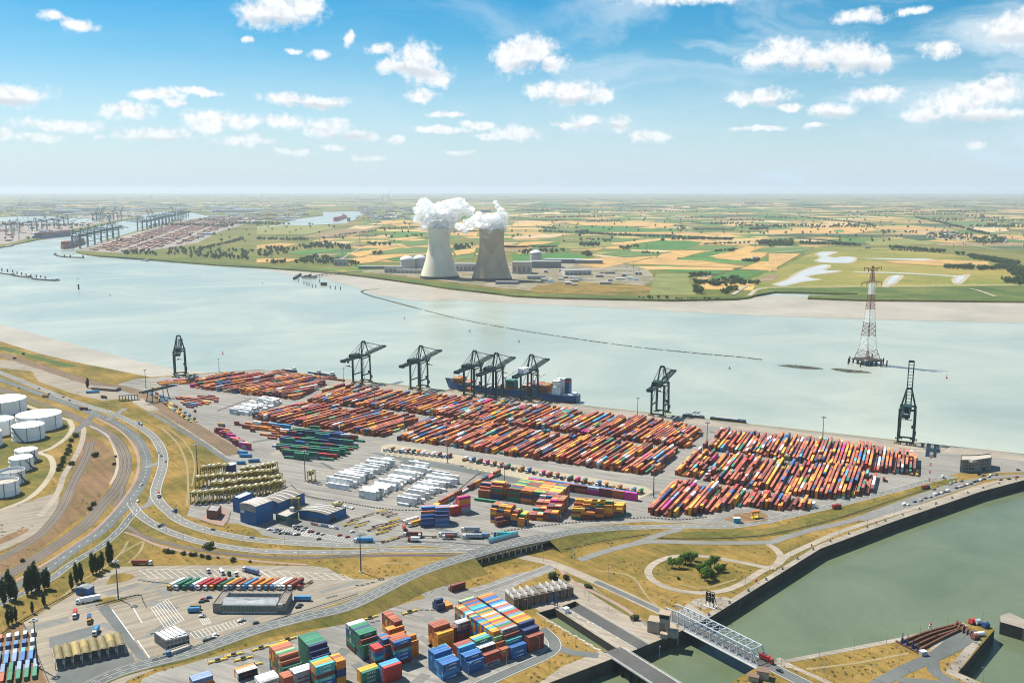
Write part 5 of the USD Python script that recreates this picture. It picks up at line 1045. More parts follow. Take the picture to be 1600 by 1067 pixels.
for i, k in enumerate((-.02, .2)):
    x = LS * k; obj('deck_crane', MB().tube((x, -BW / 2 + 3, 10), (x, -BW / 2 + 3, 26), 1.3, n=10).box(x, -BW / 2 + 3, 26, 3.2, 3.2, 3).beam((x, -BW / 2 + 3, 28), (x + 14, -BW / 2 + 12, 37), .8), 'white_paint', t)
SHIP = (so, math.atan2(sd[1], sd[0]), LS, BW)

# river pylon on its platform
c = P(1354.5, 568.5, WATER); t = thing('river_pylon', 'tall red and white lattice pylon standing on a platform in the river', 'pylon', c, 20)
def sect(z):
    Z = [10, 26, 50, 74, 96, 122, 142, 164, 170]; W_ = [15, 10.2, 8.2, 6.5, 5.3, 4.1, 3.2, 1.6, .8]
    return np.interp(z, Z, W_)
bands = [(10, 26, 'pylon_red', 2), (26, 50, 'pylon_white', 2), (50, 74, 'pylon_red', 3), (74, 96, 'pylon_white', 3), (96, 122, 'pylon_red', 4), (122, 142, 'pylon_white', 4), (142, 170, 'pylon_red', 5)]
for z0, z1, mm, npan in bands:
    q = MB(); zz = np.linspace(z0, z1, npan + 1)
    for sx in (-1, 1):
        for sy in (-1, 1): q.beam((sx * sect(z0), sy * sect(z0), z0), (sx * sect(z1), sy * sect(z1), z1), .9 if z0 < 80 else .7)
    for za, zb in zip(zz[:-1], zz[1:]):
        for k in range(4):
            co = [(-1, -1), (1, -1), (1, 1), (-1, 1)]; (ax, ay), (bx, by) = co[k], co[(k + 1) % 4]; wa, wb = sect(za), sect(zb)
            q.beam((ax * wa, ay * wa, za), (bx * wb, by * wb, zb), .42); q.beam((bx * wa, by * wa, za), (ax * wb, ay * wb, zb), .42)
            if z0 > 10: q.beam((ax * wa, ay * wa, za), (bx * wa, by * wa, za), .4)
    if z0 == 10:
        for sx in (-1, 1):
            for sy in (-1, 1): q.beam((0, 0, 26), (sx * 3, sy * 3, 10), .5)
    obj('lattice_section', q, mm, t)
for zz, hw, lift in ((142, 21, 0), (163, 18, 5)):
    q = MB()
    for s in (-1, 1):
        tip = (s * hw, 0, zz + lift)
        for e in (-1, 1):
            q.beam((s * 2, e * 2, zz - 1), tip, .45); q.beam((s * 2, e * 1.5, zz + 3), tip, .4)
            for k in np.linspace(.2, .9, 6): q.beam((s * (2 + (hw - 2) * k), e * 2 * (1 - k), zz - 1 + (lift + 1) * k), (s * (2 + (hw - 2) * k), e * 1.5 * (1 - k), zz + 3 + (lift - 3) * k), .3)
    obj('cross_arm', q, 'pylon_red', t)
    for s in (-1, 1):
        for k in (.5, 1): obj('insulator', MB().tube((s * hw * k, 0, zz + lift * k - 6.5), (s * hw * k, 0, zz + lift * k), .5, n=6), 'crane_dark', t)
obj('platform', MB().box(0, 0, 6.5, 36, 36, 2.2), 'timber_dark', t)
for i in range(4):
    for j in range(4):
        if (i in (0, 3)) or (j in (0, 3)): obj('pile', MB().tube((-16 + i * 10.7, -16 + j * 10.7, -3), (-16 + i * 10.7, -16 + j * 10.7, 6.5), 1.5, n=8), 'timber_dark', t)
for sx in (-1, 1):
    for sy in (-1, 1): obj('footing', MB().box(sx * 15, sy * 15, 8.7, 4, 4, 1.8), 'concrete', t)
for i, (x, y) in enumerate([(1325, 569), (1327, 566), (1376, 573), (1379.5, 569), (1385, 573), (1344, 573), (1362, 562)]):
    p_ = tag(obj('mooring_dolphin', MB().tube((0, 0, -5), (.6, 0, 10 if i not in (5,) else 6), 1.3, 1.2, n=8).box(.6, 0, 10 if i != 5 else 6, 2, 2, .8), 'timber_dark'), f'dark timber pile in the water by the river pylon, {("left pair, nearer", "left pair, farther", "right group, leftmost", "right group, middle", "right group, rightmost", "right under the platform", "behind the platform")[i]}', 'mooring pile', 'piles around the river pylon'); place(p_, P(x, y, WATER))

# lattice signal board near the bridge and the guide beams on the island
c = P(1109, 947.5); t = thing('signal_board', 'dark lattice signal board on stilts beside the bridge approach', 'sign', c, -40)
q = MB()
for x in (-3, 0, 3): q.beam((x, 0, 4), (x, .6, 11.5), .4)
for z in (4, 5.5, 7, 8.5, 10, 11.4): q.beam((-3.2, 0.1, z), (3.2, .1, z), .35, .5)
for k in range(6): q.box(-2.4 + k % 3 * 2.4, 0, 4.4 + k // 3 * 3.4, 1.9, .2, 2.6)
obj('board', q, 'crane_dark', t)
for x in (-3, 0, 3): obj('stilt', MB().beam((x, 0, 0), (x, 0, 4.5), .45), 'crane_dark', t); obj('stay', MB().beam((x, 4.5, 0), (x, .4, 9), .3), 'crane_dark', t)
obj('base', MB().box(0, 1.5, 0, 9, 7, .4), 'concrete', t)
gb = [((1408, 1004), (1450, 988.5), (1500, 975.5)), ((1416, 1009), (1455, 992), (1504, 978)), ((1425, 1013), (1460, 997), (1508, 981)), ((1434, 1018), (1468, 1000), (1500, 985))]
t = thing('guide_beams', 'four long rusty steel guide beams lying on the lock island', 'steel beams')
for pts in gb:
    s_ = smooth_line([P(*q) for q in pts], 4); q = MB()
    for p0, p1 in zip(s_[:-1], s_[1:]): q.beam(np.r_[p0[:2], 1.0], np.r_[p1[:2], 1.0], 1.2, 1.4)
    obj('beam', q, 'rust', t)
for k in range(7): a, b = P(1496 + k * 5, 973 + k * 3), P(1490 + k * 6, 984 + k * 2.4); obj('cross_tie', MB().beam(a + (0, 0, 1.9), b + (0, 0, 1.9), .9, .8), 'rust', t)
obj('sill', MB().beam(P(1400, 1002) + (0, 0, .5), P(1438, 1022) + (0, 0, .5), 1.4, 1), 'rust', t)
for i, (x, y) in enumerate([(1409, 1006), (1417, 1010), (1425.5, 1014.5), (1434, 1018.5)]):
    c = P(x, y); t = thing('hydraulic_ram', 'blue hydraulic ram at the end of a rusty guide beam, %s from the left' % ('first', 'second', 'third', 'fourth')[i], 'hydraulic ram', c, 20); obj('cylinder', MB().tube((0, 0, 0), (.3, 0, 4.6), .8, .7), 'blue_dark', t); obj('rod', MB().tube((.3, 0, 4.6), (.5, 0, 8), .25, n=6), 'crane_dark', t); obj('frame', MB().box(0, 0, 0, 2.4, 2, 1.2).beam((1.6, 0, 0), (.3, 0, 3.5), .4), 'blue_dark', t)
for x, y, nm, mm, lab in [(1442, 1023, 'equipment_cabin', 'roof_pale', 'pale blue cabin beside the hydraulic rams'), (1519, 974, 'red_winch', 'signal_red', 'red winch at the tip of the lock island'), (1527, 975, 'blue_winch', 'plant_blue', 'light blue winch at the tip of the lock island'), (1540, 980, 'blue_drum', 'ship_blue', 'blue drum near the end of the lock island'), (1523, 998, 'red_machine', 'brick_red', 'dark red machine on the inner quay of the island'), (1530, 993, 'white_tank', 'white_paint', 'white horizontal tank at the inner corner of the island')]:
    c = P(x, y); t = thing(nm, lab, 'dock machinery', c, 15)
    if nm == 'equipment_cabin': obj('wall', MB().box(0, 0, 0, 4, 3, 2.8), 'galvanised', t); obj('roof', MB().box(0, 0, 2.8, 4.3, 3.3, .3), mm, t)
    elif nm == 'white_tank': obj('shell', MB().tube((-3.5, 0, 1.8), (3.5, 0, 1.8), 1.3, n=14), mm, t); obj('saddle', MB().box(-2, 0, 0, .6, 2, 1).box(2, 0, 0, .6, 2, 1), 'concrete', t)
    else: obj('drum', MB().tube((-1.4, 0, 2), (1.4, 0, 2), 1.7, n=14), mm, t); obj('flange', MB().tube((-1.7, 0, 2), (-1.4, 0, 2), 2, n=14).tube((1.4, 0, 2), (1.7, 0, 2), 2, n=14), mm, t); obj('frame', MB().box(0, 0, 0, 4.2, 3, .8).box(2.4, 0, .8, 1, 1.6, 1.8), 'crane_dark', t)
# ------------------------------------------------------------------ containers
CC = dict(brown=(0.19, 0.050, 0.032), rust=(0.29, 0.080, 0.038), orange=(0.50, 0.155, 0.022), amber=(0.56, 0.26, 0.025), red=(0.33, 0.028, 0.026), maroon=(0.13, 0.033, 0.026), blue=(0.018, 0.085, 0.235), navy=(0.022, 0.038, 0.10), sky=(0.045, 0.21, 0.40), green=(0.020, 0.125, 0.070), teal=(0.05, 0.26, 0.255), lime=(0.20, 0.30, 0.13), grey=(0.29, 0.31, 0.34), white=(0.60, 0.595, 0.56), magenta=(0.42, 0.022, 0.17), steel=(0.13, 0.18, 0.28))
NAMES = dict(brown='red-brown', rust='rust red', orange='orange', amber='amber', red='red', maroon='dark maroon', blue='blue', navy='navy', sky='light blue', green='green', teal='teal', lime='pale green', grey='grey', white='white', magenta='magenta', steel='slate blue')
MIX = dict(yard=dict(brown=30, rust=27, orange=16, amber=8, red=4, maroon=13, blue=2.5, navy=3, sky=1.2, green=3, teal=1, grey=2.5, white=2.5, magenta=.9, steel=1.5, lime=1), near=dict(rust=18, orange=16, amber=9, brown=10, blue=10, sky=8, green=6, teal=6, lime=4, steel=6, white=4, red=5, navy=3), greens=dict(green=60, navy=12, blue=8, brown=10, grey=4, red=4), blues=dict(navy=40, blue=40, steel=10, red=4, rust=6), whites=dict(white=96, grey=4), warm=dict(orange=34, amber=30, rust=14, brown=10, navy=6, green=4), purple=dict(magenta=35, maroon=20, rust=20, grey=10, brown=10, orange=5), mixed=dict(rust=16, orange=18, amber=14, green=16, lime=6, brown=12, navy=6, blue=4, maroon=8))
for k, v in CC.items():
    mat('paint_' + k, tuple(min(.8, q * 1.12) for q in v), tuple(q * .84 for q in v), 0.5, 0.5, fine=(0.9, 0.14), vary=.24)
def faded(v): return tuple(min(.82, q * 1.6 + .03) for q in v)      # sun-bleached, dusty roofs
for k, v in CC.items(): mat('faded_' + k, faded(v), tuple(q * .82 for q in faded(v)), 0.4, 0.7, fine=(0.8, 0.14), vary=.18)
HC, HW = 2.62, 2.44
class Box_:
    __slots__ = 'c rot L col blk row tier colm ex big logo'.split()
ALL = []
def pick(mixname, r):
    d = MIX[mixname]; return r.choices(list(d), list(d.values()))[0]
crng = random.Random(21)
def stack(name, A, l_az, r_az, cols, rows, heights, mix, front=None, pitch=2.56, big=True, cgap=0.45, runs=2):
    """A block of stacked containers. A: ground point of its near corner; containers lie along l_az; rows follow one another along r_az.
    cols: lengths (12.19 or 6.06) side by side along l_az; heights: function (col, row) -> tiers."""
    lv, rv = u_az(l_az), u_az(r_az); s = 0.0
    H = [[max(0, int(heights(ci, ri))) for ri in range(rows)] for ci in range(len(cols))]
    for ci, L_ in enumerate(cols):
        for ri in range(rows):
            h = H[ci][ri]; last = None
            for k in range(h):
                nb = lambda a, b: H[a][b] if 0 <= a < len(cols) and 0 <= b < rows else 0
                top = k == h - 1
                ex = top or nb(ci, ri - 1) <= k or nb(ci, ri + 1) <= k or nb(ci - 1, ri) <= k or nb(ci + 1, ri) <= k
                if not ex: continue
                o = Box_(); o.c = A + lv * (s + L_ / 2) + rv * (ri * pitch + HW / 2) + np.array([0, 0, k * HC + .05]); o.rot = 90 - l_az; o.L = L_
                m_ = mix(ci, ri, k) if callable(mix) else mix
                o.col = last if (last and crng.random() < .18) else pick(m_, crng) if m_ in MIX else m_
                last = o.col
                o.blk, o.row, o.tier, o.colm, o.big, o.ex = name, ri, (k, h), ci, big, (top, nb(ci, ri - 1) <= k)
                o.logo = None; ALL.append(o)
        s += L_ + cgap
def anchor(px, py, z):
    p = P(px, py, z); p[2] = 0; return p
NL, NR = 54.0, -35.0          # the near yard: along the containers, and away along the rows
def near(name, tl, z, cols, rows, heights, mix, front=0):
    """tl: where the photo shows the near left top corner of the block's full-height row; front: rows of descending steps nearer than it."""
    A = anchor(*tl, z * HC) - u_az(NR) * (front * 2.56)
    stack(name, A, NL, NR, cols, rows + front, heights, mix)
def steps(seq, full):
    return lambda c, r: seq[r] if r < len(seq) else full
def L40(n=1): return [12.19] * n
near('right long block', (812, 975), 6, L40(), 20, steps([4, 4, 5, 5], 6), lambda c, r, k: 'brown' if r < 2 else ('navy' if r in (2, 3, 4) else 'near'), 4)
near('middle long block', (784.7, 984.7), 6, L40(), 21, steps([3, 3, 4, 5], 6), lambda c, r, k: ('blue', 'red', 'blue', 'teal', 'teal')[k % 5] if r < 3 else 'near', 4)
near('left long block of short boxes', (769.5, 987.5), 6, [6.06], 18, steps([3, 3, 4, 5], 6), lambda c, r, k: 'rust' if r < 3 else 'near', 4)
near('inner left block', (678, 980.6), 5, L40(), 3, steps([4, 4], 5), 'warm', 2)
near('low brown block', (690, 993), 3, L40(), 2, lambda c, r: 4, 'brown')
near('white topped block', (715, 974.5), 5, L40(), 2, lambda c, r: 5 if r else 5, lambda c, r, k: 'white' if k > 2 else ('navy' if k > 1 else 'brown'))
near('blue front block', (678.6, 1022), 5, L40(), 3, steps([4, 4, 4, 4], 5), lambda c, r, k: 'blue' if crng.random() < .8 else 'sky', 4)
near('short stack beside the blue block', (703, 1030), 3, [6.06], 6, lambda c, r: [2, 3, 3, 4, 4, 4][r], lambda c, r, k: ('orange', 'orange', 'blue', 'rust', 'teal')[min(k + (r > 3), 4)], 0)
near('dark blue front block', (731, 1035.5), 3, L40(), 7, lambda c, r: [3, 4, 4, 4, 5, 5, 5][r], lambda c, r, k: 'blue' if r < 3 else ('brown' if r > 4 else 'sky'))
near('white lettered front block', (757, 1024.5), 3, L40(), 7, lambda c, r: [3, 3, 4, 4, 5, 5, 5][r], lambda c, r, k: ('white', 'red', 'brown')[k % 3] if r < 2 else ('white' if k == 3 and r < 4 else pick('near', crng)))
near('left green topped block', (561.6, 992), 6, L40(), 8, steps([4, 5], 6), 'greens', 2)
near('far short block', (616, 972), 5, [6.06, 0.01], 7, lambda c, r: 0 if c else 5, 'yard')
near('orange pair block', (609, 987), 4, L40(), 3, lambda c, r: [3, 4, 4][r], 'orange')
near('lettered middle block', (616, 1004.7), 6, L40(), 4, lambda c, r: 6, lambda c, r, k: ('maroon', 'blue', 'blue', 'teal', 'maroon', 'blue')[k] if r == 0 else pick('near', crng))
near('grey short block', (601.5, 1008.5), 5, [6.06], 4, lambda c, r: 6 if r else 5, lambda c, r, k: ('maroon', 'navy', 'brown', 'blue', 'brown', 'steel')[k] if r == 0 else 'near')
near('red middle block', (585.7, 1014.5), 6, [6.06], 3, lambda c, r: 6, lambda c, r, k: ('blue', 'navy', 'maroon', 'teal', 'blue', 'red')[k])
near('orange short tower', (641, 997), 5, [6.06], 2, lambda c, r: 5 if r else 4, 'orange')
near('blue and red front pair', (600, 1044), 4, L40(), 3, lambda c, r: 4 if r else 4, lambda c, r, k: 'red' if r == 0 else 'sky')
near('green and amber pair', (566, 1052), 3, L40(), 3, lambda c, r: 3, lambda c, r, k: 'green' if r == 0 else 'amber')
near('left dark block', (436.6, 1026), 6, L40(), 7, steps([4, 5], 6), 'mixed', 2)
near('green roofed block', (483, 1010.6), 6, L40(), 7, steps([4, 5], 6), lambda c, r, k: 'green' if r > 2 or k < 3 else 'navy', 2)
near('teal lettered block', (493.7, 1042.7), 6, L40(), 4, lambda c, r: 6, lambda c, r, k: ('brown', 'blue', 'teal', 'maroon', 'teal', 'teal')[k] if r == 0 else 'near')
near('orange short block', (525.8, 1034), 6, [6.06], 4, lambda c, r: 6, 'warm')
near('white lettered block', (459.6, 1052.5), 4, L40(), 3, lambda c, r: 4 if r else 4, 'whites')
near('red and teal short block', (443, 1059.5), 4, [6.06], 3, lambda c, r: 4, lambda c, r, k: 'teal' if r == 1 and k == 3 else 'rust')
near('white roofed block', (406.5, 1067), 3, L40(), 4, lambda c, r: 3, 'whites')
near('white and orange pair', (372, 1052), 2, L40(), 3, lambda c, r: 2, lambda c, r, k: 'white' if r < 2 else 'orange')
near('blue topped orange pair', (301, 1064), 2, L40(), 3, lambda c, r: 2, lambda c, r, k: 'steel' if k else 'orange')
A_ = P(585.5, 1032); stack('green box with a blue top beside the green block', P(555, 1022), -35, 54, L40(), 1, lambda c, r: 2, lambda c, r, k: 'green' if k else 'maroon')
stack('small group on the far side', P(684, 956), NL, NR, [6.06, 6.06], 3, lambda c, r: [2, 3, 2][r] if c == 0 else 1, lambda c, r, k: 'navy' if c == 0 else 'orange')
stack('pair by the grass slope', P(706, 925.5), NL, NR, [12.19], 2, lambda c, r: 2 - r, 'maroon')
for j in range(6):              # single boxes in the brown yard at the lower left
    for i in range(5):
        c = P(-3 + i * 13 - j * 1.5 + 9 * (j > 3), 1003 + j * 13.5 - i * 2.2); kk = ['grey', 'blue', 'steel', 'blue', 'steel', 'green'][j] if (i + j) % 5 else ['rust', 'green', 'steel', 'sky', 'grey'][i]
        if j < 6: stack('single boxes in the brown yard', c, -25, 65, [12.19 if j > 2 else 6.06], 1, lambda c_, r_: 1, kk, big=True)
# stacks at the near edge of the terminal
def C7(x, y): return (x / 4 + 620, y / 4 + 720)
TL, TR = 118.0, 26.0
def block_px(name, near_left, l_az, r_az, cols, rows, heights, mix, big=True): stack(name, P(*near_left), l_az, r_az, cols, rows, heights, mix, big=big)
block_px('dark blue stack by the truck queue', (657, 824), 82, 0, [12.19, 12.19], 6, lambda c, r: [4, 5, 6, 6, 6, 5][r] if c else [3, 4, 5, 6, 6, 6][r], lambda c, r, k: 'blues' if k < 5 else ('rust' if r % 2 else 'steel'))
block_px('tall purple stack', (717, 803), 60, -28, [12.19], 5, lambda c, r: [6, 6, 5, 4, 3][r], 'purple')
block_px('white and red row', (703, 806), 60, -28, [12.19], 2, lambda c, r: 3, lambda c, r, k: 'white' if r else 'red')
block_px('green and orange stepped stack', (747, 777), 108, 24, [12.19, 12.19], 8, lambda c, r: [5, 6, 6, 6, 5, 5, 4, 4][r] if c else [3, 4, 5, 5, 5, 4, 3, 3][r], 'mixed')
block_px('broad multicoloured stack', (794, 783), 113, 24, L40(4), 13, lambda c, r: 5, 'mixed')
block_px('stepped front of the broad stack', (826, 812), 100, 20, [6.06] * 4, 14, lambda c, r: min(2 + c // 2 + r // 4, 5) if c < 4 else 0, 'yard')
block_px('orange checkered stack', (766, 816), 112, 24, [6.06] * 5, 5, lambda c, r: [6, 6, 6, 5, 4][c] - (r == 0), lambda c, r, k: 'warm' if crng.random() < .8 else 'navy')
block_px('low red pair before the orange stack', (777, 824), 60, -28, [12.19], 2, lambda c, r: 2 + r, 'maroon')
for i, (x, y) in enumerate([(892, 811), (907, 812), (921, 811), (935, 810), (951, 807)]):
    block_px('stepped orange stack, %s of five' % ('first', 'second', 'third', 'fourth', 'fifth')[i], (x, y), 98, 22, [12.19], 6, lambda c, r: [4, 3, 4, 5, 6, 6][(r + i) % 6] if i < 4 else [3, 4, 4, 4, 4, 3][r], lambda c, r, k: 'warm' if k else ('green' if i in (0, 4) else 'maroon'))
p0, p1 = P(824.5, 759), P(980, 781); stack('long magenta wall', p0, az_of(p0, p1), az_of(p0, p1) - 90, L40(9), 2, lambda c, r: 3, lambda c, r, k: ['magenta', 'maroon', 'blue', 'brown', 'maroon', 'grey', 'magenta', 'grey', 'magenta'][c] if r == 0 and k == 2 else ('blue' if r else ['maroon', 'rust', 'magenta'][c % 3]))
p0, p1 = P(677, 796), P(768, 748); stack('slanting line of boxes', p0, az_of(p0, p1), az_of(p0, p1) - 90, L40(10), 2, lambda c, r: 2 - r if c % 4 else 1, 'yard', big=False)
stack('green box lying alone', P(741, 782), 112, 22, L40(2), 1, lambda c, r: 1, 'green', big=False)

# the great stacking area: rows laid across each block, a straddle carrier's lane apart
def rows_in(pts, az, mix, pitch=3.95, hmax=3, dens=.965, seed=0, long_=12.19, trim=0):
    r = random.Random(seed); g = poly(pts); v = u_az(az); n = u_az(az + 90)
    pr = [np.dot(np.r_[q, 0], n) for q in g.exterior.coords]; cv = [np.dot(np.r_[q, 0], v) for q in g.exterior.coords]
    s = min(pr) + 1.5; mixh = hmax
    while s < max(pr) - 1.5:
        if r.random() < .985:
            a, b = n * s + v * (min(cv) - 10), n * s + v * (max(cv) + 10)
            seg = g.intersection(LineString([a[:2], b[:2]]))
            for sg in getattr(seg, 'geoms', [seg]):
                if sg.is_empty or sg.length < 14 + trim: continue
                q0, q1 = (np.r_[q, 0] for q in (sg.coords[0], sg.coords[-1]))
                if np.dot(q1 - q0, v) < 0: q0, q1 = q1, q0
                q1 = q1 - v * trim; run = sg.length - trim; x = r.uniform(0, 6); h = r.choice([1, 2, 2, 3, 3][: 3 + hmax - 1]); h = min(h, hmax); col = None
                while x + 6.1 < run:
                    Lc_ = long_ if (r.random() < .76 and x + long_ < run) else 6.06
                    if r.random() < .15: h = min(hmax, r.choice((2, 2, 3, 3, 1)))
                    hh = h if r.random() < dens else r.choice((0, 0, 1, 1))
                    for k in range(hh):
                        o = Box_(); o.c = q0 + v * (x + Lc_ / 2) + np.array([0, 0, k * HC + .05]); o.rot = 90 - az; o.L = Lc_
                        if not (col and r.random() < .5): col = pick(mix, r)
                        o.col = col; o.big = False; o.blk = 'yard'; o.tier = (k, hh); o.row = o.colm = 0; o.ex = (k == hh - 1, True); o.logo = None; ALL.append(o)
                    x += Lc_ + .35
        s += pitch
RA = 26.0
rows_in([(294, 606), (380, 617), (454, 625), (470, 627), (520, 598), (508, 593), (450, 590), (405, 585), (340, 588)], 40, 'yard', seed=1, trim=11)
rows_in([(478, 630), (560, 638), (626, 643.5), (693, 655), (763, 664), (807, 668), (859, 674), (934, 685), (1017, 695), (1075, 703), (1104, 671), (1020, 655), (922, 645), (849, 636), (747, 625.5), (676, 617.5), (620, 613), (578, 606), (530, 602)], 29, 'yard', seed=2, trim=11)
rows_in([(390, 655), (422, 660), (460, 666), (524, 674), (576, 682), (603, 684), (664, 655), (620, 646), (560, 640), (488, 630)], 36, 'yard', seed=3, trim=10)
rows_in([(618, 688), (654, 693), (693, 697), (729, 704), (781, 712), (860, 722), (925, 732), (959, 737), (1024, 745), (1066, 701), (1015, 696), (931, 685), (869, 677), (781, 666), (721, 657), (682, 653)], 29, 'yard', seed=4, trim=9)
rows_in([(1096, 705), (1184, 713), (1257, 726), (1366, 739), (1436, 745), (1436, 713), (1380, 699), (1319, 691), (1222, 681), (1130, 673)], 24, 'yard', seed=5, trim=8)
rows_in([(1052, 744), (1092, 750), (1145, 761), (1220, 773), (1278, 780), (1319, 780), (1366, 772), (1374, 743), (1330, 733), (1272, 727), (1190, 717), (1119, 707), (1094, 703)], 25, 'yard', seed=6, trim=8)
rows_in([(1010, 807), (1046, 808), (1111, 804), (1130, 799), (1143, 792), (1182, 796), (1222, 799), (1276, 797), (1276, 784), (1248, 776), (1167, 764), (1122, 758), (1061, 752), (1051, 748)], 26, 'yard', seed=7, trim=9)
rows_in([(424, 698), (447, 719), (522, 720), (548, 711), (572, 689), (530, 682), (478, 671), (450, 680)], 108, 'greens', 7.2, 3, .86, 8)
rows_in([(366, 664), (430, 690), (478, 685), (468, 672), (400, 660)], 112, 'yard', 9.5, 2, .55, 9)
rows_in([(503, 759), (545, 767), (622, 728), (585, 720)], 115, 'whites', 3.15, 3, .95, 10)
rows_in([(555, 777), (588, 783), (679, 737), (643, 727)], 115, 'whites', 3.15, 4, .95, 11)
rows_in([(612, 789), (650, 793), (722, 754), (681, 742)], 115, 'whites', 3.15, 3, .95, 12)
rows_in([(355, 647), (395, 650), (443, 630), (415, 624)], 118, 'whites', 3.15, 3, .8, 13)
rows_in([(334, 675), (381, 705), (394, 704), (346, 670)], 110, 'purple', 2.75, 3, .98, 14)
rows_in([(297, 640), (345, 628), (338, 618), (270, 622)], 115, 'yard', 8, 1, .7, 15)
rows_in([(250, 606), (330, 596), (380, 588), (300, 590), (245, 598)], 70, 'yard', 9, 1, .5, 16)
rows_in([(430, 578), (445, 581.5), (500, 588), (545, 594), (540, 596), (480, 592), (420, 585)], 116, 'yard', 6, 1, .35, 17)
rows_in([(724, 612), (741, 614), (748, 611), (730, 610)], 115, 'yard', 3, 2, .8, 18)
rows_in([(1420, 744), (1440, 747), (1452, 738), (1436, 733)], 25, 'warm', 6, 1, .8, 19)
# cargo still on the ship's deck
so_, sa_, LS_, BW_ = SHIP
for x, n, h, mx in ((-.40, 8, 3, 'yard'), (-.335, 9, 1, 'yard'), (-.05, 9, 1, 'warm'), (.02, 6, 5, 'greens'), (.14, 10, 3, 'yard'), (.205, 10, 4, 'yard'), (.27, 10, 4, 'yard')):
    for j in range(n):
        for k in range(max(1, h - (j % 3 == 2))):
            o = Box_(); y = -BW_ / 2 + 2.2 + j * 2.46; c, s = math.cos(sa_), math.sin(sa_); xx = x * LS_
            o.c = np.array([so_[0] + xx * c - y * s, so_[1] + xx * s + y * c, WATER + 11.4 + k * HC]); o.rot = math.degrees(sa_); o.L = 12.19; o.col = pick(mx, crng); o.big = False; o.blk = 'ship'; o.tier = (k, h); o.row = o.colm = 0; o.ex = (True, True); o.logo = None; ALL.append(o)

# models: one per length and colour; body with recessed panels, posts and rails, two doors
def container_model(L_, col, logo=None):
    p = proto(f"container_{'long' if L_ > 8 else 'short'}_{col}" + ('_lettered' if logo else '')); h, w = HC - .03, HW; mm = 'paint_' + col
    obj('body', MB().box(0, 0, .12, L_ - .16, w - .1, h - .18), mm, p)
    q = MB()
    for sx in (-1, 1):
        for sy in (-1, 1): q.box(sx * (L_ / 2 - .09), sy * (w / 2 - .08), 0, .18, .16, h)
    for sy in (-1, 1):
        q.box(0, sy * (w / 2 - .06), h - .12, L_ - .36, .12, .12); q.box(0, sy * (w / 2 - .06), 0, L_ - .36, .12, .16)
    for sx in (-1, 1): q.box(sx * (L_ / 2 - .06), 0, h - .14, .12, w - .32, .14); q.box(sx * (L_ / 2 - .06), 0, 0, .12, w - .32, .16)
    fr_ = obj('frame', q, mm, p)
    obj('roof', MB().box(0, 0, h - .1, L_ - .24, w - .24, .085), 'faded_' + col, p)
    n = int(L_ / 1.0); q = MB()
    for k in range(n):
        for sy in (-1, 1): q.box(-L_ / 2 + .7 + k * (L_ - 1.4) / (n - 1), sy * (w / 2 - .035), .2, .5, .05, h - .4)
    tag(obj('side_ribs', q, mm, p), kind='stuff')
    for sy in (-1, 1): obj('door', MB().box(L_ / 2 - .045, sy * .54, .18, .06, 1.04, h - .34).tube((L_ / 2 + .02, sy * .3, .2), (L_ / 2 + .02, sy * .3, h - .2), .04, n=4, caps=False), mm, p)
    if logo:
        text, ink, hh = logo; tm = meshkit.text_mesh(text, hh, .02, bold=True); v = tm.vertices; wd = v[:, 0].max()
        off = -wd / 2 + (.9 if text in ('CULINES', 'Hapag-Lloyd', 'UNIFEEDER') else 0)
        obj('lettering', MB().add(np.c_[v[:, 0] + off, -HW / 2 - .015 - v[:, 2], v[:, 1] + 1.3 - hh / 2], tm.faces), ink, p)
        if text == 'CULINES':
            an = np.linspace(0, 2 * math.pi, 21)[:-1]; q = MB(); x0 = off - 1.3
            for a, b in zip(an, np.roll(an, -1)): q.beam((x0 + .75 * math.cos(a), -HW / 2 - .03, 1.3 + .75 * math.sin(a)), (x0 + .75 * math.cos(b), -HW / 2 - .03, 1.3 + .75 * math.sin(b)), .2, .03)
            obj('logo', q, ink, p)
        elif text in ('Hapag-Lloyd', 'UNIFEEDER'): obj('logo', MB().box(off - 1.1, -HW / 2 - .03, .75, 1.1, .04, 1.1), 'blue_dark', p)
    return p
big = [o for o in ALL if o.big]
eye = np.array([0, 0, CAMH])
big.sort(key=lambda o: np.linalg.norm(o.c - eye) + (0 if o.ex[0] else 22 if o.ex[1] else 90))
near300, rest = big[:300], big[300:] + [o for o in ALL if not o.big]
models = {}
order = {}
ORD = ['first', 'second', 'third', 'fourth', 'fifth', 'sixth', 'seventh', 'eighth', 'ninth', 'tenth', 'eleventh', 'twelfth', 'thirteenth', 'fourteenth', 'fifteenth', 'sixteenth', 'seventeenth', 'eighteenth', 'nineteenth', 'twentieth', 'twenty-first', 'twenty-second', 'twenty-third', 'twenty-fourth', 'twenty-fifth', 'twenty-sixth', 'twenty-seventh', 'twenty-eighth', 'twenty-ninth', 'thirtieth']
seen_lab = {}
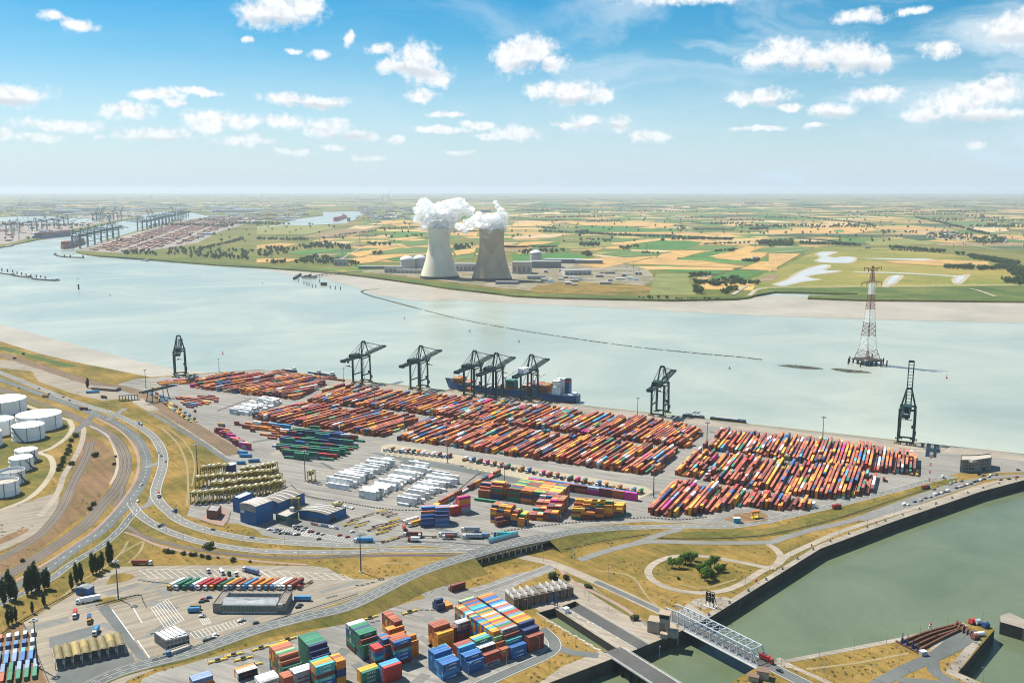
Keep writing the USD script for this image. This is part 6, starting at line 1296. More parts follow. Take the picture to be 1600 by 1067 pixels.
def put_container(o):
    lg = None
    if o.ex[1] and o.L > 8 and not o.blk.startswith('single'):
        lg = {'blue': ('CULINES', 'white_paint', .85), 'teal': ('CULINES', 'white_paint', .85), 'orange': ('Hapag-Lloyd', 'blue_dark', .8), 'green': ('U A S C', 'white_paint', 1.1), 'magenta': ('ONE', 'white_paint', 1.2), 'white': ('FLORENS', 'signal_red', .8) if 'lettered front' in o.blk or 'topped' in o.blk else ('UNIFEEDER', 'blue_dark', .75)}.get(o.col)
        if o.col in ('blue', 'orange') and crng.random() < .5 and 'lettered' not in o.blk: lg = None
    key = (o.L > 8, o.col, lg)
    if key not in models: models[key] = container_model(o.L, o.col, lg)
    k, h = o.tier; where = 'top box' if k == h - 1 else 'bottom box' if k == 0 else ORD[k] + ' box up'
    if o.blk.startswith('single'):
        i = seen_lab['s'] = seen_lab.get('s', -1) + 1; lab = f'{NAMES[o.col]} box alone on the ground, {ORD[i // 5]} row back to front, {ORD[i % 5]} from left'
    elif h == 1 and o.row == 0: lab = f'{NAMES[o.col]} container, {o.blk}'
    else: lab = f'{NAMES[o.col]} container, {where} of {ORD[o.row]} row from near, {o.blk}' + (f', bay {ORD[o.colm]}' if o.colm else '')
    x, y, z = o.c
    return copy_of(models[key], 'shipping_container', ' '.join(lab.split()[:16]), 'shipping container', (x, y, z), o.rot, 'containers in the stacks nearest the camera')
for o in near300: put_container(o)
m = MB(); cols = {k: np.array(v) for k, v in CC.items()}
yr = random.Random(5)
HEX = np.array([[0, 3, 2, 1], [4, 5, 6, 7], [0, 1, 5, 4], [1, 2, 6, 5], [2, 3, 7, 6], [3, 0, 4, 7]])
vs, cs = [], []
for o in rest:
    c, s = math.cos(math.radians(o.rot)), math.sin(math.radians(o.rot)); h = HC - .06; L_ = o.L / 2; w = HW / 2
    xy = np.array([(-L_, -w), (L_, -w), (L_, w), (-L_, w)]) @ np.array([[c, s], [-s, c]]) + o.c[:2]
    kk = yr.uniform(.76, 1.24)
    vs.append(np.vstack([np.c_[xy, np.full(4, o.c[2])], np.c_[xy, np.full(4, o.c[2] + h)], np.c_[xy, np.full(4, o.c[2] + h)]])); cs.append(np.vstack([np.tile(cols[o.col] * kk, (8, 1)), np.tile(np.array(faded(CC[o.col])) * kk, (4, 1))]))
HEX[1] += 4
n = len(vs); F = (HEX[1:][None] + (np.arange(n) * 12)[:, None, None]).reshape(-1, 4)
m.v, m.c, m.n = [np.vstack(vs)], [np.vstack(cs)], 12 * n; m.f = [np.vstack([F[:, [0, 1, 2]], F[:, [0, 2, 3]]])]
tag(obj('container_stacks', m, 'painted', colored=True), 'rows of stacked red, orange and other containers filling the great terminal yard', 'containers', None, 'stuff')
print('containers', len(ALL), 'near', len(near300), 'rest', n)

# ------------------------------------------------------------------ vehicles
def car_model(name, paint, van=False):
    p = proto(name); L_, W_, H_ = (5.2, 1.95, 2.3) if van else (4.4, 1.8, 1.45)
    prof = [(-L_ / 2, .35), (L_ / 2, .35), (L_ / 2, .75), (L_ / 2 - 1.1, .95)] + ([(L_ / 2 - 1.7, H_), (-L_ / 2, H_)] if van else [(L_ / 2 - 1.7, H_), (-L_ / 2 + 1.0, H_), (-L_ / 2 + .35, .98), (-L_ / 2, .9)])
    n = len(prof); v = [(x, -W_ / 2, z) for x, z in prof] + [(x, W_ / 2, z) for x, z in prof]; m = trimesh.creation.extrude_polygon(Polygon(prof), W_, engine='earcut'); vv = m.vertices
    obj('body', MB().add(np.c_[vv[:, 0], vv[:, 2] - W_ / 2, vv[:, 1]], m.faces[:, ::-1]), paint, p)
    obj('windscreen', MB().hexa([(L_ / 2 - 1.12, -W_ / 2 + .1, 1.0), (L_ / 2 - 1.08, -W_ / 2 + .1, 1.0), (L_ / 2 - 1.08, W_ / 2 - .1, 1.0), (L_ / 2 - 1.12, W_ / 2 - .1, 1.0), (L_ / 2 - 1.7, -W_ / 2 + .2, H_ - .05), (L_ / 2 - 1.62, -W_ / 2 + .2, H_ - .05), (L_ / 2 - 1.62, W_ / 2 - .2, H_ - .05), (L_ / 2 - 1.7, W_ / 2 - .2, H_ - .05)]), 'glass_dark', p)
    for sy in (-1, 1):
        obj('side_window', MB().box(-.1 if not van else L_ / 2 - 2.1, sy * (W_ / 2 + .005), .98, 2.0 if not van else 1.0, .03, .36), 'glass_dark', p)
        for sx in (-1, 1): obj('wheel', MB().tube((sx * L_ * .31, sy * (W_ / 2 - .22), .32), (sx * L_ * .31, sy * (W_ / 2 + .02), .32), .32, n=8), 'tyre', p)
    return p
CARP = dict(white='paint_white', silver='paint_grey', black='ship_dark', blue='paint_blue', red='paint_red', dark='pole_dark')
CARM = {k: car_model('car_' + k, v) for k, v in CARP.items()}; VAN = car_model('van_white', 'white_paint', True)
vr = random.Random(17)
def car(px, py, az, where, col=None, group=None, van=False):
    col = col or vr.choices(list(CARP), (8, 7, 6, 3, 2, 5))[0]
    return copy_of(VAN if van else CARM[col], 'van' if van else 'car', f"{'white' if van else ('dark grey' if col == 'dark' else col)} {'van' if van else 'car'} {where}", 'van' if van else 'car', P(px, py) + (0, 0, .2), rot_of(az), group)
def C2(x, y): return (x / 5.714 + 290, y / 5.714 + 700)
for x, y in [(1130, 680), (1150, 684), (1172, 688), (1195, 692), (1218, 696), (1242, 700), (1265, 704), (1286, 708), (1312, 712), (1335, 716), (1352, 722)]: car(*C2(x, y), 150, 'in the back row of the office car park', None, 'cars in the back row of the office car park')
for x, y in [(975, 700), (1000, 705), (1025, 700), (985, 722), (1015, 730), (1045, 738), (1075, 718), (1105, 735), (1130, 750), (1110, 752)]: car(*C2(x, y), 60, 'in the middle rows of the office car park', None, 'cars in the middle rows of the office car park')
for x, y in [(750, 730), (790, 745), (815, 735), (850, 765), (875, 752), (850, 742), (905, 765), (935, 768), (955, 770), (980, 775), (1005, 775), (800, 752)]: car(*C2(x, y), 60, 'in the front row of the office car park', None, 'cars in the front row of the office car park')
for x, y, w in [(1185, 765, 'alone in the middle of the office car park'), (1225, 772, 'just right of the single car in the office car park'), (1375, 782, 'by itself near the right end of the office car park'), (1445, 797, 'at the far right corner of the office car park'), (1190, 815, 'at the lower edge of the office car park'), (1490, 750, 'next to the lamp mast at the office car park')]: car(*C2(x, y), 60, w)
for i in range(9): car(522 + i * 3.6, 787 + i * .95, 25, 'in the short row behind the low blue hall', 'white' if i % 3 else 'silver', 'cars behind the low blue hall')
def E5(x, y): return (x / 4.444 + 1240, y / 4.444 + 660)
for i, (x, y) in enumerate([(770, 573), (795, 575), (840, 553), (885, 543), (915, 528), (950, 520), (985, 505), (1005, 498), (1030, 493), (1050, 485), (1072, 480), (1130, 458), (1155, 450), (1172, 446), (1190, 440), (1210, 434), (1232, 430), (1255, 415), (1275, 410), (1300, 403), (1322, 396), (975, 467), (1095, 425), (1120, 415), (1165, 410), (1290, 362), (1310, 370), (1370, 368), (1405, 366), (1355, 380)]):
    car(*E5(x, y), 66, 'in the long parking strip between the grass bank and the dock wall', None, 'cars along the dock side parking strip', van=i in (0, 6, 10))
for x, y, az, w, c in [(1437 / 4.444 + 1240, 750, 70, 'on the quay road near the dock corner', 'dark'), (1560 / 4.444 + 1240, 735, 100, 'on the road at the right picture edge', 'black'), (1495 / 4.444 + 1240, 749, 80, 'following the dock road at the right', 'black'), (1550 / 4.444 + 1240, 746, 80, 'red, turning onto the dock road', 'red'), (247, 708, 170, 'on the right carriageway of the bend, leading', 'silver'), (252, 713, 168, 'on the right carriageway of the bend, second', 'black'), (259, 722, 165, 'on the right carriageway of the bend, third', 'dark'), (221, 758, 200, 'on the left carriageway before the junction', 'white'), (216, 783, 10, 'waiting at the white line of the junction', 'white'), (254, 821, 120, 'on the slip road past the shrubs', 'blue'), (333, 828, 110, 'on the main road by the brick compound', 'dark'), (394, 840, 105, 'on the main road before the office fence', 'silver'), (1218, 1049, 140, 'on the road just off the steel bridge', 'black'), (376, 971, 60, 'by the kerb below the service building', 'white'), (379, 970, 60, 'beside the white one below the service building', 'silver'),
    (316, 963.5, 80, 'white, left of the service building', 'white'), (400, 974, 60, 'dark, at the end of the parking grid', 'black'), (466, 949, 70, 'black, beside the right end of the service building', 'black'), (469, 946, 70, 'black, behind the one at the right end of the service building', 'black'), (315, 941, 80, 'dark, in the small row left of the service building', 'black'), (318, 937, 80, 'dark red, in the small row left of the service building', 'red'), (322, 939, 80, 'black, at the back of the small row', 'black'), (327, 934, 80, 'blue, nearest the corner of the service building', 'blue'), (322, 1001, 60, 'black, first by the gate office fence', 'black'), (327, 999, 60, 'silver, second by the gate office fence', 'silver'), (331, 998, 60, 'black, third by the gate office fence', 'black'), (334, 997, 60, 'white, fourth by the gate office fence', 'white'), (30, 607, 110, 'on the upper carriageway at the far left', 'dark'), (61, 608, 110, 'on the upper carriageway, second from the left', 'black'), (77, 616, 110, 'on the upper carriageway beside the grass', 'blue'), (99, 621, 110, 'dark red, on the upper carriageway', 'red'), (109, 626, 110, 'blue, near the junction on the upper carriageway', 'blue'), (1266 / 4 + 0, 963, 80, 'dark blue, alone on the paved square', 'blue'), (1180 / 4 + 42, 993, 60, 'white, at the corner of the gate office', 'white')]:
    car(x, y, az, w.split(', ', 1)[1] if w.split(',')[0] in ('red', 'white', 'dark', 'black', 'blue', 'silver', 'dark red', 'dark blue') else w, c)

def wheels(p, xs, w=2.4, r=.5):
    for x in xs:
        for sy in (-1, 1): obj('wheel', MB().tube((x, sy * (w / 2 - .35), r), (x, sy * w / 2, r), r, n=10), 'tyre', p)
def truck_model(cab, load, short=False):
    p = proto(f'lorry_{cab}_{load}' + ('_short' if short else '')); Lt = 0 if load == 'none' else (7 if short else 13.4)
    cm = 'white_paint' if cab == 'white' else 'paint_' + cab
    cb = obj('cab', MB().hexa([(5.9, -1.22, .6), (8.2, -1.22, .6), (8.2, 1.22, .6), (5.9, 1.22, .6), (5.9, -1.2, 3.5), (7.8, -1.2, 3.4), (7.8, 1.2, 3.4), (5.9, 1.2, 3.5)]), cm, p)
    obj('windscreen', MB().hexa([(8.05, -1.1, 1.9), (8.1, -1.1, 1.9), (8.1, 1.1, 1.9), (8.05, 1.1, 1.9), (7.85, -1.05, 3.0), (7.93, -1.05, 3.0), (7.93, 1.05, 3.0), (7.85, 1.05, 3.0)]), 'glass_dark', cb)
    for sy in (-1, 1): obj('side_window', MB().box(7.2, sy * 1.225, 2.0, 1.0, .03, .8), 'glass_dark', cb)
    obj('bumper', MB().box(8.15, 0, .4, .25, 2.4, .6), 'ship_dark', p); obj('chassis', MB().box(4.6, 0, .7, 5.0, 1.0, .35), 'ship_dark', p); wheels(p, (7.1, 3.6) if load != 'none' else (7.1, 3.4))
    if load != 'none':
        if load == 'bare': obj('trailer_frame', MB().box(5 - Lt / 2, .45, 1.15, Lt, .25, .3).box(5 - Lt / 2, -.45, 1.15, Lt, .25, .3).box(4.6, 0, 1.15, .3, 2.3, .3).box(5 - Lt + .4, 0, 1.15, .3, 2.3, .3), 'rust', p)
        elif load == 'tanker': obj('tank', MB().tube((5.2, 0, 2.3), (5.2 - Lt * .75, 0, 2.3), 1.15, n=14), 'white_paint', p)
        else:
            lm = 'white_paint' if load == 'white' else 'paint_' + load
            tl_ = obj('trailer', MB().box(5.3 - Lt / 2, 0, 1.25, Lt, 2.5, 2.75), lm, p); obj('trailer_door', MB().box(5.3 - Lt - .03, 0, 1.35, .08, 2.3, 2.5), lm, tl_); obj('trailer_bed', MB().box(5.3 - Lt / 2, 0, .95, Lt, 2.2, .28), 'ship_dark', p)
        wheels(p, (5.3 - Lt + 1.2, 5.3 - Lt + 2.5) if short else (5.3 - Lt + 1.3, 5.3 - Lt + 2.6, 5.3 - Lt + 3.9))
    return p
TM = {}
def truck(px, py, az, cab, load, label, group=None, short=False, z=.15):
    k = (cab, load, short)
    if k not in TM: TM[k] = truck_model(*k)
    return copy_of(TM[k], 'lorry', label, 'lorry', P(px, py) + (0, 0, z), rot_of(az), group)
def nm(c): return NAMES.get(c, c)
row = [(264, 'amber', 'white'), (275, 'white', 'green'), (287, 'green', 'green'), (299, 'blue', 'white'), (309, 'white', 'red'), (320, 'white', 'red'), (330, 'amber', 'red'), (342, 'green', 'green'), (352, 'white', 'amber'), (360, 'sky', 'rust'), (372, 'white', 'rust'), (380, 'sky', 'sky'), (391, 'white', 'orange'), (404, 'white', 'amber'), (415, 'sky', 'rust'), (424, 'sky', 'white'), (435, 'white', 'white'), (442, 'white', 'rust'), (452, 'white', 'brown')]
taz = az_of(P(289, 908), P(264, 920))
for i, (x, c, l) in enumerate(row):
    q = P(x, 921.5) - u_az(taz) * 7.2; TMk = (c, l, False)
    if TMk not in TM: TM[TMk] = truck_model(*TMk)
    copy_of(TM[TMk], 'lorry', f'lorry with {nm(c)} cab and {nm(l)} trailer, {ORD[i]} from left in the long row', 'lorry', q + (0, 0, .15), rot_of(taz), 'lorries parked in the long row of the truck park')
q = P(467, 921) - u_az(taz) * 7.2; TM['red', 'bare', False] = truck_model('red', 'bare'); copy_of(TM['red', 'bare', False], 'lorry', 'red lorry with an empty trailer frame, last in the long row', 'lorry', q + (0, 0, .15), rot_of(taz), 'lorries parked in the long row of the truck park')
for x, y, az, c, l, s, lab in [(222, 882, 92, 'white', 'rust', 0, 'white lorry with a rust red container by the grass edge of the truck park'), (118, 960, 160, 'white', 'red', 1, 'white lorry with a short red container, left of the pair before the canopy'), (140, 968, 158, 'amber', 'blue', 1, 'amber lorry with a blue container, right of the pair before the canopy'), (138, 940, -118, 'white', 'white', 0, 'white lorry with a long cream trailer entering by the blue shed'), (152, 986, 170, 'white', 'sky', 1, 'lorry waiting behind the arched canopy'), (252, 1021, 120, 'sky', 'none', 0, 'blue lorry without trailer beside the gate office'), (323, 890, 150, 'white', 'none', 0, 'white lorry without trailer, first in the upper bays'), (345, 893, 150, 'white', 'tanker', 1, 'white tank lorry in the upper bays'), (355, 894, 150, 'green', 'none', 0, 'green lorry without trailer in the upper bays'), (366, 895, 150, 'white', 'none', 0, 'white lorry without trailer, rightmost in the upper bays'), (392, 895, -60, 'white', 'steel', 0, 'lorry with a slate blue trailer at the end of the upper bays'),
    (568, 847, -90, 'white', 'sky', 0, 'white lorry with a light blue container on the main road'), (652, 846, -88, 'red', 'white', 1, 'red and white lorry on the main road below the queue'), (1191, 1030, 142, 'red', 'red', 1, 'red lorry crossing the steel bridge'), (248, 774, 160, 'white', 'rust', 1, 'lorry with a red container at the fork of the main road'), (133, 641, 105, 'white', 'maroon', 0, 'lorry with a dark red container at the left junction'), (74, 621, -75, 'amber', 'amber', 1, 'yellow lorry on the left carriageway above the oil tanks'), (218, 663, 140, 'white', 'steel', 1, 'small grey lorry on the bend above the grass'), (268, 798, 130, 'blue', 'none', 0, 'blue lorry without trailer on the curve'), (645, 838, -85, 'white', 'maroon', 0, 'lorry with a maroon container, front of the lower queue'), (631, 826, 165, 'red', 'rust', 1, 'red lorry at the corner of the blue stack yard'), (642, 816, -130, 'white', 'white', 0, 'white lorry with a white trailer behind the blue stack'), (650, 820, -130, 'white', 'amber', 0, 'lorry with a cream trailer beside the white one'), (668, 840, -90, 'white', 'bare', 0, 'lorry with an empty frame in the lower queue'), (700, 838, -88, 'white', 'grey', 0, 'lorry with a grey container in the lower queue'), (706, 842, -88, 'white', 'brown', 1, 'lorry with a short brown container in the lower queue'), (738, 841, -88, 'white', 'grey', 0, 'lorry with a grey container, middle of the lower queue'), (748, 840, -88, 'red', 'steel', 0, 'lorry with a red cab and slate container in the lower queue'), (735, 830, -88, 'white', 'grey', 0, 'lorry with a grey container in the upper queue line'), (770, 838, -85, 'sky', 'none', 0, 'light blue lorry without trailer near the blue shelter'), (786, 838, -85, 'blue', 'teal', 0, 'blue lorry with a teal container near the blue shelter'),
    (1478, 750, 0, 'white', 'none', 0, 'small white lorry beside the red and white mast'), (1442, 764, 66, 'blue', 'rust', 1, 'lorry with blue and red load by the grass bank'), (1303, 795, 66, 'red', 'red', 1, 'red box lorry on the terminal road'), (1381, 752, 20, 'white', 'rust', 1, 'lorry standing on the pale square at the end of the stacks'), (300, 643, 125, 'red', 'none', 0, 'red tractor unit on the pale rail yard'), (343, 666, 115, 'blue', 'amber', 1, 'blue lorry beside the magenta block'), (160, 622, 115, 'green', 'maroon', 1, 'green lorry at the side road junction')]:
    truck(x, y, az, c, l, lab, None, bool(s))
a3 = RA + 180 + 6
for i in range(13):
    x = 607 + i * 8.1; truck(x, 703 + (x - 607) * .113, a3, vr.choice(('white', 'white', 'sky', 'white')), vr.choice(('brown', 'white', 'white', 'rust', 'bare', 'bare', 'green', 'sky', 'bare', 'orange')), f'lorry waiting in the left part of the middle row, {ORD[i]} from left', 'lorries in the middle row of the yard', True)
for i in range(26):
    x = 730 + i * 10.9; truck(x, 718 + (x - 730) * .189, a3, vr.choice(('white', 'white', 'amber', 'red', 'green', 'orange', 'white', 'navy')), vr.choice(('orange', 'bare', 'bare', 'green', 'brown', 'sky', 'white', 'magenta', 'rust', 'bare', 'amber', 'blue')), f'lorry waiting in the right part of the middle row, {ORD[i] if i < 26 else "last"} from left', 'lorries in the middle row of the yard', True)
struct('truck_apron', MB().sheet(poly([(596, 696), (612, 693), (1008, 760), (1022, 768), (990, 783), (962, 778), (720, 727), (595, 706)]), Z2), 'sand')
struct('dark_strip', MB().sheet(poly([(570, 706), (595, 708), (720, 729), (962, 780), (900, 776), (740, 741), (640, 722)]), Z2), 'asphalt')
q = MB()
for i in range(44):
    x = 603 + i * 9.2
    if 712 < x < 726: continue
    c = P(x, 710.5 + (x - 603) * (.113 if x < 712 else .165)); q.box(c[0], c[1], Z4, 3.4, 2.2, .03, math.radians(rot_of(a3)))
struct('bay_marking', q, 'yellow_line')

# straddle carriers drawn up in ranks
sc = proto('straddle_carrier')
for sx in (-1, 1):
    for sy in (-1, 1): obj('leg', MB().box(sx * 3.4, sy * 2.2, 1.0, .75, .6, 9.4), 'machine_yellow', sc)
    obj('top_beam', MB().box(0, sx * 2.2, 10.4, 9.0, .8, 1.1), 'machine_yellow', sc); obj('wheel_beam', MB().box(0, sx * 2.2, .8, 9.4, .7, .9), 'machine_yellow', sc); obj('cross_head', MB().box(sx * 3.4, 0, 10.6, .8, 4.4, 1.0), 'machine_yellow', sc)
    for k in range(4): obj('wheel', MB().tube((-3.6 + k * 2.4, sx * 2.2 - .3, .75), (-3.6 + k * 2.4, sx * 2.2 + .3, .75), .75, n=10), 'tyre', sc)
obj('engine_deck', MB().box(-1.2, 0, 11.5, 3.4, 2.2, 1.0), 'paint_white', sc); obj('cab', MB().box(4.4, 1.6, 8.6, 1.6, 1.5, 1.9), 'glass_dark', sc); obj('spreader', MB().box(0, 0, 7.0, 8.5, 1.2, .6), 'rust', sc); obj('hoist', MB().box(-2.6, 0, 7.6, .3, 2.6, 2.9).box(2.6, 0, 7.6, .3, 2.6, 2.9), 'machine_yellow', sc)
saz = 12.0
for r_, (x0, y0, x1, y1, n) in enumerate([(305, 786, 333, 783, 4), (340, 782, 441, 768, 11), (312, 761, 357, 757, 5), (367, 757, 430, 749, 8), (320, 744, 352, 741, 5), (382, 748, 428, 738, 7), (337, 771, 436, 760, 11)]):
    for i in range(n):
        k = i / max(1, n - 1); copy_of(sc, 'straddle_carrier', f'tall pale yellow straddle carrier, {ORD[i]} from left in the {("nearest short", "long front", "left middle", "right middle", "left back", "right back", "second long")[r_]} rank', 'straddle carrier', P(x0 + (x1 - x0) * k + vr.uniform(-.8, .8), y0 + (y1 - y0) * k + vr.uniform(-1.3, 1.3)) + (0, 0, .1), rot_of(saz + vr.uniform(-5, 5)), 'straddle carriers parked by the workshop')
for x, y, az, w in [(1229, 727, RA, 'straddle carrier working among the right hand stacks'), (676, 652, RA, 'straddle carrier between the stacks below the ship'), (487, 752, 20, 'straddle carrier standing by the lamp mast near the white reefers'), (462, 796, 90, 'straddle carrier beside the low blue hall'), (528, 804, 60, 'straddle carrier at the open door of the low blue hall')]:
    copy_of(sc, 'straddle_carrier', w, 'straddle carrier', P(x, y) + (0, 0, .1), rot_of(az))
# lifting frames and chassis lying by the workshop, spreaders in the near yard
sp = proto('spreader_frame')
obj('main_beam', MB().box(0, 0, .4, 12, .9, .6), 'signal_yellow', sp)
for s in (-1, 1): obj('end_beam', MB().box(s * 5.8, 0, .2, .5, 2.4, .5), 'machine_yellow', sp); obj('guide', MB().box(s * 5.9, 1.1, .3, .3, .3, 2.6), 'signal_yellow', sp)
obj('head_block', MB().box(0, 0, 1.0, 3, 1.6, .8), 'crane_dark', sp)
for i, (x, y, az, w) in enumerate([(578, 966, 55, 'left of two yellow spreaders by the grass slope'), (640, 957, 55, 'right of two yellow spreaders by the grass slope'), (449, 1000, 55, 'yellow spreader behind the green roofed stack'), (408, 1013, 55, 'yellow spreader behind the left dark stack'), (365, 1024, 60, 'yellow spreader near the grass tip of the near yard'), (340, 1033, 60, 'yellow spreader at the road corner of the near yard'), (380, 1030, 60, 'yellow spreader between the road corner and the left dark stack'), (395, 1040, 60, 'spreader on the ground behind the white and orange pair')]):
    copy_of(sp, 'spreader_frame', w if w.startswith('yellow') or w.startswith('spreader') else 'the ' + w, 'lifting frame', P(x, y) + (0, 0, .1), rot_of(az), 'spreaders lying in the near yard')
fr = proto('trailer_chassis'); obj('frame', MB().box(0, .5, .9, 12, .3, .4).box(0, -.5, .9, 12, .3, .4), 'rust', fr); obj('cross_member', MB().box(-5.8, 0, .9, .4, 2.4, .4).box(0, 0, .9, .3, 2, .35).box(5.8, 0, .9, .4, 2.4, .4), 'rust', fr); wheels(fr, (-4.6, -3.4))
fy = proto('yellow_chassis'); obj('frame', MB().box(0, .6, .9, 12, .35, .5).box(0, -.6, .9, 12, .35, .5), 'signal_yellow', fy); obj('cross_member', MB().box(-5.8, 0, .9, .5, 2.6, .5).box(0, 0, .9, .4, 2.4, .4).box(5.8, 0, .9, .5, 2.6, .5), 'machine_yellow', fy); wheels(fy, (-4.6, -3.4))
for i, (x, y) in enumerate([(546, 820), (551, 816), (556, 812), (562, 822), (568, 818), (575, 806), (598, 826), (604, 822), (610, 818), (616, 814), (602, 830), (608, 826), (614, 822), (620, 818), (605, 846), (612, 844), (620, 841), (628, 839), (596, 800), (604, 803), (612, 806), (596, 833), (583, 828), (590, 822)]):
    copy_of(fy if i % 3 == 0 else fr, 'trailer_chassis', ('yellow' if i % 3 == 0 else 'rusty red') + ' empty trailer frame lying right of the low blue hall', 'trailer frame', P(x, y) + (0, 0, .1), rot_of(50 + vr.uniform(-4, 4)), f"{'yellow' if i % 3 == 0 else 'rusty'} trailer frames right of the low blue hall")
# blue weather shelters and stored covers, small sheds
for i, (x, y) in enumerate([(775, 845), (782, 843), (790, 841), (797, 839)]):
    c = P(x, y); t = thing('blue_shelter', f'light blue roofed shelter beside the viaduct, {ORD[i]} from left', 'shelter', c, rot_of(55)); obj('roof', MB().hexa([(-8, -1.5, 3.2), (8, -1.5, 3.2), (8, 1.5, 3.2), (-8, 1.5, 3.2), (-8, -.2, 4.0), (8, -.2, 4.0), (8, .2, 4.0), (-8, .2, 4.0)]), 'cyan_box', t); obj('wall', MB().box(0, 0, 0, 15.6, 2.6, 3.2), 'plant_blue', t)
for x, y, az, L_, w in [(379, 709, 100, 12, 'light blue cover stack nearest the magenta block'), (384, 714, 95, 14, 'blue cover stack below the magenta block'), (397, 722, 75, 12, 'blue cover stack beside the straddle carriers'), (377, 725, 80, 9, 'blue cover stack left of the straddle carrier ranks'), (473, 938, 90, 12, 'pale blue trailer parked right of the service building'), (303, 956, 85, 8, 'light blue van body in the small row'), (306, 952, 85, 7, 'olive green load body in the small row'), (145, 614, 78, 18, 'long light blue cover by the old rail shed')]:
    c = P(x, y); t = thing('covered_load', w, 'trailer', c, rot_of(az)); obj('cover', MB().hexa([(-L_ / 2, -1.2, .9), (L_ / 2, -1.2, .9), (L_ / 2, 1.2, .9), (-L_ / 2, 1.2, .9), (-L_ / 2, -1.1, 3.6), (L_ / 2, -1.1, 3.6), (L_ / 2, 1.1, 3.6), (-L_ / 2, 1.1, 3.6)]), 'canopy_olive' if 'olive' in w else 'paint_sky', t); obj('frame', MB().box(0, 0, .5, L_, 2, .38), 'ship_dark', t); wheels(t, (-L_ / 3, L_ / 3), 2.3, .45)
t = thing('site_cabin', 'teal cabin on the loop at the right end of the terminal', 'cabin', P(1151, 816), 0); obj('wall', MB().box(0, 0, .1, 6, 4.5, 4.2), 'cyan_box', t); obj('roof', MB().box(0, 0, 4.3, 6.4, 4.9, .3), 'roof_pale', t)
t = thing('orange_machinery', 'orange lifting gear standing on the brown loop island', 'machinery', P(1180, 809), 20); obj('frame', MB().box(0, 0, 0, 8, 3, 1).box(-3, 0, 1, .6, 2.4, 4).box(3, 0, 1, .6, 2.4, 4).box(0, 0, 4.6, 7, 1, .8), 'signal_yellow', t); obj('load', MB().box(0, 0, 5.4, 9, 2.6, 1.2), 'paint_orange', t)
t = thing('old_rail_shed', 'long low dark rail shed on the bare ground at the left', 'shed', P(166, 609), rot_of(108)); obj('wall', MB().box(0, 0, 0, 44, 12, 3.6), 'brick_brown', t); obj('roof', MB().hexa([(-22.5, -6.5, 3.6), (22.5, -6.5, 3.6), (22.5, 6.5, 3.6), (-22.5, 6.5, 3.6), (-22.5, -.5, 4.8), (22.5, -.5, 4.8), (22.5, .5, 4.8), (-22.5, .5, 4.8)]), 'roof_brown', t)
t = thing('ruined_frame', 'dark open concrete frame beside the rail yard', 'structure', P(201, 625), rot_of(70))
for k in range(7): obj('column', MB().box(-12 + k * 4, 0, 0, .9, 4, 7), 'concrete_dark', t)
obj('beam', MB().box(0, 0, 7, 26, 4.4, .9), 'concrete_dark', t)
# rail gantry with its train of boxes
t = thing('rail_gantry', 'dark green rail gantry crane over the container trains', 'gantry crane', P(247, 625), rot_of(118) - 90)
for sx in (-1, 1):
    for sy in (-1, 1): obj('leg', MB().beam((sx * 15, sy * 6, 0), (sx * 13, sy * 4, 15), 1.1), 'crane_green', t)
    obj('sill', MB().box(sx * 15, 0, .4, 1.2, 15, 1), 'crane_green', t); obj('girder', MB().box(0, sx * 3.2, 15, 58, 1.2, 2), 'crane_green', t)
obj('trolley', MB().box(4, 0, 17.1, 6, 7, 2.2), 'machine_yellow', t); obj('cab', MB().box(9, 0, 12.4, 2, 2, 2.4), 'glass_dark', t)
wagon = proto('flat_wagon'); obj('bed', MB().box(0, 0, .9, 18, 2.2, .35), 'signal_yellow', wagon); obj('bogie', MB().box(-6.5, 0, .1, 2.6, 2, .8), 'ship_dark', wagon); obj('bogie', MB().box(6.5, 0, .1, 2.6, 2, .8), 'ship_dark', wagon)
for tr, (x0, y0, x1, y1, n) in enumerate([(237, 618, 295, 658, 9), (245, 617, 304, 657, 9)]):
    for i in range(n):
        k = i / (n - 1); a = az_of(P(x0, y0), P(x1, y1)); c = P(x0 + (x1 - x0) * k, y0 + (y1 - y0) * k); copy_of(wagon, 'flat_wagon', f'yellow flat wagon, {ORD[i]} from the gantry in the {("left", "right")[tr]} train', 'railway wagon', c + (0, 0, .2), rot_of(a), 'flat wagons under the gantry')
        if (i + tr) % 7 in (4,): continue
        q = MB(); cc_ = CC[vr.choice(('brown', 'blue', 'rust', 'sky', 'white', 'maroon', 'orange'))]; q.box(0, 0, 0, 12.2 if i < 5 else 6.06, 2.4, 2.5, col=cc_); pth = obj('wagon_load', q, 'painted', colored=True); place(pth, c + (0, 0, 1.5), rot_of(a)); tag(pth, f'container loaded on the {ORD[i]} wagon of the {("left", "right")[tr]} train', 'shipping container', 'containers on the trains')

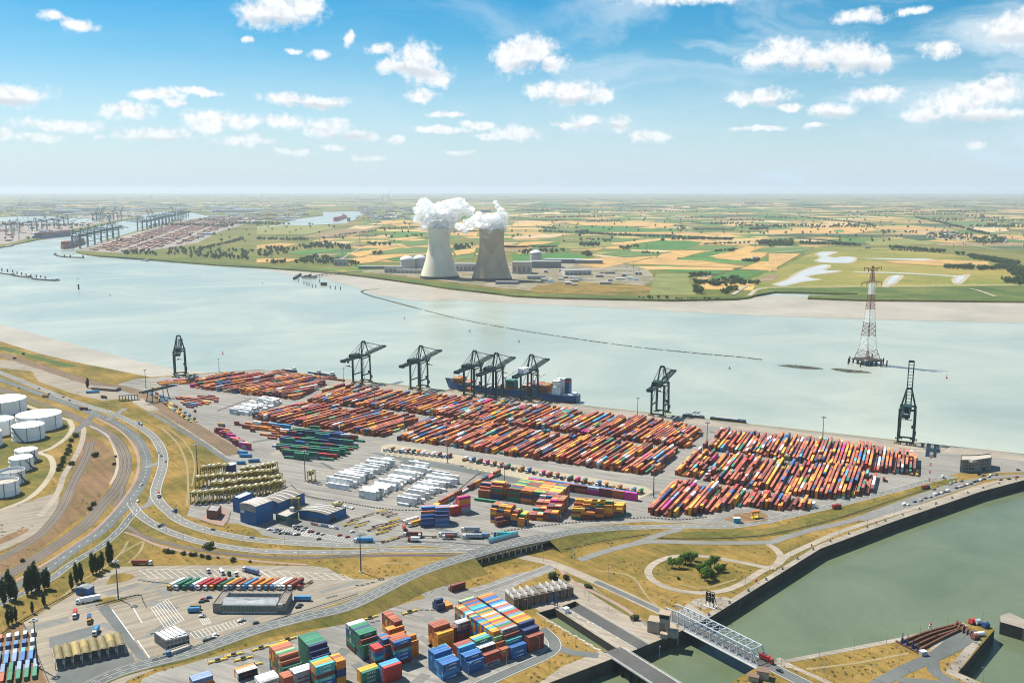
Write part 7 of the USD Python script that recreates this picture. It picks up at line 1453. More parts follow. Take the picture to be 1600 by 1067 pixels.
# ------------------------------------------------------------------ masts and lamp posts
mh = proto('floodlight_mast'); obj('pole', MB().tube((0, 0, 0), (0, 0, 30), .55, .28, n=10), 'pole_dark', mh); obj('base', MB().box(0, 0, 0, 2.4, 2.4, .8), 'concrete', mh); obj('ring', MB().lathe([(1.2, 29.4), (1.9, 29.4), (1.9, 29.8), (1.2, 29.8)], 14), 'galvanised', mh)
for k in range(8): a = k * math.pi / 4; obj('floodlight', MB().box(2.1 * math.cos(a), 2.1 * math.sin(a), 28.7, .9, .7, .7, a), 'galvanised', mh)
for x, y, h, w in [(564, 894, 32, 'tall floodlight mast on the grass tip at the main junction'), (185, 936, 30, 'tall floodlight mast on the grass island of the truck park'), (59, 1042, 32, 'tall floodlight mast beside the brown yard at lower left'), (1021, 777, 33, 'floodlight mast at the corner of the crossing below the right stacks'), (1104, 703, 33, 'floodlight mast in the gap between the two stacking areas'), (1285, 692, 32, 'floodlight mast before the quay among the right stacks'), (996, 654, 28, 'floodlight mast at the quay near the lone crane'), (699, 723, 30, 'floodlight mast in the lorry row'), (632, 673, 28, 'floodlight mast in the stacks below the ship bow'), (585.5, 636, 28, 'floodlight mast in the stacks left of the ship'), (537, 601, 26, 'floodlight mast at the quay by the left cranes'), (477, 751, 32, 'floodlight mast by the white reefer blocks'), (309, 743, 34, 'plain tall mast on the grass beside the straddle carriers'), (228, 606, 28, 'floodlight mast by the rail gantry'), (342.5, 581, 22, 'floodlight mast at the river end of the stacks'), (822, 660, 26, 'floodlight mast in the stacks below the ship stern'), (437, 690, 26, 'floodlight mast by the green blocks'), (403, 656, 26, 'floodlight mast beside the small white blocks'), (788, 765, 26, 'floodlight mast behind the broad multicoloured stack')]:
    copy_of(mh, 'floodlight_mast', w, 'floodlight mast', P(x, y), 0, 'floodlight masts', h / 30)
t = thing('warning_mast', 'red and white lattice mast at the right end of the stacks', 'mast', P(1452, 752))
for k in range(7):
    q = MB()
    for sx in (-.6, .6):
        for sy in (-.6, .6): q.beam((sx, sy, k * 4), (sx, sy, k * 4 + 4), .18)
    q.beam((-.6, -.6, k * 4), (.6, -.6, k * 4 + 4), .14).beam((.6, .6, k * 4), (-.6, .6, k * 4 + 4), .14); obj('lattice_section', q, 'signal_red' if k % 2 == 0 else 'white_paint', t)
obj('head', MB().box(0, 0, 28, 3.6, 1.2, 1), 'galvanised', t)
lp = proto('street_lamp'); obj('pole', MB().tube((0, 0, 0), (0, 0, 9.5), .16, .09, n=6), 'galvanised', lp); ar_ = obj('arm', MB().beam((0, 0, 9.4), (1.8, 0, 9.8), .1), 'galvanised', lp); obj('lamp_head', MB().box(2.1, 0, 9.72, .9, .34, .16), 'galvanised', ar_)
LAMPS = [('left dual carriageway', [(90, 891), (122, 873), (146, 854), (168, 836), (183, 820), (196, 806), (203, 786), (60, 908)]), ('main road and its slip road', [(217, 803), (234, 818), (260, 830), (287, 844), (285, 813), (445, 850), (466, 866), (520, 867), (591, 862), (640, 845), (700, 845), (320, 838), (380, 848)]), ('bridge approach and the ring road', [(849, 877), (909, 870), (897, 874), (951, 904), (995, 927), (1041, 950), (1042, 842), (1117, 844), (1185, 842), (1164, 917), (920, 940), (950, 955)]), ('road along the dock wall', [(1202, 894), (1235, 872), (1312, 836), (1355, 822), (1397, 806), (1440, 792), (1505, 768), (1555, 752)]), ('lock island and its quays', [(1280, 1029), (1334, 1020), (1385, 1006), (1437, 995), (1480, 985), (1404, 1041), (1362, 1060), (1482, 1041), (1536, 1064), (1535, 972), (1221, 1040), (1287, 1062)]), ('lock apron and near yard edge', [(899, 1010), (859, 1048), (824, 955), (914, 932), (989, 974), (843, 1018), (791, 1038), (732, 1060), (1027, 995), (1030, 1030)]), ('bend above the oil tanks', [(216, 675), (235, 700), (166, 640), (121, 638), (190, 655), (350, 722), (278, 668), (136, 640)])]
for where, pts in LAMPS:
    for i, (x, y) in enumerate(pts): copy_of(lp, 'street_lamp', f'slim grey lamp post along the {where}', 'street lamp', P(x, y) + (0, 0, .05), vr.uniform(0, 360), f'lamp posts along the {where}')
# fences: dark post and rail fences along the yards
def fence(pts, label, h=2.0, step=3.0, m_='galvanised'):
    s_ = line(pts, 2); t = thing('fence', label, 'fence'); n = int(s_.length / step); q = MB(); q2 = MB(); pr = None
    for k in range(n + 1):
        p_ = s_.interpolate(k * step); q.box(p_.x, p_.y, 0, .12, .12, h); c = np.array([p_.x, p_.y])
        if pr is not None:
            q2.beam(np.r_[pr, h - .1], np.r_[c, h - .1], .07); q2.beam(np.r_[pr, h * .5], np.r_[c, h * .5], .05, h * .35)
        pr = c
    obj('posts', q, m_, t); obj('mesh_rail', q2, m_, t)
fence([(0, 994), (38, 969), (111, 928), (118, 925)], 'dark fence between the poplars and the truck park', 2.2, 3, 'pole_dark'); fence([(150, 948), (215, 931), (222, 938), (230, 952)], 'dark fence with a bend around the weigh lanes', 2.4, 3, 'pole_dark'); fence([(36, 974), (60, 1028), (78, 1072)], 'dark fence along the brown yard', 2.2, 3, 'pole_dark'); fence([(238, 1033), (300, 1014), (400, 979), (470, 957), (560, 929)], 'fence between the truck park and the climbing road', 2, 3)
fence([(852, 857), (880, 860), (940, 847), (1000, 838), (1014, 836)], 'dark fence along the foot of the grass bank', 1.8, 3, 'pole_dark'); fence([(1028, 842), (1100, 843), (1190, 838), (1250, 826), (1300, 813), (1345, 799), (1445, 766)], 'dark fence under the long grass bank', 1.8, 3, 'pole_dark'); fence([(312, 814), (349, 824), (360, 800)], 'fence round the brick compound', 2, 2.5); fence([(562, 848), (640, 846), (770, 853)], 'fence along the lower truck queue', 1.8, 3)
# white bay lines
q = MB()
def bay(pts0, pts1, n, w=.16):
    a0, a1, b0, b1 = (P(*p)[:2] for p in (*pts0, *pts1))
    for k in range(n + 1): t_ = k / n; q.sheet(LineString([a0 + (a1 - a0) * t_, b0 + (b1 - b0) * t_]).buffer(w, cap_style='flat'), Z4)
    q.sheet(LineString([a0, a1]).buffer(w, cap_style='flat'), Z4 + .005); q.sheet(LineString([b0, b1]).buffer(w, cap_style='flat'), Z4 + .005)
bay(((217, 890), (405, 890)), ((235, 903), (425, 903)), 16); bay(((405, 891), (535, 897)), ((425, 904), (552, 906)), 9); bay(((236, 950), (262, 936)), ((258, 981), (288, 969)), 7); bay(((297, 988), (376, 966)), ((306, 998), (383, 974)), 13); bay(((345, 996), (398, 977)), ((349, 1000), (402, 981)), 10); bay(((312, 968), (325, 966)), ((318, 976), (330, 973)), 4)
bay(((470, 835), (545, 848)), ((476, 829), (551, 842)), 18); bay(((425, 828), (480, 838)), ((431, 822), (486, 832)), 14)
a, b = P(160, 1060), P(219, 1042); q.sheet(LineString([a[:2], b[:2]]).buffer(.35, cap_style='flat'), Z4)
for x0, y0, x1, y1 in ((175, 952, 210, 1000), (205, 944, 222, 973), (215, 1000, 237, 1032)): q.sheet(LineString([P(x0, y0)[:2], P(x1, y1)[:2]]).buffer(.3, cap_style='flat'), Z4)
struct('bay_lines', q, 'white_line')
q = MB()
def blocks(pts, step=3.2):
    s_ = line(pts, 4)
    for k in range(int(s_.length / step)):
        p_ = s_.interpolate(k * step); p2 = s_.interpolate(k * step + 1); q.box(p_.x, p_.y, .05, 1.9, .7, .9, math.atan2(p2.y - p_.y, p2.x - p_.x))
blocks([(455, 758), (480, 775), (540, 785), (600, 795), (660, 797), (690, 787), (745, 742), (758, 741)]); blocks([(748, 838), (800, 828), (880, 818), (1000, 809), (1060, 812), (1110, 807)]); blocks([(340, 642), (395, 622)], 3.6)
tag(obj('barrier_blocks', q, 'concrete_dark'), 'lines of small dark concrete barrier blocks edging the yard lanes', 'barriers', None, 'stuff')
for k in range(14): pass
kb = proto('kerb_barrier'); obj('body', MB().hexa([(-1.4, -.35, 0), (1.4, -.35, 0), (1.4, .35, 0), (-1.4, .35, 0), (-1.4, -.15, .9), (1.4, -.15, .9), (1.4, .15, .9), (-1.4, .15, .9)]), 'concrete', kb); obj('stripe', MB().box(0, 0, .9, .9, .28, .03), 'white_paint', kb)
for i, (x, y) in enumerate([(219, 906), (226, 907.5), (233, 908.5), (240, 909.5), (247, 910), (254, 910.5), (261, 911), (512, 934), (518, 932.5), (524, 931), (558, 914.5), (566, 914), (574, 912), (582, 910), (658, 953), (667, 953), (676, 953), (684, 953), (582, 972), (590, 970)]): copy_of(kb, 'kerb_barrier', 'short concrete barrier in the line on the truck park paving', 'barrier', P(x, y) + (0, 0, .05), 10, 'concrete barriers on the paving')

# ------------------------------------------------------------------ trees
def leaves(centres, n, size, seed):
    """Leaf clumps spread through a crown made of balls (x, y, z, radius)."""
    r = np.random.default_rng(seed); c = np.array(centres, float); w = c[:, 3] ** 2; k = r.choice(len(c), n, p=w / w.sum())
    d = r.normal(size=(n, 3)); d /= np.linalg.norm(d, axis=1)[:, None]; rad = c[k, 3] * r.uniform(.45, 1.08, n) ** .6
    p = c[k, :3] + d * rad[:, None]; u = r.normal(size=(n, 3)); u -= (u * d).sum(1)[:, None] * d * .7; u /= np.linalg.norm(u, axis=1)[:, None]; v = np.cross(d, u); v /= np.linalg.norm(v, axis=1)[:, None]; s = size * r.uniform(.6, 1.35, n)[:, None]
    V = np.stack([p - u * s, p + v * s * .8, p + u * s, p - v * s * .8], 1).reshape(-1, 3); i = np.arange(n)[:, None] * 4
    return MB().add(V, np.hstack([i, i + 1, i + 2, i + 3]))
def tree_model(name, kind, seed, leaf):
    p = proto(name); r = random.Random(seed)
    if kind == 'round':
        balls = [(r.uniform(-2.4, 2.4), r.uniform(-2.4, 2.4), r.uniform(4.2, 7.6), r.uniform(1.3, 2.3)) for _ in range(9)] + [(0, 0, 6, 2.6)]
        tr = MB().tube((0, 0, 0), (.1, 0, 3.4), .32, .2, n=7)
        for k in range(5): b_ = balls[k]; tr.tube((.1, 0, 3.0), b_[:3], .14, .04, n=5)
        n, s = 900, .42
    elif kind == 'poplar':
        balls = [(r.uniform(-.5, .5), r.uniform(-.5, .5), 1.6 + k * 1.15, 1.75 * math.sin(math.pi * min(1, (k + 1.6) / 11.5)) ** .7 + .25) for k in range(10)]
        tr = MB().tube((0, 0, 0), (0, 0, 11), .3, .05, n=7); n, s = 1100, .40
    elif kind == 'shrub':
        balls = [(r.uniform(-1.2, 1.2), r.uniform(-1.2, 1.2), r.uniform(.6, 1.6), r.uniform(.7, 1.1)) for _ in range(7)]; tr = MB().tube((0, 0, 0), (0, 0, 1.2), .12, .05, n=5); n, s = 260, .32
    else:
        balls = [(r.uniform(-4.2, 4.2), r.uniform(-4.2, 4.2), r.uniform(2.2, 7.4), r.uniform(1.6, 2.6)) for _ in range(8)]; tr = MB().tube((0, 0, 0), (0, 0, 4), .35, .2, n=5); n, s = 190, 1.0
    obj('crown', leaves(balls, n, s, seed), leaf, p); obj('trunk', tr, 'bark', p)
    return p
TR = dict(round=[tree_model(f'round_tree_{"abc"[i]}', 'round', 40 + i, 'leaf_mid') for i in range(3)], poplar=[tree_model(f'poplar_{"ab"[i]}', 'poplar', 50 + i, 'leaf_dark') for i in range(2)], shrub=[tree_model(f'shrub_{"ab"[i]}', 'shrub', 60 + i, 'leaf_olive') for i in range(2)], far=[tree_model(f'field_tree_{"abcd"[i]}', 'far', 70 + i, 'leaf_far') for i in range(4)])
tr_ = random.Random(31)
def tree(kind, px, py, scale, label, group=None, name='tree', z=0.0): return copy_of(tr_.choice(TR[kind]), name, label, {'shrub': 'shrub'}.get(kind, 'tree'), P(px, py) + (0, 0, z), tr_.uniform(0, 360), group, scale)
for i, (x, y, s) in enumerate([(1050, 887, .95), (1061, 887, 1.05), (1071, 881, 1.2), (1079, 882, .9), (1085, 876, .85), (1066, 880, .9), (1096, 899, 1.1), (1105, 895, 1.25), (1116, 887, 1.2), (1129, 893, .75), (1101, 907, 1.2), (1111, 905, 1.05), (1107, 900, 1.0), (1121, 893, .7)]):
    tree('round', x, y, s, f'green round tree inside the ring road, {ORD[i if i < 6 else i - 6]} of the {"left" if i < 6 else "right"} clump', 'trees inside the ring road', 'round_tree')
for i, (x, y, h) in enumerate([(6, 944, 1.75), (16, 936, 2.0), (24, 938, 1.5), (43, 929, 1.6), (49, 924, 1.75), (56, 921, 1.95), (61, 924, 1.4), (69, 920, 1.3), (75, 919, 1.45), (112, 920, 1.15), (120, 911, 1.45), (127, 909, 1.4), (145, 896, 1.5), (150, 895, 1.35), (155, 892, 1.1), (160, 889, 1.3), (171, 881, 1.65), (174, 879, 1.4), (68, 943, .7), (51, 958, .8), (69, 947, .95), (13, 977, 1.1), (19, 974, 1.0), (25, 971, 1.0)]):
    tree('poplar', x, y, (.74 * h, .74 * h, .92 * h), f'dark columnar poplar along the left dual carriageway, {ORD[i]} from the lower end', 'poplars along the left dual carriageway', 'poplar_tree')
tree('poplar', 137, 606, 1.25, 'single dark poplar on the bare ground by the old rail shed', None, 'poplar_tree')
for x, y, s, w in [(328, 856, 2.6, 'large shrub on the bank between the two roads'), (321, 856, 1.8, 'shrub leaning on the large shrub between the roads'), (262, 863, 1.7, 'tallest bush on the left of the hedge line'), (270, 864, 1.4, 'second bush of the hedge line'), (257, 861, 1.1, 'low bush at the left end of the hedge line'), (286, 866, 1.4, 'bush standing alone in the hedge line'), (298, 868, 1.4, 'broad bush in the hedge line'), (304, 868, 1.3, 'bush joined to the broad one in the hedge line'), (315, 870, 1.3, 'small round bush right of the broad ones'), (326, 873, 1.6, 'low dark bush in the hedge line'), (341, 872, .8, 'tiny bush in the hedge line'), (364, 877, 1.7, 'bush at the right end of the hedge line'), (391, 878, .9, 'last tiny bush beyond the hedge line'), (150, 713, 2.4, 'round bush alone on the brown heath'), (147, 789, 1.8, 'bush on the heath beside the lower tracks'), (141, 796, 1.6, 'bush just below the other on the heath'), (36, 877, 1.3, 'small dark bush by the tracks at the left'), (866, 904, 2.6, 'dark bush behind the brick engine house'), (885, 905, 1.8, 'second dark bush behind the brick engine house'), (916, 917, 1.3, 'bush on the slope beside the lock road'), (922, 918, 1.1, 'bush next to it on the slope beside the lock road'), (993, 968, 1.8, 'tall bush by the bridge control tower'), (1060, 905, 1.0, 'brown bush in the ring of grass'), (250, 823, 1.0, 'bush on the slip road bank'), (179, 726, 1.3, 'bush at the edge of the curved tracks'), (181, 714, 1.0, 'little bush above the one at the curved tracks'), (22, 561, 1.6, 'bush on the grass by the tidal mud at the left'), (36, 554, 1.7, 'bush farther along the tidal bank')]:
    tree('shrub', x, y, s, w, None, 'shrub')
for i, (x, y) in enumerate([(93, 735), (98, 723), (100, 717), (104, 711), (106, 704), (109, 698), (112, 690), (117, 683), (119, 681), (113, 726), (108, 706), (96, 729)]): tree('shrub', x, y, 2.0, f'dark bush in the line beside the tank farm path', 'bushes beside the tank farm path', 'shrub')
# tufts and weeds on the dry verges
bare = port.union(island).difference(unary_union([yard, park, nyard, lockp, wall_walk] + [q.buffer(1.2) for q in PAVED])); gp_ = []
from shapely import prepare, contains_xy
prepare(bare)
cand = np.array([P(tr_.uniform(0, 1600), tr_.uniform(540, 1066))[:2] for _ in range(9000)])
gp_ = cand[contains_xy(bare, cand[:, 0], cand[:, 1]) & (meshkit.noise(np.c_[cand / 30, np.full(len(cand), .5)], 4) > .46)]
wd = UsdGeom.PointInstancer.Define(stage, '/World/grass_tufts'); rel = wd.CreatePrototypesRel()
for i in range(2): rel.AddTarget(obj('tuft', leaves([(tr_.uniform(-.6, .6), tr_.uniform(-.6, .6), .3, .5) for _ in range(4)], 26, .22, 95 + i), ('leaf_olive', 'tuft_straw')[i], '/World/grass_tufts'))
wd.CreatePositionsAttr(Vt.Vec3fArray.FromNumpy(np.array([(x, y, .05) for x, y in gp_], np.float32))); wd.CreateScalesAttr(Vt.Vec3fArray.FromNumpy(np.array([[tr_.uniform(.6, 1.7)] * 2 + [tr_.uniform(.4, 1.1)] for _ in gp_], np.float32))); wd.CreateProtoIndicesAttr(Vt.IntArray([int(tr_.random() < .6) for _ in gp_]))
tag('/World/grass_tufts', 'tufts of weeds and dry grass on the verges', 'grass', None, 'stuff')
# rows and clumps of trees on the polder
FAR_T = []
def trow(pts, n, s=1.3, w=8):
    s_ = line(pts, 1)
    for k in range(int(n * 1.5)):
        p_ = s_.interpolate((k + tr_.uniform(.1, .9)) / int(n * 1.5), normalized=True); FAR_T.append((p_.x + tr_.uniform(-w, w), p_.y + tr_.uniform(-w, w), s * tr_.uniform(.75, 1.25)))
def tclump(pts, n, s=1.3):
    g = poly(pts); x0, y0, x1, y1 = g.bounds; k = 0; n = int(n * 1.5)
    while k < n:
        x, y = tr_.uniform(x0, x1), tr_.uniform(y0, y1)
        if g.contains(Point(x, y)): FAR_T.append((x, y, s * tr_.uniform(.75, 1.3))); k += 1
def A1(*q): return [FA(*p) for p in q]
def B1(*q): return [FB(*p) for p in q]
def D1(*q): return [FC(*p) for p in q]
tclump(A1((1110, 595), (1240, 598), (1230, 605), (1130, 615), (1105, 632)), 16); tclump(A1((1130, 640), (1190, 650), (1210, 655), (1150, 662)), 9); tclump(A1((1200, 640), (1300, 640), (1330, 660), (1290, 672), (1210, 662)), 22); tclump(A1((1320, 635), (1400, 618), (1450, 650), (1550, 650), (1555, 662), (1330, 668)), 30); tclump(A1((1145, 680), (1180, 690), (1185, 722), (1145, 722)), 9, 1.5); tclump(A1((1310, 700), (1400, 680), (1410, 695), (1330, 725)), 14); trow(A1((800, 745), (970, 750)), 7, .8); trow(A1((1020, 752), (1300, 752)), 9, .6)
trow(A1((490, 345), (620, 352)), 26, 1.5); trow(A1((620, 352), (1000, 368), (1375, 382)), 76, 1.6); trow(A1((1000, 382), (1380, 380)), 30, 1.5); tclump(A1((385, 330), (478, 330), (478, 350), (390, 350)), 24, 1.6); trow(A1((165, 330), (370, 340)), 20, 1.5); tclump(A1((460, 375), (545, 378), (540, 388), (465, 385)), 8); tclump(A1((565, 383), (630, 385), (620, 395), (575, 395)), 8)
tclump(A1((670, 432), (780, 418), (790, 430), (690, 445)), 16); tclump(A1((420, 410), (545, 405), (540, 425), (430, 425)), 22, 1.6); tclump(A1((40, 455), (330, 445), (330, 460), (50, 475)), 26, 1.5); tclump(A1((425, 465), (500, 470), (490, 485), (430, 480)), 8, 1.5); trow(A1((795, 465), (915, 470)), 4, 1.2); trow(A1((1270, 458), (1325, 448)), 5, 1.2); trow(A1((1370, 455), (1390, 455)), 2, 1.8); trow(A1((1200, 412), (1480, 402)), 18, 1.3); tclump(A1((1525, 395), (1600, 390), (1600, 412), (1530, 412)), 20, 1.7); tclump(A1((1476, 310), (1600, 305), (1600, 320), (1480, 322)), 22, 1.8)
tclump(A1((1430, 512), (1545, 512), (1540, 520), (1440, 520)), 7); trow(A1((60, 195), (420, 195)), 40, 1.9, 20); trow(A1((420, 200), (1270, 210)), 60, 1.9, 20); trow(A1((180, 245), (640, 235)), 40, 1.8, 14); tclump(A1((160, 300), (300, 305), (300, 318), (165, 312)), 14, 1.5); tclump(A1((1000, 290), (1090, 300), (1090, 330), (1040, 330)), 12, 1.6); trow(A1((1130, 322), (1390, 322)), 18, 1.5)
tclump(B1((270, 425), (420, 400), (590, 430), (590, 445), (400, 432), (280, 440)), 60, 1.6); tclump(B1((0, 470), (60, 430), (260, 440), (180, 470), (30, 492)), 36, 1.5); tclump(B1((220, 520), (370, 485), (520, 510), (500, 535), (300, 530)), 50, 1.5); tclump(B1((60, 520), (190, 518), (180, 530), (60, 530)), 12); tclump(B1((690, 408), (840, 405), (840, 418), (690, 418)), 18, 1.5); tclump(B1((730, 465), (790, 462), (780, 475), (735, 475)), 8); trow(B1((480, 360), (760, 325)), 22, 1.2); trow(B1((0, 378), (320, 385)), 26, 1.4); tclump(B1((560, 520), (640, 525), (640, 545), (570, 540)), 10); trow(B1((770, 315), (1070, 305)), 22, 1.5); tclump(B1((970, 350), (1040, 350), (1040, 360), (970, 360)), 6); tclump(B1((1230, 420), (1360, 415), (1340, 440), (1240, 445)), 18, 1.7); trow(B1((200, 385), (310, 375)), 9, 1.3)
tclump([(190, 395), (240, 393), (245, 400), (195, 398)], 20, 1.4); tclump([(250, 398), (270, 388), (320, 388), (400, 395), (385, 406), (300, 404)], 60, 1.5); trow([(310, 392), (380, 375)], 30, 1.5); tclump([(330, 400), (395, 403), (390, 407), (330, 405)], 14)
tclump(D1((0, 390), (150, 385), (155, 420), (0, 425)), 50, 1.7); trow(D1((200, 405), (570, 420)), 44, 1.7); trow(D1((755, 430), (1095, 460)), 46, 1.6); trow(D1((760, 445), (1060, 462)), 20, 1.0); tclump(D1((1150, 465), (1235, 475), (1230, 490), (1150, 470)), 5, 1.6); trow(D1((1265, 485), (1560, 535)), 46, 1.8); trow(D1((1270, 495), (1560, 545)), 30, 1.7); tclump(D1((1090, 550), (1270, 545), (1300, 570), (1120, 562)), 26, 1.5); tclump(D1((1300, 560), (1480, 550), (1460, 572), (1320, 572)), 24, 1.5); tclump(D1((1480, 545), (1600, 560), (1600, 620), (1500, 600)), 50, 1.6); tclump(D1((1470, 630), (1600, 620), (1600, 670), (1480, 650)), 26, 1.4)
trow(D1((200, 240), (640, 285)), 36, 1.7); tclump(D1((405, 285), (650, 280), (660, 293), (410, 300)), 20, 1.8); trow(D1((920, 240), (1070, 275)), 30, 1.7); trow(D1((1070, 275), (1230, 312)), 26, 1.8); trow(D1((1240, 320), (1380, 352)), 26, 1.8); tclump(D1((1000, 345), (1150, 345), (1280, 350), (1250, 390), (1080, 380)), 40, 1.7); tclump(D1((1280, 380), (1420, 360), (1500, 395), (1420, 410), (1300, 405)), 36, 1.7); tclump(D1((690, 325), (765, 325), (760, 338), (700, 335)), 8); tclump(D1((850, 330), (930, 330), (930, 342), (860, 342)), 9); tclump(D1((1360, 285), (1420, 285), (1420, 298), (1365, 298)), 8, 1.8); trow(D1((230, 185), (660, 185)), 34, 2.0); trow(D1((230, 165), (630, 162)), 30, 2.0); tclump(D1((1480, 290), (1570, 285), (1570, 298), (1490, 298)), 8, 1.7); tclump(D1((1230, 232), (1360, 228), (1360, 240), (1240, 240)), 10, 1.9); trow(D1((1060, 205), (1175, 210)), 8, 1.9); trow(D1((0, 300), (90, 305)), 10, 1.7)
for _ in range(900):           # loose trees and distant woods towards the horizon
    y = 5200 * (1 + 3.2 * tr_.random() ** 1.3); x = tr_.uniform(-.58, .58) * y
    if Point(x, y).within(far): FAR_T.append((x, y, tr_.uniform(1.2, 2.2)))
for _ in range(150):
    y = 7000 * (1 + 2.6 * tr_.random()); x = tr_.uniform(-.56, .56) * y; az = tr_.uniform(-.3, .3); L_ = tr_.uniform(150, 700); n = int(L_ / 22)
    for k in range(n):
        xx, yy = x + math.cos(az) * L_ * k / n, y + math.sin(az) * L_ * k / n + tr_.uniform(-25, 25)
        if Point(xx, yy).within(far): FAR_T.append((xx, yy, tr_.uniform(1.6, 2.6)))
FAR_T.sort(key=lambda q: q[1] / q[2])
for i, (x, y, s) in enumerate(FAR_T[:270]):
    side = 'left' if x < -.12 * y else 'right' if x > .2 * y else 'middle'
    copy_of(tr_.choice(TR['far']), 'field_tree', f'dark green tree in the hedgerows across the river, {side} third of the view', 'tree', (x, y, .3), tr_.uniform(0, 360), f'hedgerow trees across the river, {side} third', s)
wood = UsdGeom.PointInstancer.Define(stage, '/World/distant_trees'); rel = wood.CreatePrototypesRel()
pm = []
for i in range(3):
    r_ = random.Random(90 + i); mb = leaves([(r_.uniform(-3, 3), r_.uniform(-3, 3), r_.uniform(3, 8), r_.uniform(1.8, 3)) for _ in range(6)], 44, 2.0, 90 + i); pm.append(obj('tree_mass', mb, 'leaf_far', '/World/distant_trees')); rel.AddTarget(pm[-1])
pts = FAR_T[270:]
wood.CreatePositionsAttr(Vt.Vec3fArray.FromNumpy(np.array([(x, y, .3) for x, y, s in pts], np.float32))); wood.CreateScalesAttr(Vt.Vec3fArray.FromNumpy(np.array([(s, s, s) for x, y, s in pts], np.float32))); wood.CreateProtoIndicesAttr(Vt.IntArray([i % 3 for i in range(len(pts))]))
tag('/World/distant_trees', 'hedgerows and woods fading towards the hazy horizon', 'trees', None, 'stuff')

# ------------------------------------------------------------------ the power station
def far_box(name, label, cat, px, py, sx, sy, h, az, wall, roof='roof_grey', z=0, group=None, extra=None):
    t = thing(name, label, cat, P(px, py) + (0, 0, z), rot_of(az), group); obj('wall', MB().box(0, 0, 0, sx, sy, h), wall, t); obj('roof', MB().box(0, 0, h, sx + 1, sy + 1, 1.0), roof, t)
    n = max(2, int(sx / 14))
    if extra != 'plain':
        for k in range(n): obj('bay', MB().box(-sx / 2 + sx * (k + .5) / n, -sy / 2 - .15, h * .15, sx / n * .6, .3, h * .5), 'plant_dark', t)
    return t
for x, y, r_, h, w in [(636, 420, 26, 34, 'white dome of a reactor, leftmost, left of the pale cooling tower'), (656, 419, 24, 36, 'white dome of a reactor half hidden behind the pale cooling tower'), (837, 413, 23, 44, 'white dome of a reactor right of the brown cooling tower')]:
    t = thing('reactor_building', w, 'reactor building', P(x, y)); obj('wall', MB().lathe([(r_, 0), (r_, h)], 28), 'plant_grey', t, smooth=40); obj('dome', MB().lathe([(r_ * math.cos(a), h + r_ * .55 * math.sin(a)) for a in np.linspace(0, math.pi / 2, 8)], 28), 'white_paint', t, smooth=60); obj('ring', MB().lathe([(r_ + .8, h - 2), (r_ + .8, h)], 28), 'concrete_dark', t)
for a in [('turbine_hall', 'long pale hall between the two cooling towers', 'building', 728, 423, 130, 50, 26, 92, 'plant_grey'), ('turbine_hall', 'big beige hall just right of the brown cooling tower', 'building', 816, 427, 66, 55, 40, 95, 'far_beige'), ('turbine_hall', 'dark grey hall beside the right dome', 'building', 852, 418, 120, 60, 24, 92, 'plant_dark'), ('storage_hall', 'long low grey hall right of the power station', 'building', 900, 429, 95, 55, 16, 78, 'plant_grey'), ('storage_hall', 'hall with a pale blue roof behind the right dome', 'building', 880, 411, 150, 40, 16, 95, 'plant_dark', 'plant_blue'), ('storage_hall', 'second hall with a pale blue roof farther right', 'building', 920, 412, 110, 34, 14, 95, 'plant_dark', 'plant_blue'), ('auxiliary_building', 'grey block left of the left reactor dome', 'building', 615, 426, 60, 36, 22, 92, 'plant_grey'), ('auxiliary_building', 'low dark block at the left end of the power station', 'building', 582, 420, 100, 30, 9, 92, 'plant_dark'), ('auxiliary_building', 'low block before the two left domes', 'building', 640, 427, 90, 24, 13, 94, 'plant_grey'), ('river_house', 'square grey house among trees left of the power station', 'building', 533, 415, 52, 26, 24, 92, 'plant_grey'), ('auxiliary_building', 'low block in front of the brown cooling tower', 'building', 792, 444, 70, 22, 8, 95, 'plant_dark'), ('auxiliary_building', 'block between the brown tower and the river', 'building', 838, 436, 60, 26, 11, 92, 'plant_grey')]:
    far_box(*a)
pr_ = random.Random(8)
for i in range(34):
    x, y = pr_.uniform(840, 1000), pr_.uniform(424, 449)
    if y > 449 - abs(x - 920) * .12: continue
    far_box('site_building', 'small low building scattered on the ground right of the power station', 'building', x, y, pr_.uniform(14, 40), pr_.uniform(10, 20), pr_.uniform(4, 9), pr_.choice((92, 85, 5)), pr_.choice(('plant_grey', 'far_beige', 'plant_dark', 'white_paint')), pr_.choice(('roof_grey', 'roof_pale', 'roof_beige')), 0, 'low buildings right of the power station', 'plain')
struct('plant_ground', MB().sheet(blob([(560, 424), (620, 418), (720, 414), (850, 408), (980, 414), (1020, 430), (1000, 448), (900, 455), (800, 452), (700, 440), (620, 431)]), .55), 'plant_yard'); struct('plant_ground', MB().sheet(blob([(840, 446), (900, 441), (1000, 446), (1010, 455), (900, 459), (830, 456)]), .7), 'dry_grass')
for x, y, h, w in [(989.0, 440, 70, 'red and white'), (979, 437, 62, 'thin grey'), (998, 441, 58, 'thin pale'), (648, 417, 60, 'grey')]:
    t = thing('plant_mast', f'{w} mast at the power station', 'mast', P(x, y)); obj('pole', MB().tube((0, 0, 0), (0, 0, h), 1.2, .6, n=8), 'white_paint', t); obj('band', MB().tube((0, 0, h * .6), (0, 0, h * .8), .95, .85, n=8), 'signal_red' if 'red' in w else 'galvanised', t)
pyl = proto('lattice_pylon')
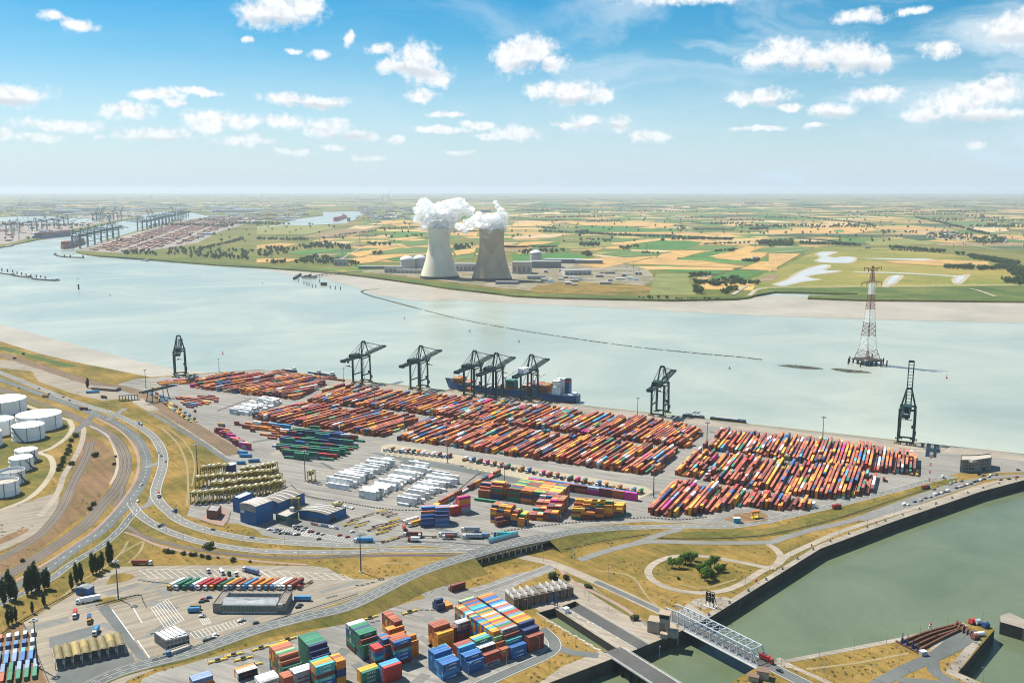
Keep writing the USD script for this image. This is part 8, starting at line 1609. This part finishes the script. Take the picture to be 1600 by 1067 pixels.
for z0, z1, w0, w1 in ((0, 18, 4, 2.2), (18, 36, 2.2, 1.2), (36, 48, 1.2, .4)):
    q = MB()
    for sx in (-1, 1):
        for sy in (-1, 1): q.beam((sx * w0, sy * w0, z0), (sx * w1, sy * w1, z1), .5)
    for s in (-1, 1): q.beam((-w0, s * w0, z0), (w1, s * w1, z1), .3); q.beam((w0, s * w0, z0), (-w1, s * w1, z1), .3)
    obj('lattice_section', q, 'galvanised', pyl)
for z, w in ((30, 9), (37, 7), (44, 5)): obj('cross_arm', MB().beam((-w, 0, z), (w, 0, z), .7, .6), 'galvanised', pyl)
for i, (x, y) in enumerate([(425, 411), (495, 413), (535, 400), (562, 383), (575, 380), (500, 384), (780, 398), (856, 398), (1010, 395), (1300, 352), (1180, 390)]): copy_of(pyl, 'lattice_pylon', f'small grey lattice pylon across the river, {ORD[i]} from the left group', 'pylon', P(x, y), tr_.uniform(0, 90), 'grey pylons across the river')

# ------------------------------------------------------------------ the far port at the left
D0, D1_ = P(112, 391), P(292, 341); daz = az_of(D0, D1_)
far_c = [proto('far_crane_' + k) for k in ('down', 'up')]
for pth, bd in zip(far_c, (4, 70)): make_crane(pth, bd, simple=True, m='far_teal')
k = 0
for i in range(22):
    f_ = .12 + .88 * i / 21 if i > 6 else i * .035 + .02
    c = D0 + (D1_ - D0) * f_ * (.999); c = c + u_az(daz + 90) * 18
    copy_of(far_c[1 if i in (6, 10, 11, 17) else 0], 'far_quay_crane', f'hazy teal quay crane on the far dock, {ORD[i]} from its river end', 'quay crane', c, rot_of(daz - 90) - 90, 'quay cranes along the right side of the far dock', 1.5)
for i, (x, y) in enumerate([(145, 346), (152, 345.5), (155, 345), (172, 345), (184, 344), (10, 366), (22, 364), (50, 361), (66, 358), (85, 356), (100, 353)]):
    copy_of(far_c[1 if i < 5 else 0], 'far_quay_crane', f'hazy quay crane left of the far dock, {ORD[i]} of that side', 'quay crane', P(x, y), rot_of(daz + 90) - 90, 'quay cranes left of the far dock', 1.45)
def far_ship(px0, py0, px1, py1, label, hull, dark=False, w=44, h=18, loads=6):
    a, b = P(px0, py0, WATER), P(px1, py1, WATER); d = b - a; L_ = np.linalg.norm(d); t = thing('far_ship', label, 'ship', (a + b) / 2, math.degrees(math.atan2(d[1], d[0])))
    q = MB(); ft = [(-L_ / 2, 0), (-L_ / 2 + w, -w / 2), (L_ / 2 - 8, -w / 2), (L_ / 2, -w / 3), (L_ / 2, w / 3), (L_ / 2 - 8, w / 2), (-L_ / 2 + w, w / 2)]; q.prism(Polygon(ft), 0, h); obj('hull', q, hull, t)
    for k in range(loads): obj('deck_cargo', MB().box(-L_ / 2 + w + (L_ - 1.5 * w) * (k + .5) / loads, 0, h, (L_ - 1.5 * w) / loads * .9, w * .9, vr.uniform(8, 20)), vr.choice(('paint_brown', 'paint_red', 'paint_rust', 'paint_maroon', 'paint_steel')), t)
    obj('deckhouse', MB().box(L_ * .28, 0, h, 14, w * .9, 32), 'white_paint', t)
far_ship(110, 368, 57, 374, 'very large blue container ship along the left side of the far dock', 'ship_blue', w=55, h=20, loads=9); far_ship(99, 389.5, 128, 381, 'dark ship with brown cargo at the mouth of the far dock', 'deck_red', w=40, h=18, loads=4); far_ship(523, 346, 540, 340.5, 'red ship in the distant dock', 'signal_red', w=34, h=16, loads=4)
# container fields, sheds and warehouses of the far port
q = MB(); r = random.Random(77)
g1 = poly([(132, 390), (300, 343), (345, 338), (400, 342), (330, 362), (290, 380), (200, 394)]); x0, y0, x1, y1 = g1.bounds; ud, vd = u_az(daz), u_az(daz + 90)
for i in range(-5, 90):
    for j in range(0, 24):
        c = D0 + ud * (40 + i * 66) + vd * (85 + j * 30)
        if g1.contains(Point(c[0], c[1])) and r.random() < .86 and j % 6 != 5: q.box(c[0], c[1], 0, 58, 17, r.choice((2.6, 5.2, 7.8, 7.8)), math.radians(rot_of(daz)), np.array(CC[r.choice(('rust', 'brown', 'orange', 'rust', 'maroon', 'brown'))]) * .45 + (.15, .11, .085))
g2 = poly([(-60, 384), (0, 381), (60, 366), (150, 349), (230, 334), (190, 331), (60, 345), (-60, 352)])
for i in range(620):
    x, y = r.uniform(g2.bounds[0], g2.bounds[2]), r.uniform(g2.bounds[1], g2.bounds[3])
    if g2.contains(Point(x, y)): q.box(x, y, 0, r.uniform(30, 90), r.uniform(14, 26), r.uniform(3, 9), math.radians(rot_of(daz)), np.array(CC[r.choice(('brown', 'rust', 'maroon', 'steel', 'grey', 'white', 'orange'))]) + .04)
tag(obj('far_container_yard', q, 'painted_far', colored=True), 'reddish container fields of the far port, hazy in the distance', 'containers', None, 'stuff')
struct('far_paving', MB().sheet(g1.buffer(60).intersection(far), .3), 'far_ground'); struct('far_paving', MB().sheet(g2.buffer(40).intersection(far), .3), 'far_ground')
q = MB()
for band, (xa, xb, ya, yb, n, sx) in enumerate([(-100, 340, 317, 337, 170, 160), (330, 480, 321, 347, 90, 130), (560, 660, 323, 343, 120, 90), (0, 1700, 297.2, 312, 520, 120), (900, 1700, 308, 330, 90, 26), (1480, 1600, 355, 386, 40, 14), (1440, 1520, 362, 374, 26, 16)]):
    for _ in range(n):
        x, y = r.uniform(xa, xb), r.uniform(ya, yb); c = P(x, y); k = c[1] / 9000
        if not Point(c[0], c[1]).within(far): continue
        q.box(c[0], c[1], 0, sx * r.uniform(.4, 1.6) * max(.6, k * .6), sx * r.uniform(.25, .6), r.uniform(6, 18), r.uniform(-.2, .6), r.choice(((.62, .62, .6), (.5, .48, .45), (.40, .35, .31), (.30, .30, .31), (.34, .20, .16), (.7, .7, .7))))
tag(obj('distant_buildings', q, 'painted_far', colored=True), 'pale sheds, houses and villages scattered to the hazy horizon', 'buildings', None, 'stuff')
for i, (x, y, L_, w_, h_, wl) in enumerate([(97, 334.5, 250, 90, 40, 'far_beige'), (105, 332, 330, 120, 34, 'white_paint'), (140, 329, 420, 140, 30, 'plant_grey'), (54, 337, 200, 90, 60, 'far_beige'), (196, 328, 420, 120, 22, 'white_paint'), (240, 327, 420, 130, 24, 'plant_grey'), (365, 332, 480, 140, 28, 'plant_grey'), (390, 330, 400, 140, 26, 'white_paint'), (345, 326, 420, 160, 26, 'white_paint'), (325, 367, 90, 40, 12, 'plant_blue'), (309, 371, 70, 34, 10, 'plant_grey'), (262, 374.5, 60, 30, 10, 'plant_grey'), (545, 346, 30, 30, 34, 'plant_dark'), (758, 332, 130, 60, 30, 'plant_dark'), (1032, 345, 120, 40, 12, 'white_paint'), (1060, 339, 70, 30, 10, 'white_paint'), (1168, 408, 50, 18, 9, 'plant_dark'), (1180, 405, 26, 16, 10, 'far_beige'), (1187, 346, 40, 18, 8, 'white_paint'), (1255, 350, 60, 22, 8, 'plant_blue'), (1376, 353, 40, 20, 9, 'far_beige'), (1395, 352, 36, 18, 9, 'brick_tan'), (1455, 366, 50, 22, 10, 'brick_tan'), (1483, 368, 60, 26, 12, 'white_paint'), (1355, 388.5, 30, 14, 8, 'brick_tan'), (350, 396.5, 34, 16, 8, 'white_paint')]):
    far_box('warehouse', f'{"long pale" if L_ > 150 else "small" if L_ < 60 else "medium"} distant building across the river, {ORD[i % 26]} listed from the far left', 'building', x, y, L_, w_, h_, 90 + (i * 37 % 20) - 10, wl, 'roof_pale' if i % 2 else 'roof_grey', extra='plain')
wt = proto('wind_turbine'); obj('tower', MB().tube((0, 0, 0), (0, 0, 105), 2.4, 1.4, n=12), 'white_paint', wt); obj('nacelle', MB().box(0, 1, 104, 4, 11, 4.4), 'white_paint', wt); obj('hub', MB().tube((0, -5, 106), (0, -7.5, 106), 1.9, .8, n=10), 'white_paint', wt)
for k in range(3):
    a = k * 2 * math.pi / 3 + .5; d = np.array([math.sin(a), 0, math.cos(a)]); q = MB(); s_ = np.array([d[2], 0, -d[0]]); o = np.array([0, -6.2, 106.0]); q.hexa([o - s_ * .9 + (0, -.3, 0), o + s_ * .9 + (0, -.3, 0), o + s_ * .9 + (0, .3, 0), o - s_ * .9 + (0, .3, 0)] + [o + d * 14 - s_ * 2 + (0, -.2, 0), o + d * 14 + s_ * 1 + (0, -.2, 0), o + d * 14 + s_ * 1 + (0, .2, 0), o + d * 14 - s_ * 2 + (0, .2, 0)]); b0 = o + d * 14; q.hexa([b0 - s_ * 2 + (0, -.2, 0), b0 + s_ * 1 + (0, -.2, 0), b0 + s_ * 1 + (0, .2, 0), b0 - s_ * 2 + (0, .2, 0)] + [o + d * 55 + (0, -.1, 0) - s_ * .3, o + d * 55 + s_ * .3 + (0, -.1, 0), o + d * 55 + s_ * .3 + (0, .1, 0), o + d * 55 - s_ * .3 + (0, .1, 0)]); obj('blade', q, 'white_paint', wt)
for i, (x, y, yt) in enumerate([(30, 375, 328), (45, 360, 326), (149, 328, 317), (180, 329, 313), (211, 343, 328), (237, 324, 308), (277, 351, 323), (337, 342, 316), (407, 341, 314), (449, 340, 316), (607, 329, 306), (598, 330, 310), (378, 320, 307), (560, 322, 309), (1090, 312, 304)]):
    c = P(x, y); hgt_ = (y - yt) / FPX * c[1]; copy_of(wt, 'wind_turbine', f'white wind turbine near the far port, {ORD[i]} from left', 'wind turbine', c, tr_.uniform(-50, 30), 'white wind turbines on the horizon', hgt_ / 106)

# ------------------------------------------------------------------ on the river
def dolphin(px, py, label, group, h=9, r=1.6): p_ = tag(obj('mooring_pile', MB().tube((0, 0, -4), (0, 0, h), r, r * .9, n=8).box(0, 0, h, r * 2.2, r * 2.2, .8), 'timber_dark'), label, 'mooring pile', group); place(p_, P(px, py, WATER))
def barge(px0, py0, px1, py1, w, label, m_='ship_dark', house=True):
    a, b = P(px0, py0, WATER), P(px1, py1, WATER); d = b - a; L_ = np.linalg.norm(d); t = thing('barge', label, 'barge', (a + b) / 2, math.degrees(math.atan2(d[1], d[0]))); obj('hull', MB().prism(Polygon([(-L_ / 2, -w * .3), (-L_ / 2 + w * .7, -w / 2), (L_ / 2 - 2, -w / 2), (L_ / 2, -w * .35), (L_ / 2, w * .35), (L_ / 2 - 2, w / 2), (-L_ / 2 + w * .7, w / 2), (-L_ / 2, w * .3)]), -1, 3.2), m_, t); obj('hatch', MB().box(-L_ * .04, 0, 3.2, L_ * .66, w * .74, 1.2), 'deck_grey', t)
    if house: obj('wheelhouse', MB().box(L_ * .4, 0, 3.2, L_ * .09, w * .7, 4.5), 'white_paint', t); obj('wheelhouse_window', MB().box(L_ * .4, 0, 5.8, L_ * .091, w * .71, 1.0), 'glass_dark', t)
for a in [(0, 427, 21, 430, 16, 'dark barge moored at the left picture edge'), (22, 431, 48, 434, 16, 'dark barge moored between piles, second from the left edge'), (52, 436, 90, 439, 22, 'dark pontoon with red gear, rightmost of the moored line'), (441, 579.5, 462, 581.5, 10, 'barge with blue boxes at the left end of the quay'), (483, 583.5, 500, 586, 10, 'dark barge along the quay left of the cranes'), (500, 585, 522, 589, 9, 'dark blue barge nearest the left cranes'), (1067, 650.5, 1100, 654, 9, 'barge lying at the quay right of the lone crane'), (1110, 655, 1165, 660.5, 9, 'long dark barge along the quay right of the lone crane'), (222, 407, 231, 408, 12, 'small dark boat under the far bank'), (0, 387, 18, 385, 24, 'red hulled barge at the far left quay')]:
    barge(*a, house='lone crane' not in a[5])
t = thing('floating_pontoon', 'long dark curved pontoon in the river off the far dock', 'pontoon'); s_ = smooth_line([P(*q, WATER) for q in ((85, 398), (92, 401), (105, 402.5), (120, 403), (131, 403.5))], 3)
q = MB()
for a, b in zip(s_[:-1], s_[1:]): q.beam(np.r_[a[:2], WATER + 2], np.r_[b[:2], WATER + 2], 9, 4)
obj('deck', q, 'ship_dark', t)
for x, y in ((87, 399), (101, 402), (110, 402.5), (130, 403)): c = P(x, y, WATER); obj('bollard_tower', MB().box(c[0], c[1], WATER + 3.5, 5, 5, 7), 'ship_dark', t)
for i, (x, y) in enumerate([(3, 424), (12, 425.5), (20, 427), (27, 430), (34, 431), (41, 433), (48.5, 434), (57, 435), (64, 436), (71, 437.5)]): dolphin(x, y, 'dark pile in the mooring line at the left', 'piles of the left mooring line', 11, 2)
dolphin(123, 452, 'slanting dark beacon pile alone in the river at the left', None, 14, 2.4)
t = thing('river_jetty', 'dark jetty head with a long walkway to the far bank', 'jetty'); a, b = P(473, 436, WATER), P(492, 434, WATER); c = (a + b) / 2; obj('platform', MB().box(c[0], c[1], WATER + 5, 48, 26, 2), 'timber_dark', t); obj('shed', MB().box(c[0] - 6, c[1], WATER + 7, 16, 8, 4), 'plant_dark', t); obj('frame', MB().box(c[0] + 8, c[1], WATER + 7, 2, 2, 12).box(c[0] + 2, c[1] + 6, WATER + 7, 10, 2, 6), 'timber_dark', t)
s_ = smooth_line([P(*q, WATER) for q in ((490, 434), (510, 430.5), (540, 428.5), (566, 427))], 4); q = MB()
for a, b in zip(s_[:-1], s_[1:]): q.beam(np.r_[a[:2], WATER + 6], np.r_[b[:2], WATER + 6], 6, 1.6)
obj('walkway', q, 'timber_dark', t)
for k in range(0, len(s_)): obj('pile', MB().tube((s_[k][0], s_[k][1], WATER - 2), (s_[k][0], s_[k][1], WATER + 5.4), .8, n=6), 'timber_dark', t)
for k in range(12): obj('pile', MB().tube((c[0] - 20 + k % 6 * 8, c[1] - 11 + k // 6 * 22, WATER - 2), (c[0] - 20 + k % 6 * 8, c[1] - 11 + k // 6 * 22, WATER + 5), 1, n=6), 'timber_dark', t)
a, b = P(459, 437, WATER), P(470, 430, WATER); tag(obj('breasting_wall', MB().beam(a + (0, 0, 3), b + (0, 0, 3), 5, 9), 'timber_dark'), 'slanting dark breasting wall left of the river jetty', 'wall'); c = P(506, 446, WATER); tag(obj('mooring_block', MB().box(c[0], c[1], WATER - 1, 18, 12, 9).box(c[0], c[1], WATER + 8, 20, 14, 1.2), 'timber_dark'), 'square dark mooring block below the river jetty', 'mooring block')
for i, (x, y) in enumerate([(466, 440), (475, 444), (479.5, 445.5), (483, 447), (488, 449), (493.5, 450), (499, 441), (516, 451), (524, 452), (532, 453)]): dolphin(x, y, f'dark pile before the river jetty, {ORD[i]} from left', 'piles before the river jetty', 9, 1.4)
by = proto('buoy'); obj('float', MB().lathe([(0, 0), (2, 0), (2, 1.2), (.5, 1.6)], 12), 'signal_red', by); obj('topmark', MB().tube((0, 0, 1.4), (0, 0, 5.5), .5, .9, n=8), 'signal_red', by)
gy = proto('buoy_green'); obj('float', MB().lathe([(0, 0), (2, 0), (2, 1.2), (.5, 1.6)], 12), 'paint_green', gy); obj('topmark', MB().tube((0, 0, 1.4), (0, 0, 5.5), .9, .3, n=8), 'paint_green', gy)
for x, y, k, w in [(122, 436, by, 'red buoy near the left mooring line'), (172, 462, by, 'red buoy in the open water at the left'), (348, 553, by, 'red buoy off the left end of the quay'), (632, 498, by, 'red buoy below the training wall, left one'), (734, 518, by, 'red buoy below the training wall, right one'), (811, 534, gy, 'green buoy above the ship stern'), (1140, 576, gy, 'green buoy right of the lone crane'), (1479, 591, by, 'orange red buoy right of the raised crane'), (410, 443, gy, 'green buoy left of the river jetty'), (17, 418, by, 'red buoy at the far left')]: copy_of(k, 'buoy', w, 'buoy', P(x, y, WATER), 0, None, .85)
bd = proto('bollard'); obj('base', MB().lathe([(.9, 0), (.9, .3), (.35, .4)], 10), 'concrete_dark', bd); obj('head', MB().lathe([(.35, .4), (.35, .9), (.6, 1.0), (.6, 1.3), (0, 1.4)], 10), 'ship_dark', bd)
wl = smooth_line(PL([(1048, 989), (1072, 978.5), (1112, 958.5), (1201, 903.5), (1283, 852), (1395, 810), (1532, 764), (1600, 746.5)]), 4); ls = LineString(wl)
for i in range(20): p_ = ls.interpolate((i + .5) / 20, normalized=True); copy_of(bd, 'bollard', 'dark bollard along the dock wall', 'bollard', (p_.x, p_.y, .2), 0, 'bollards along the dock wall', 1.2)
lb = proto('life_post'); obj('post', MB().box(0, 0, 0, .3, .3, 1.4), 'galvanised', lb); obj('box', MB().box(0, 0, 1.4, 1.3, .6, 1.5), 'signal_red', lb)
for x, y, w in [(1268, 855, 'red lifebuoy box on the dock wall left of the sharp bend'), (1369, 819, 'red lifebuoy box on the dock wall, middle'), (1182, 910, 'red lifebuoy box on the dock wall near the ring road'), (1462, 790, 'red lifebuoy box on the dock wall, right')]: copy_of(lb, 'lifebuoy_box', w, 'lifebuoy box', P(x, y), 20)
t = thing('windsock', 'red and white striped windsock on the lock island', 'windsock', P(1454, 993)); obj('pole', MB().tube((0, 0, 0), (0, 0, 9), .12, n=6), 'galvanised', t)
for k in range(4): obj('stripe', MB().tube((-.3 - k * .3, 0, 9 - k * .9), (-.6 - k * .3, 0, 8.1 - k * .9), .75 - k * .08, .7 - k * .08, n=10), 'signal_red' if k % 2 == 0 else 'white_paint', t)

# ------------------------------------------------------------------ the air
z0, z1 = -14.0, 345.0
hz = MB().hexa([(-61000, -3000, z0), (61000, -3000, z0), (61000, 61000, z0), (-61000, 61000, z0), (-61000, -3000, z1), (61000, -3000, z1), (61000, 61000, z1), (-61000, 61000, z1)])
MATS['haze'] = usdkit.material(stage, '/World/Looks/haze', {'v': ('principled_volume', {'color': (0.86, 0.95, 1.0), 'density': 3.2e-5, 'anisotropy': 0.15})}, [], volume='v.volume')
tag(obj('haze', hz, 'haze'), 'pale bluish haze over the whole plain', 'haze', None, 'stuff')
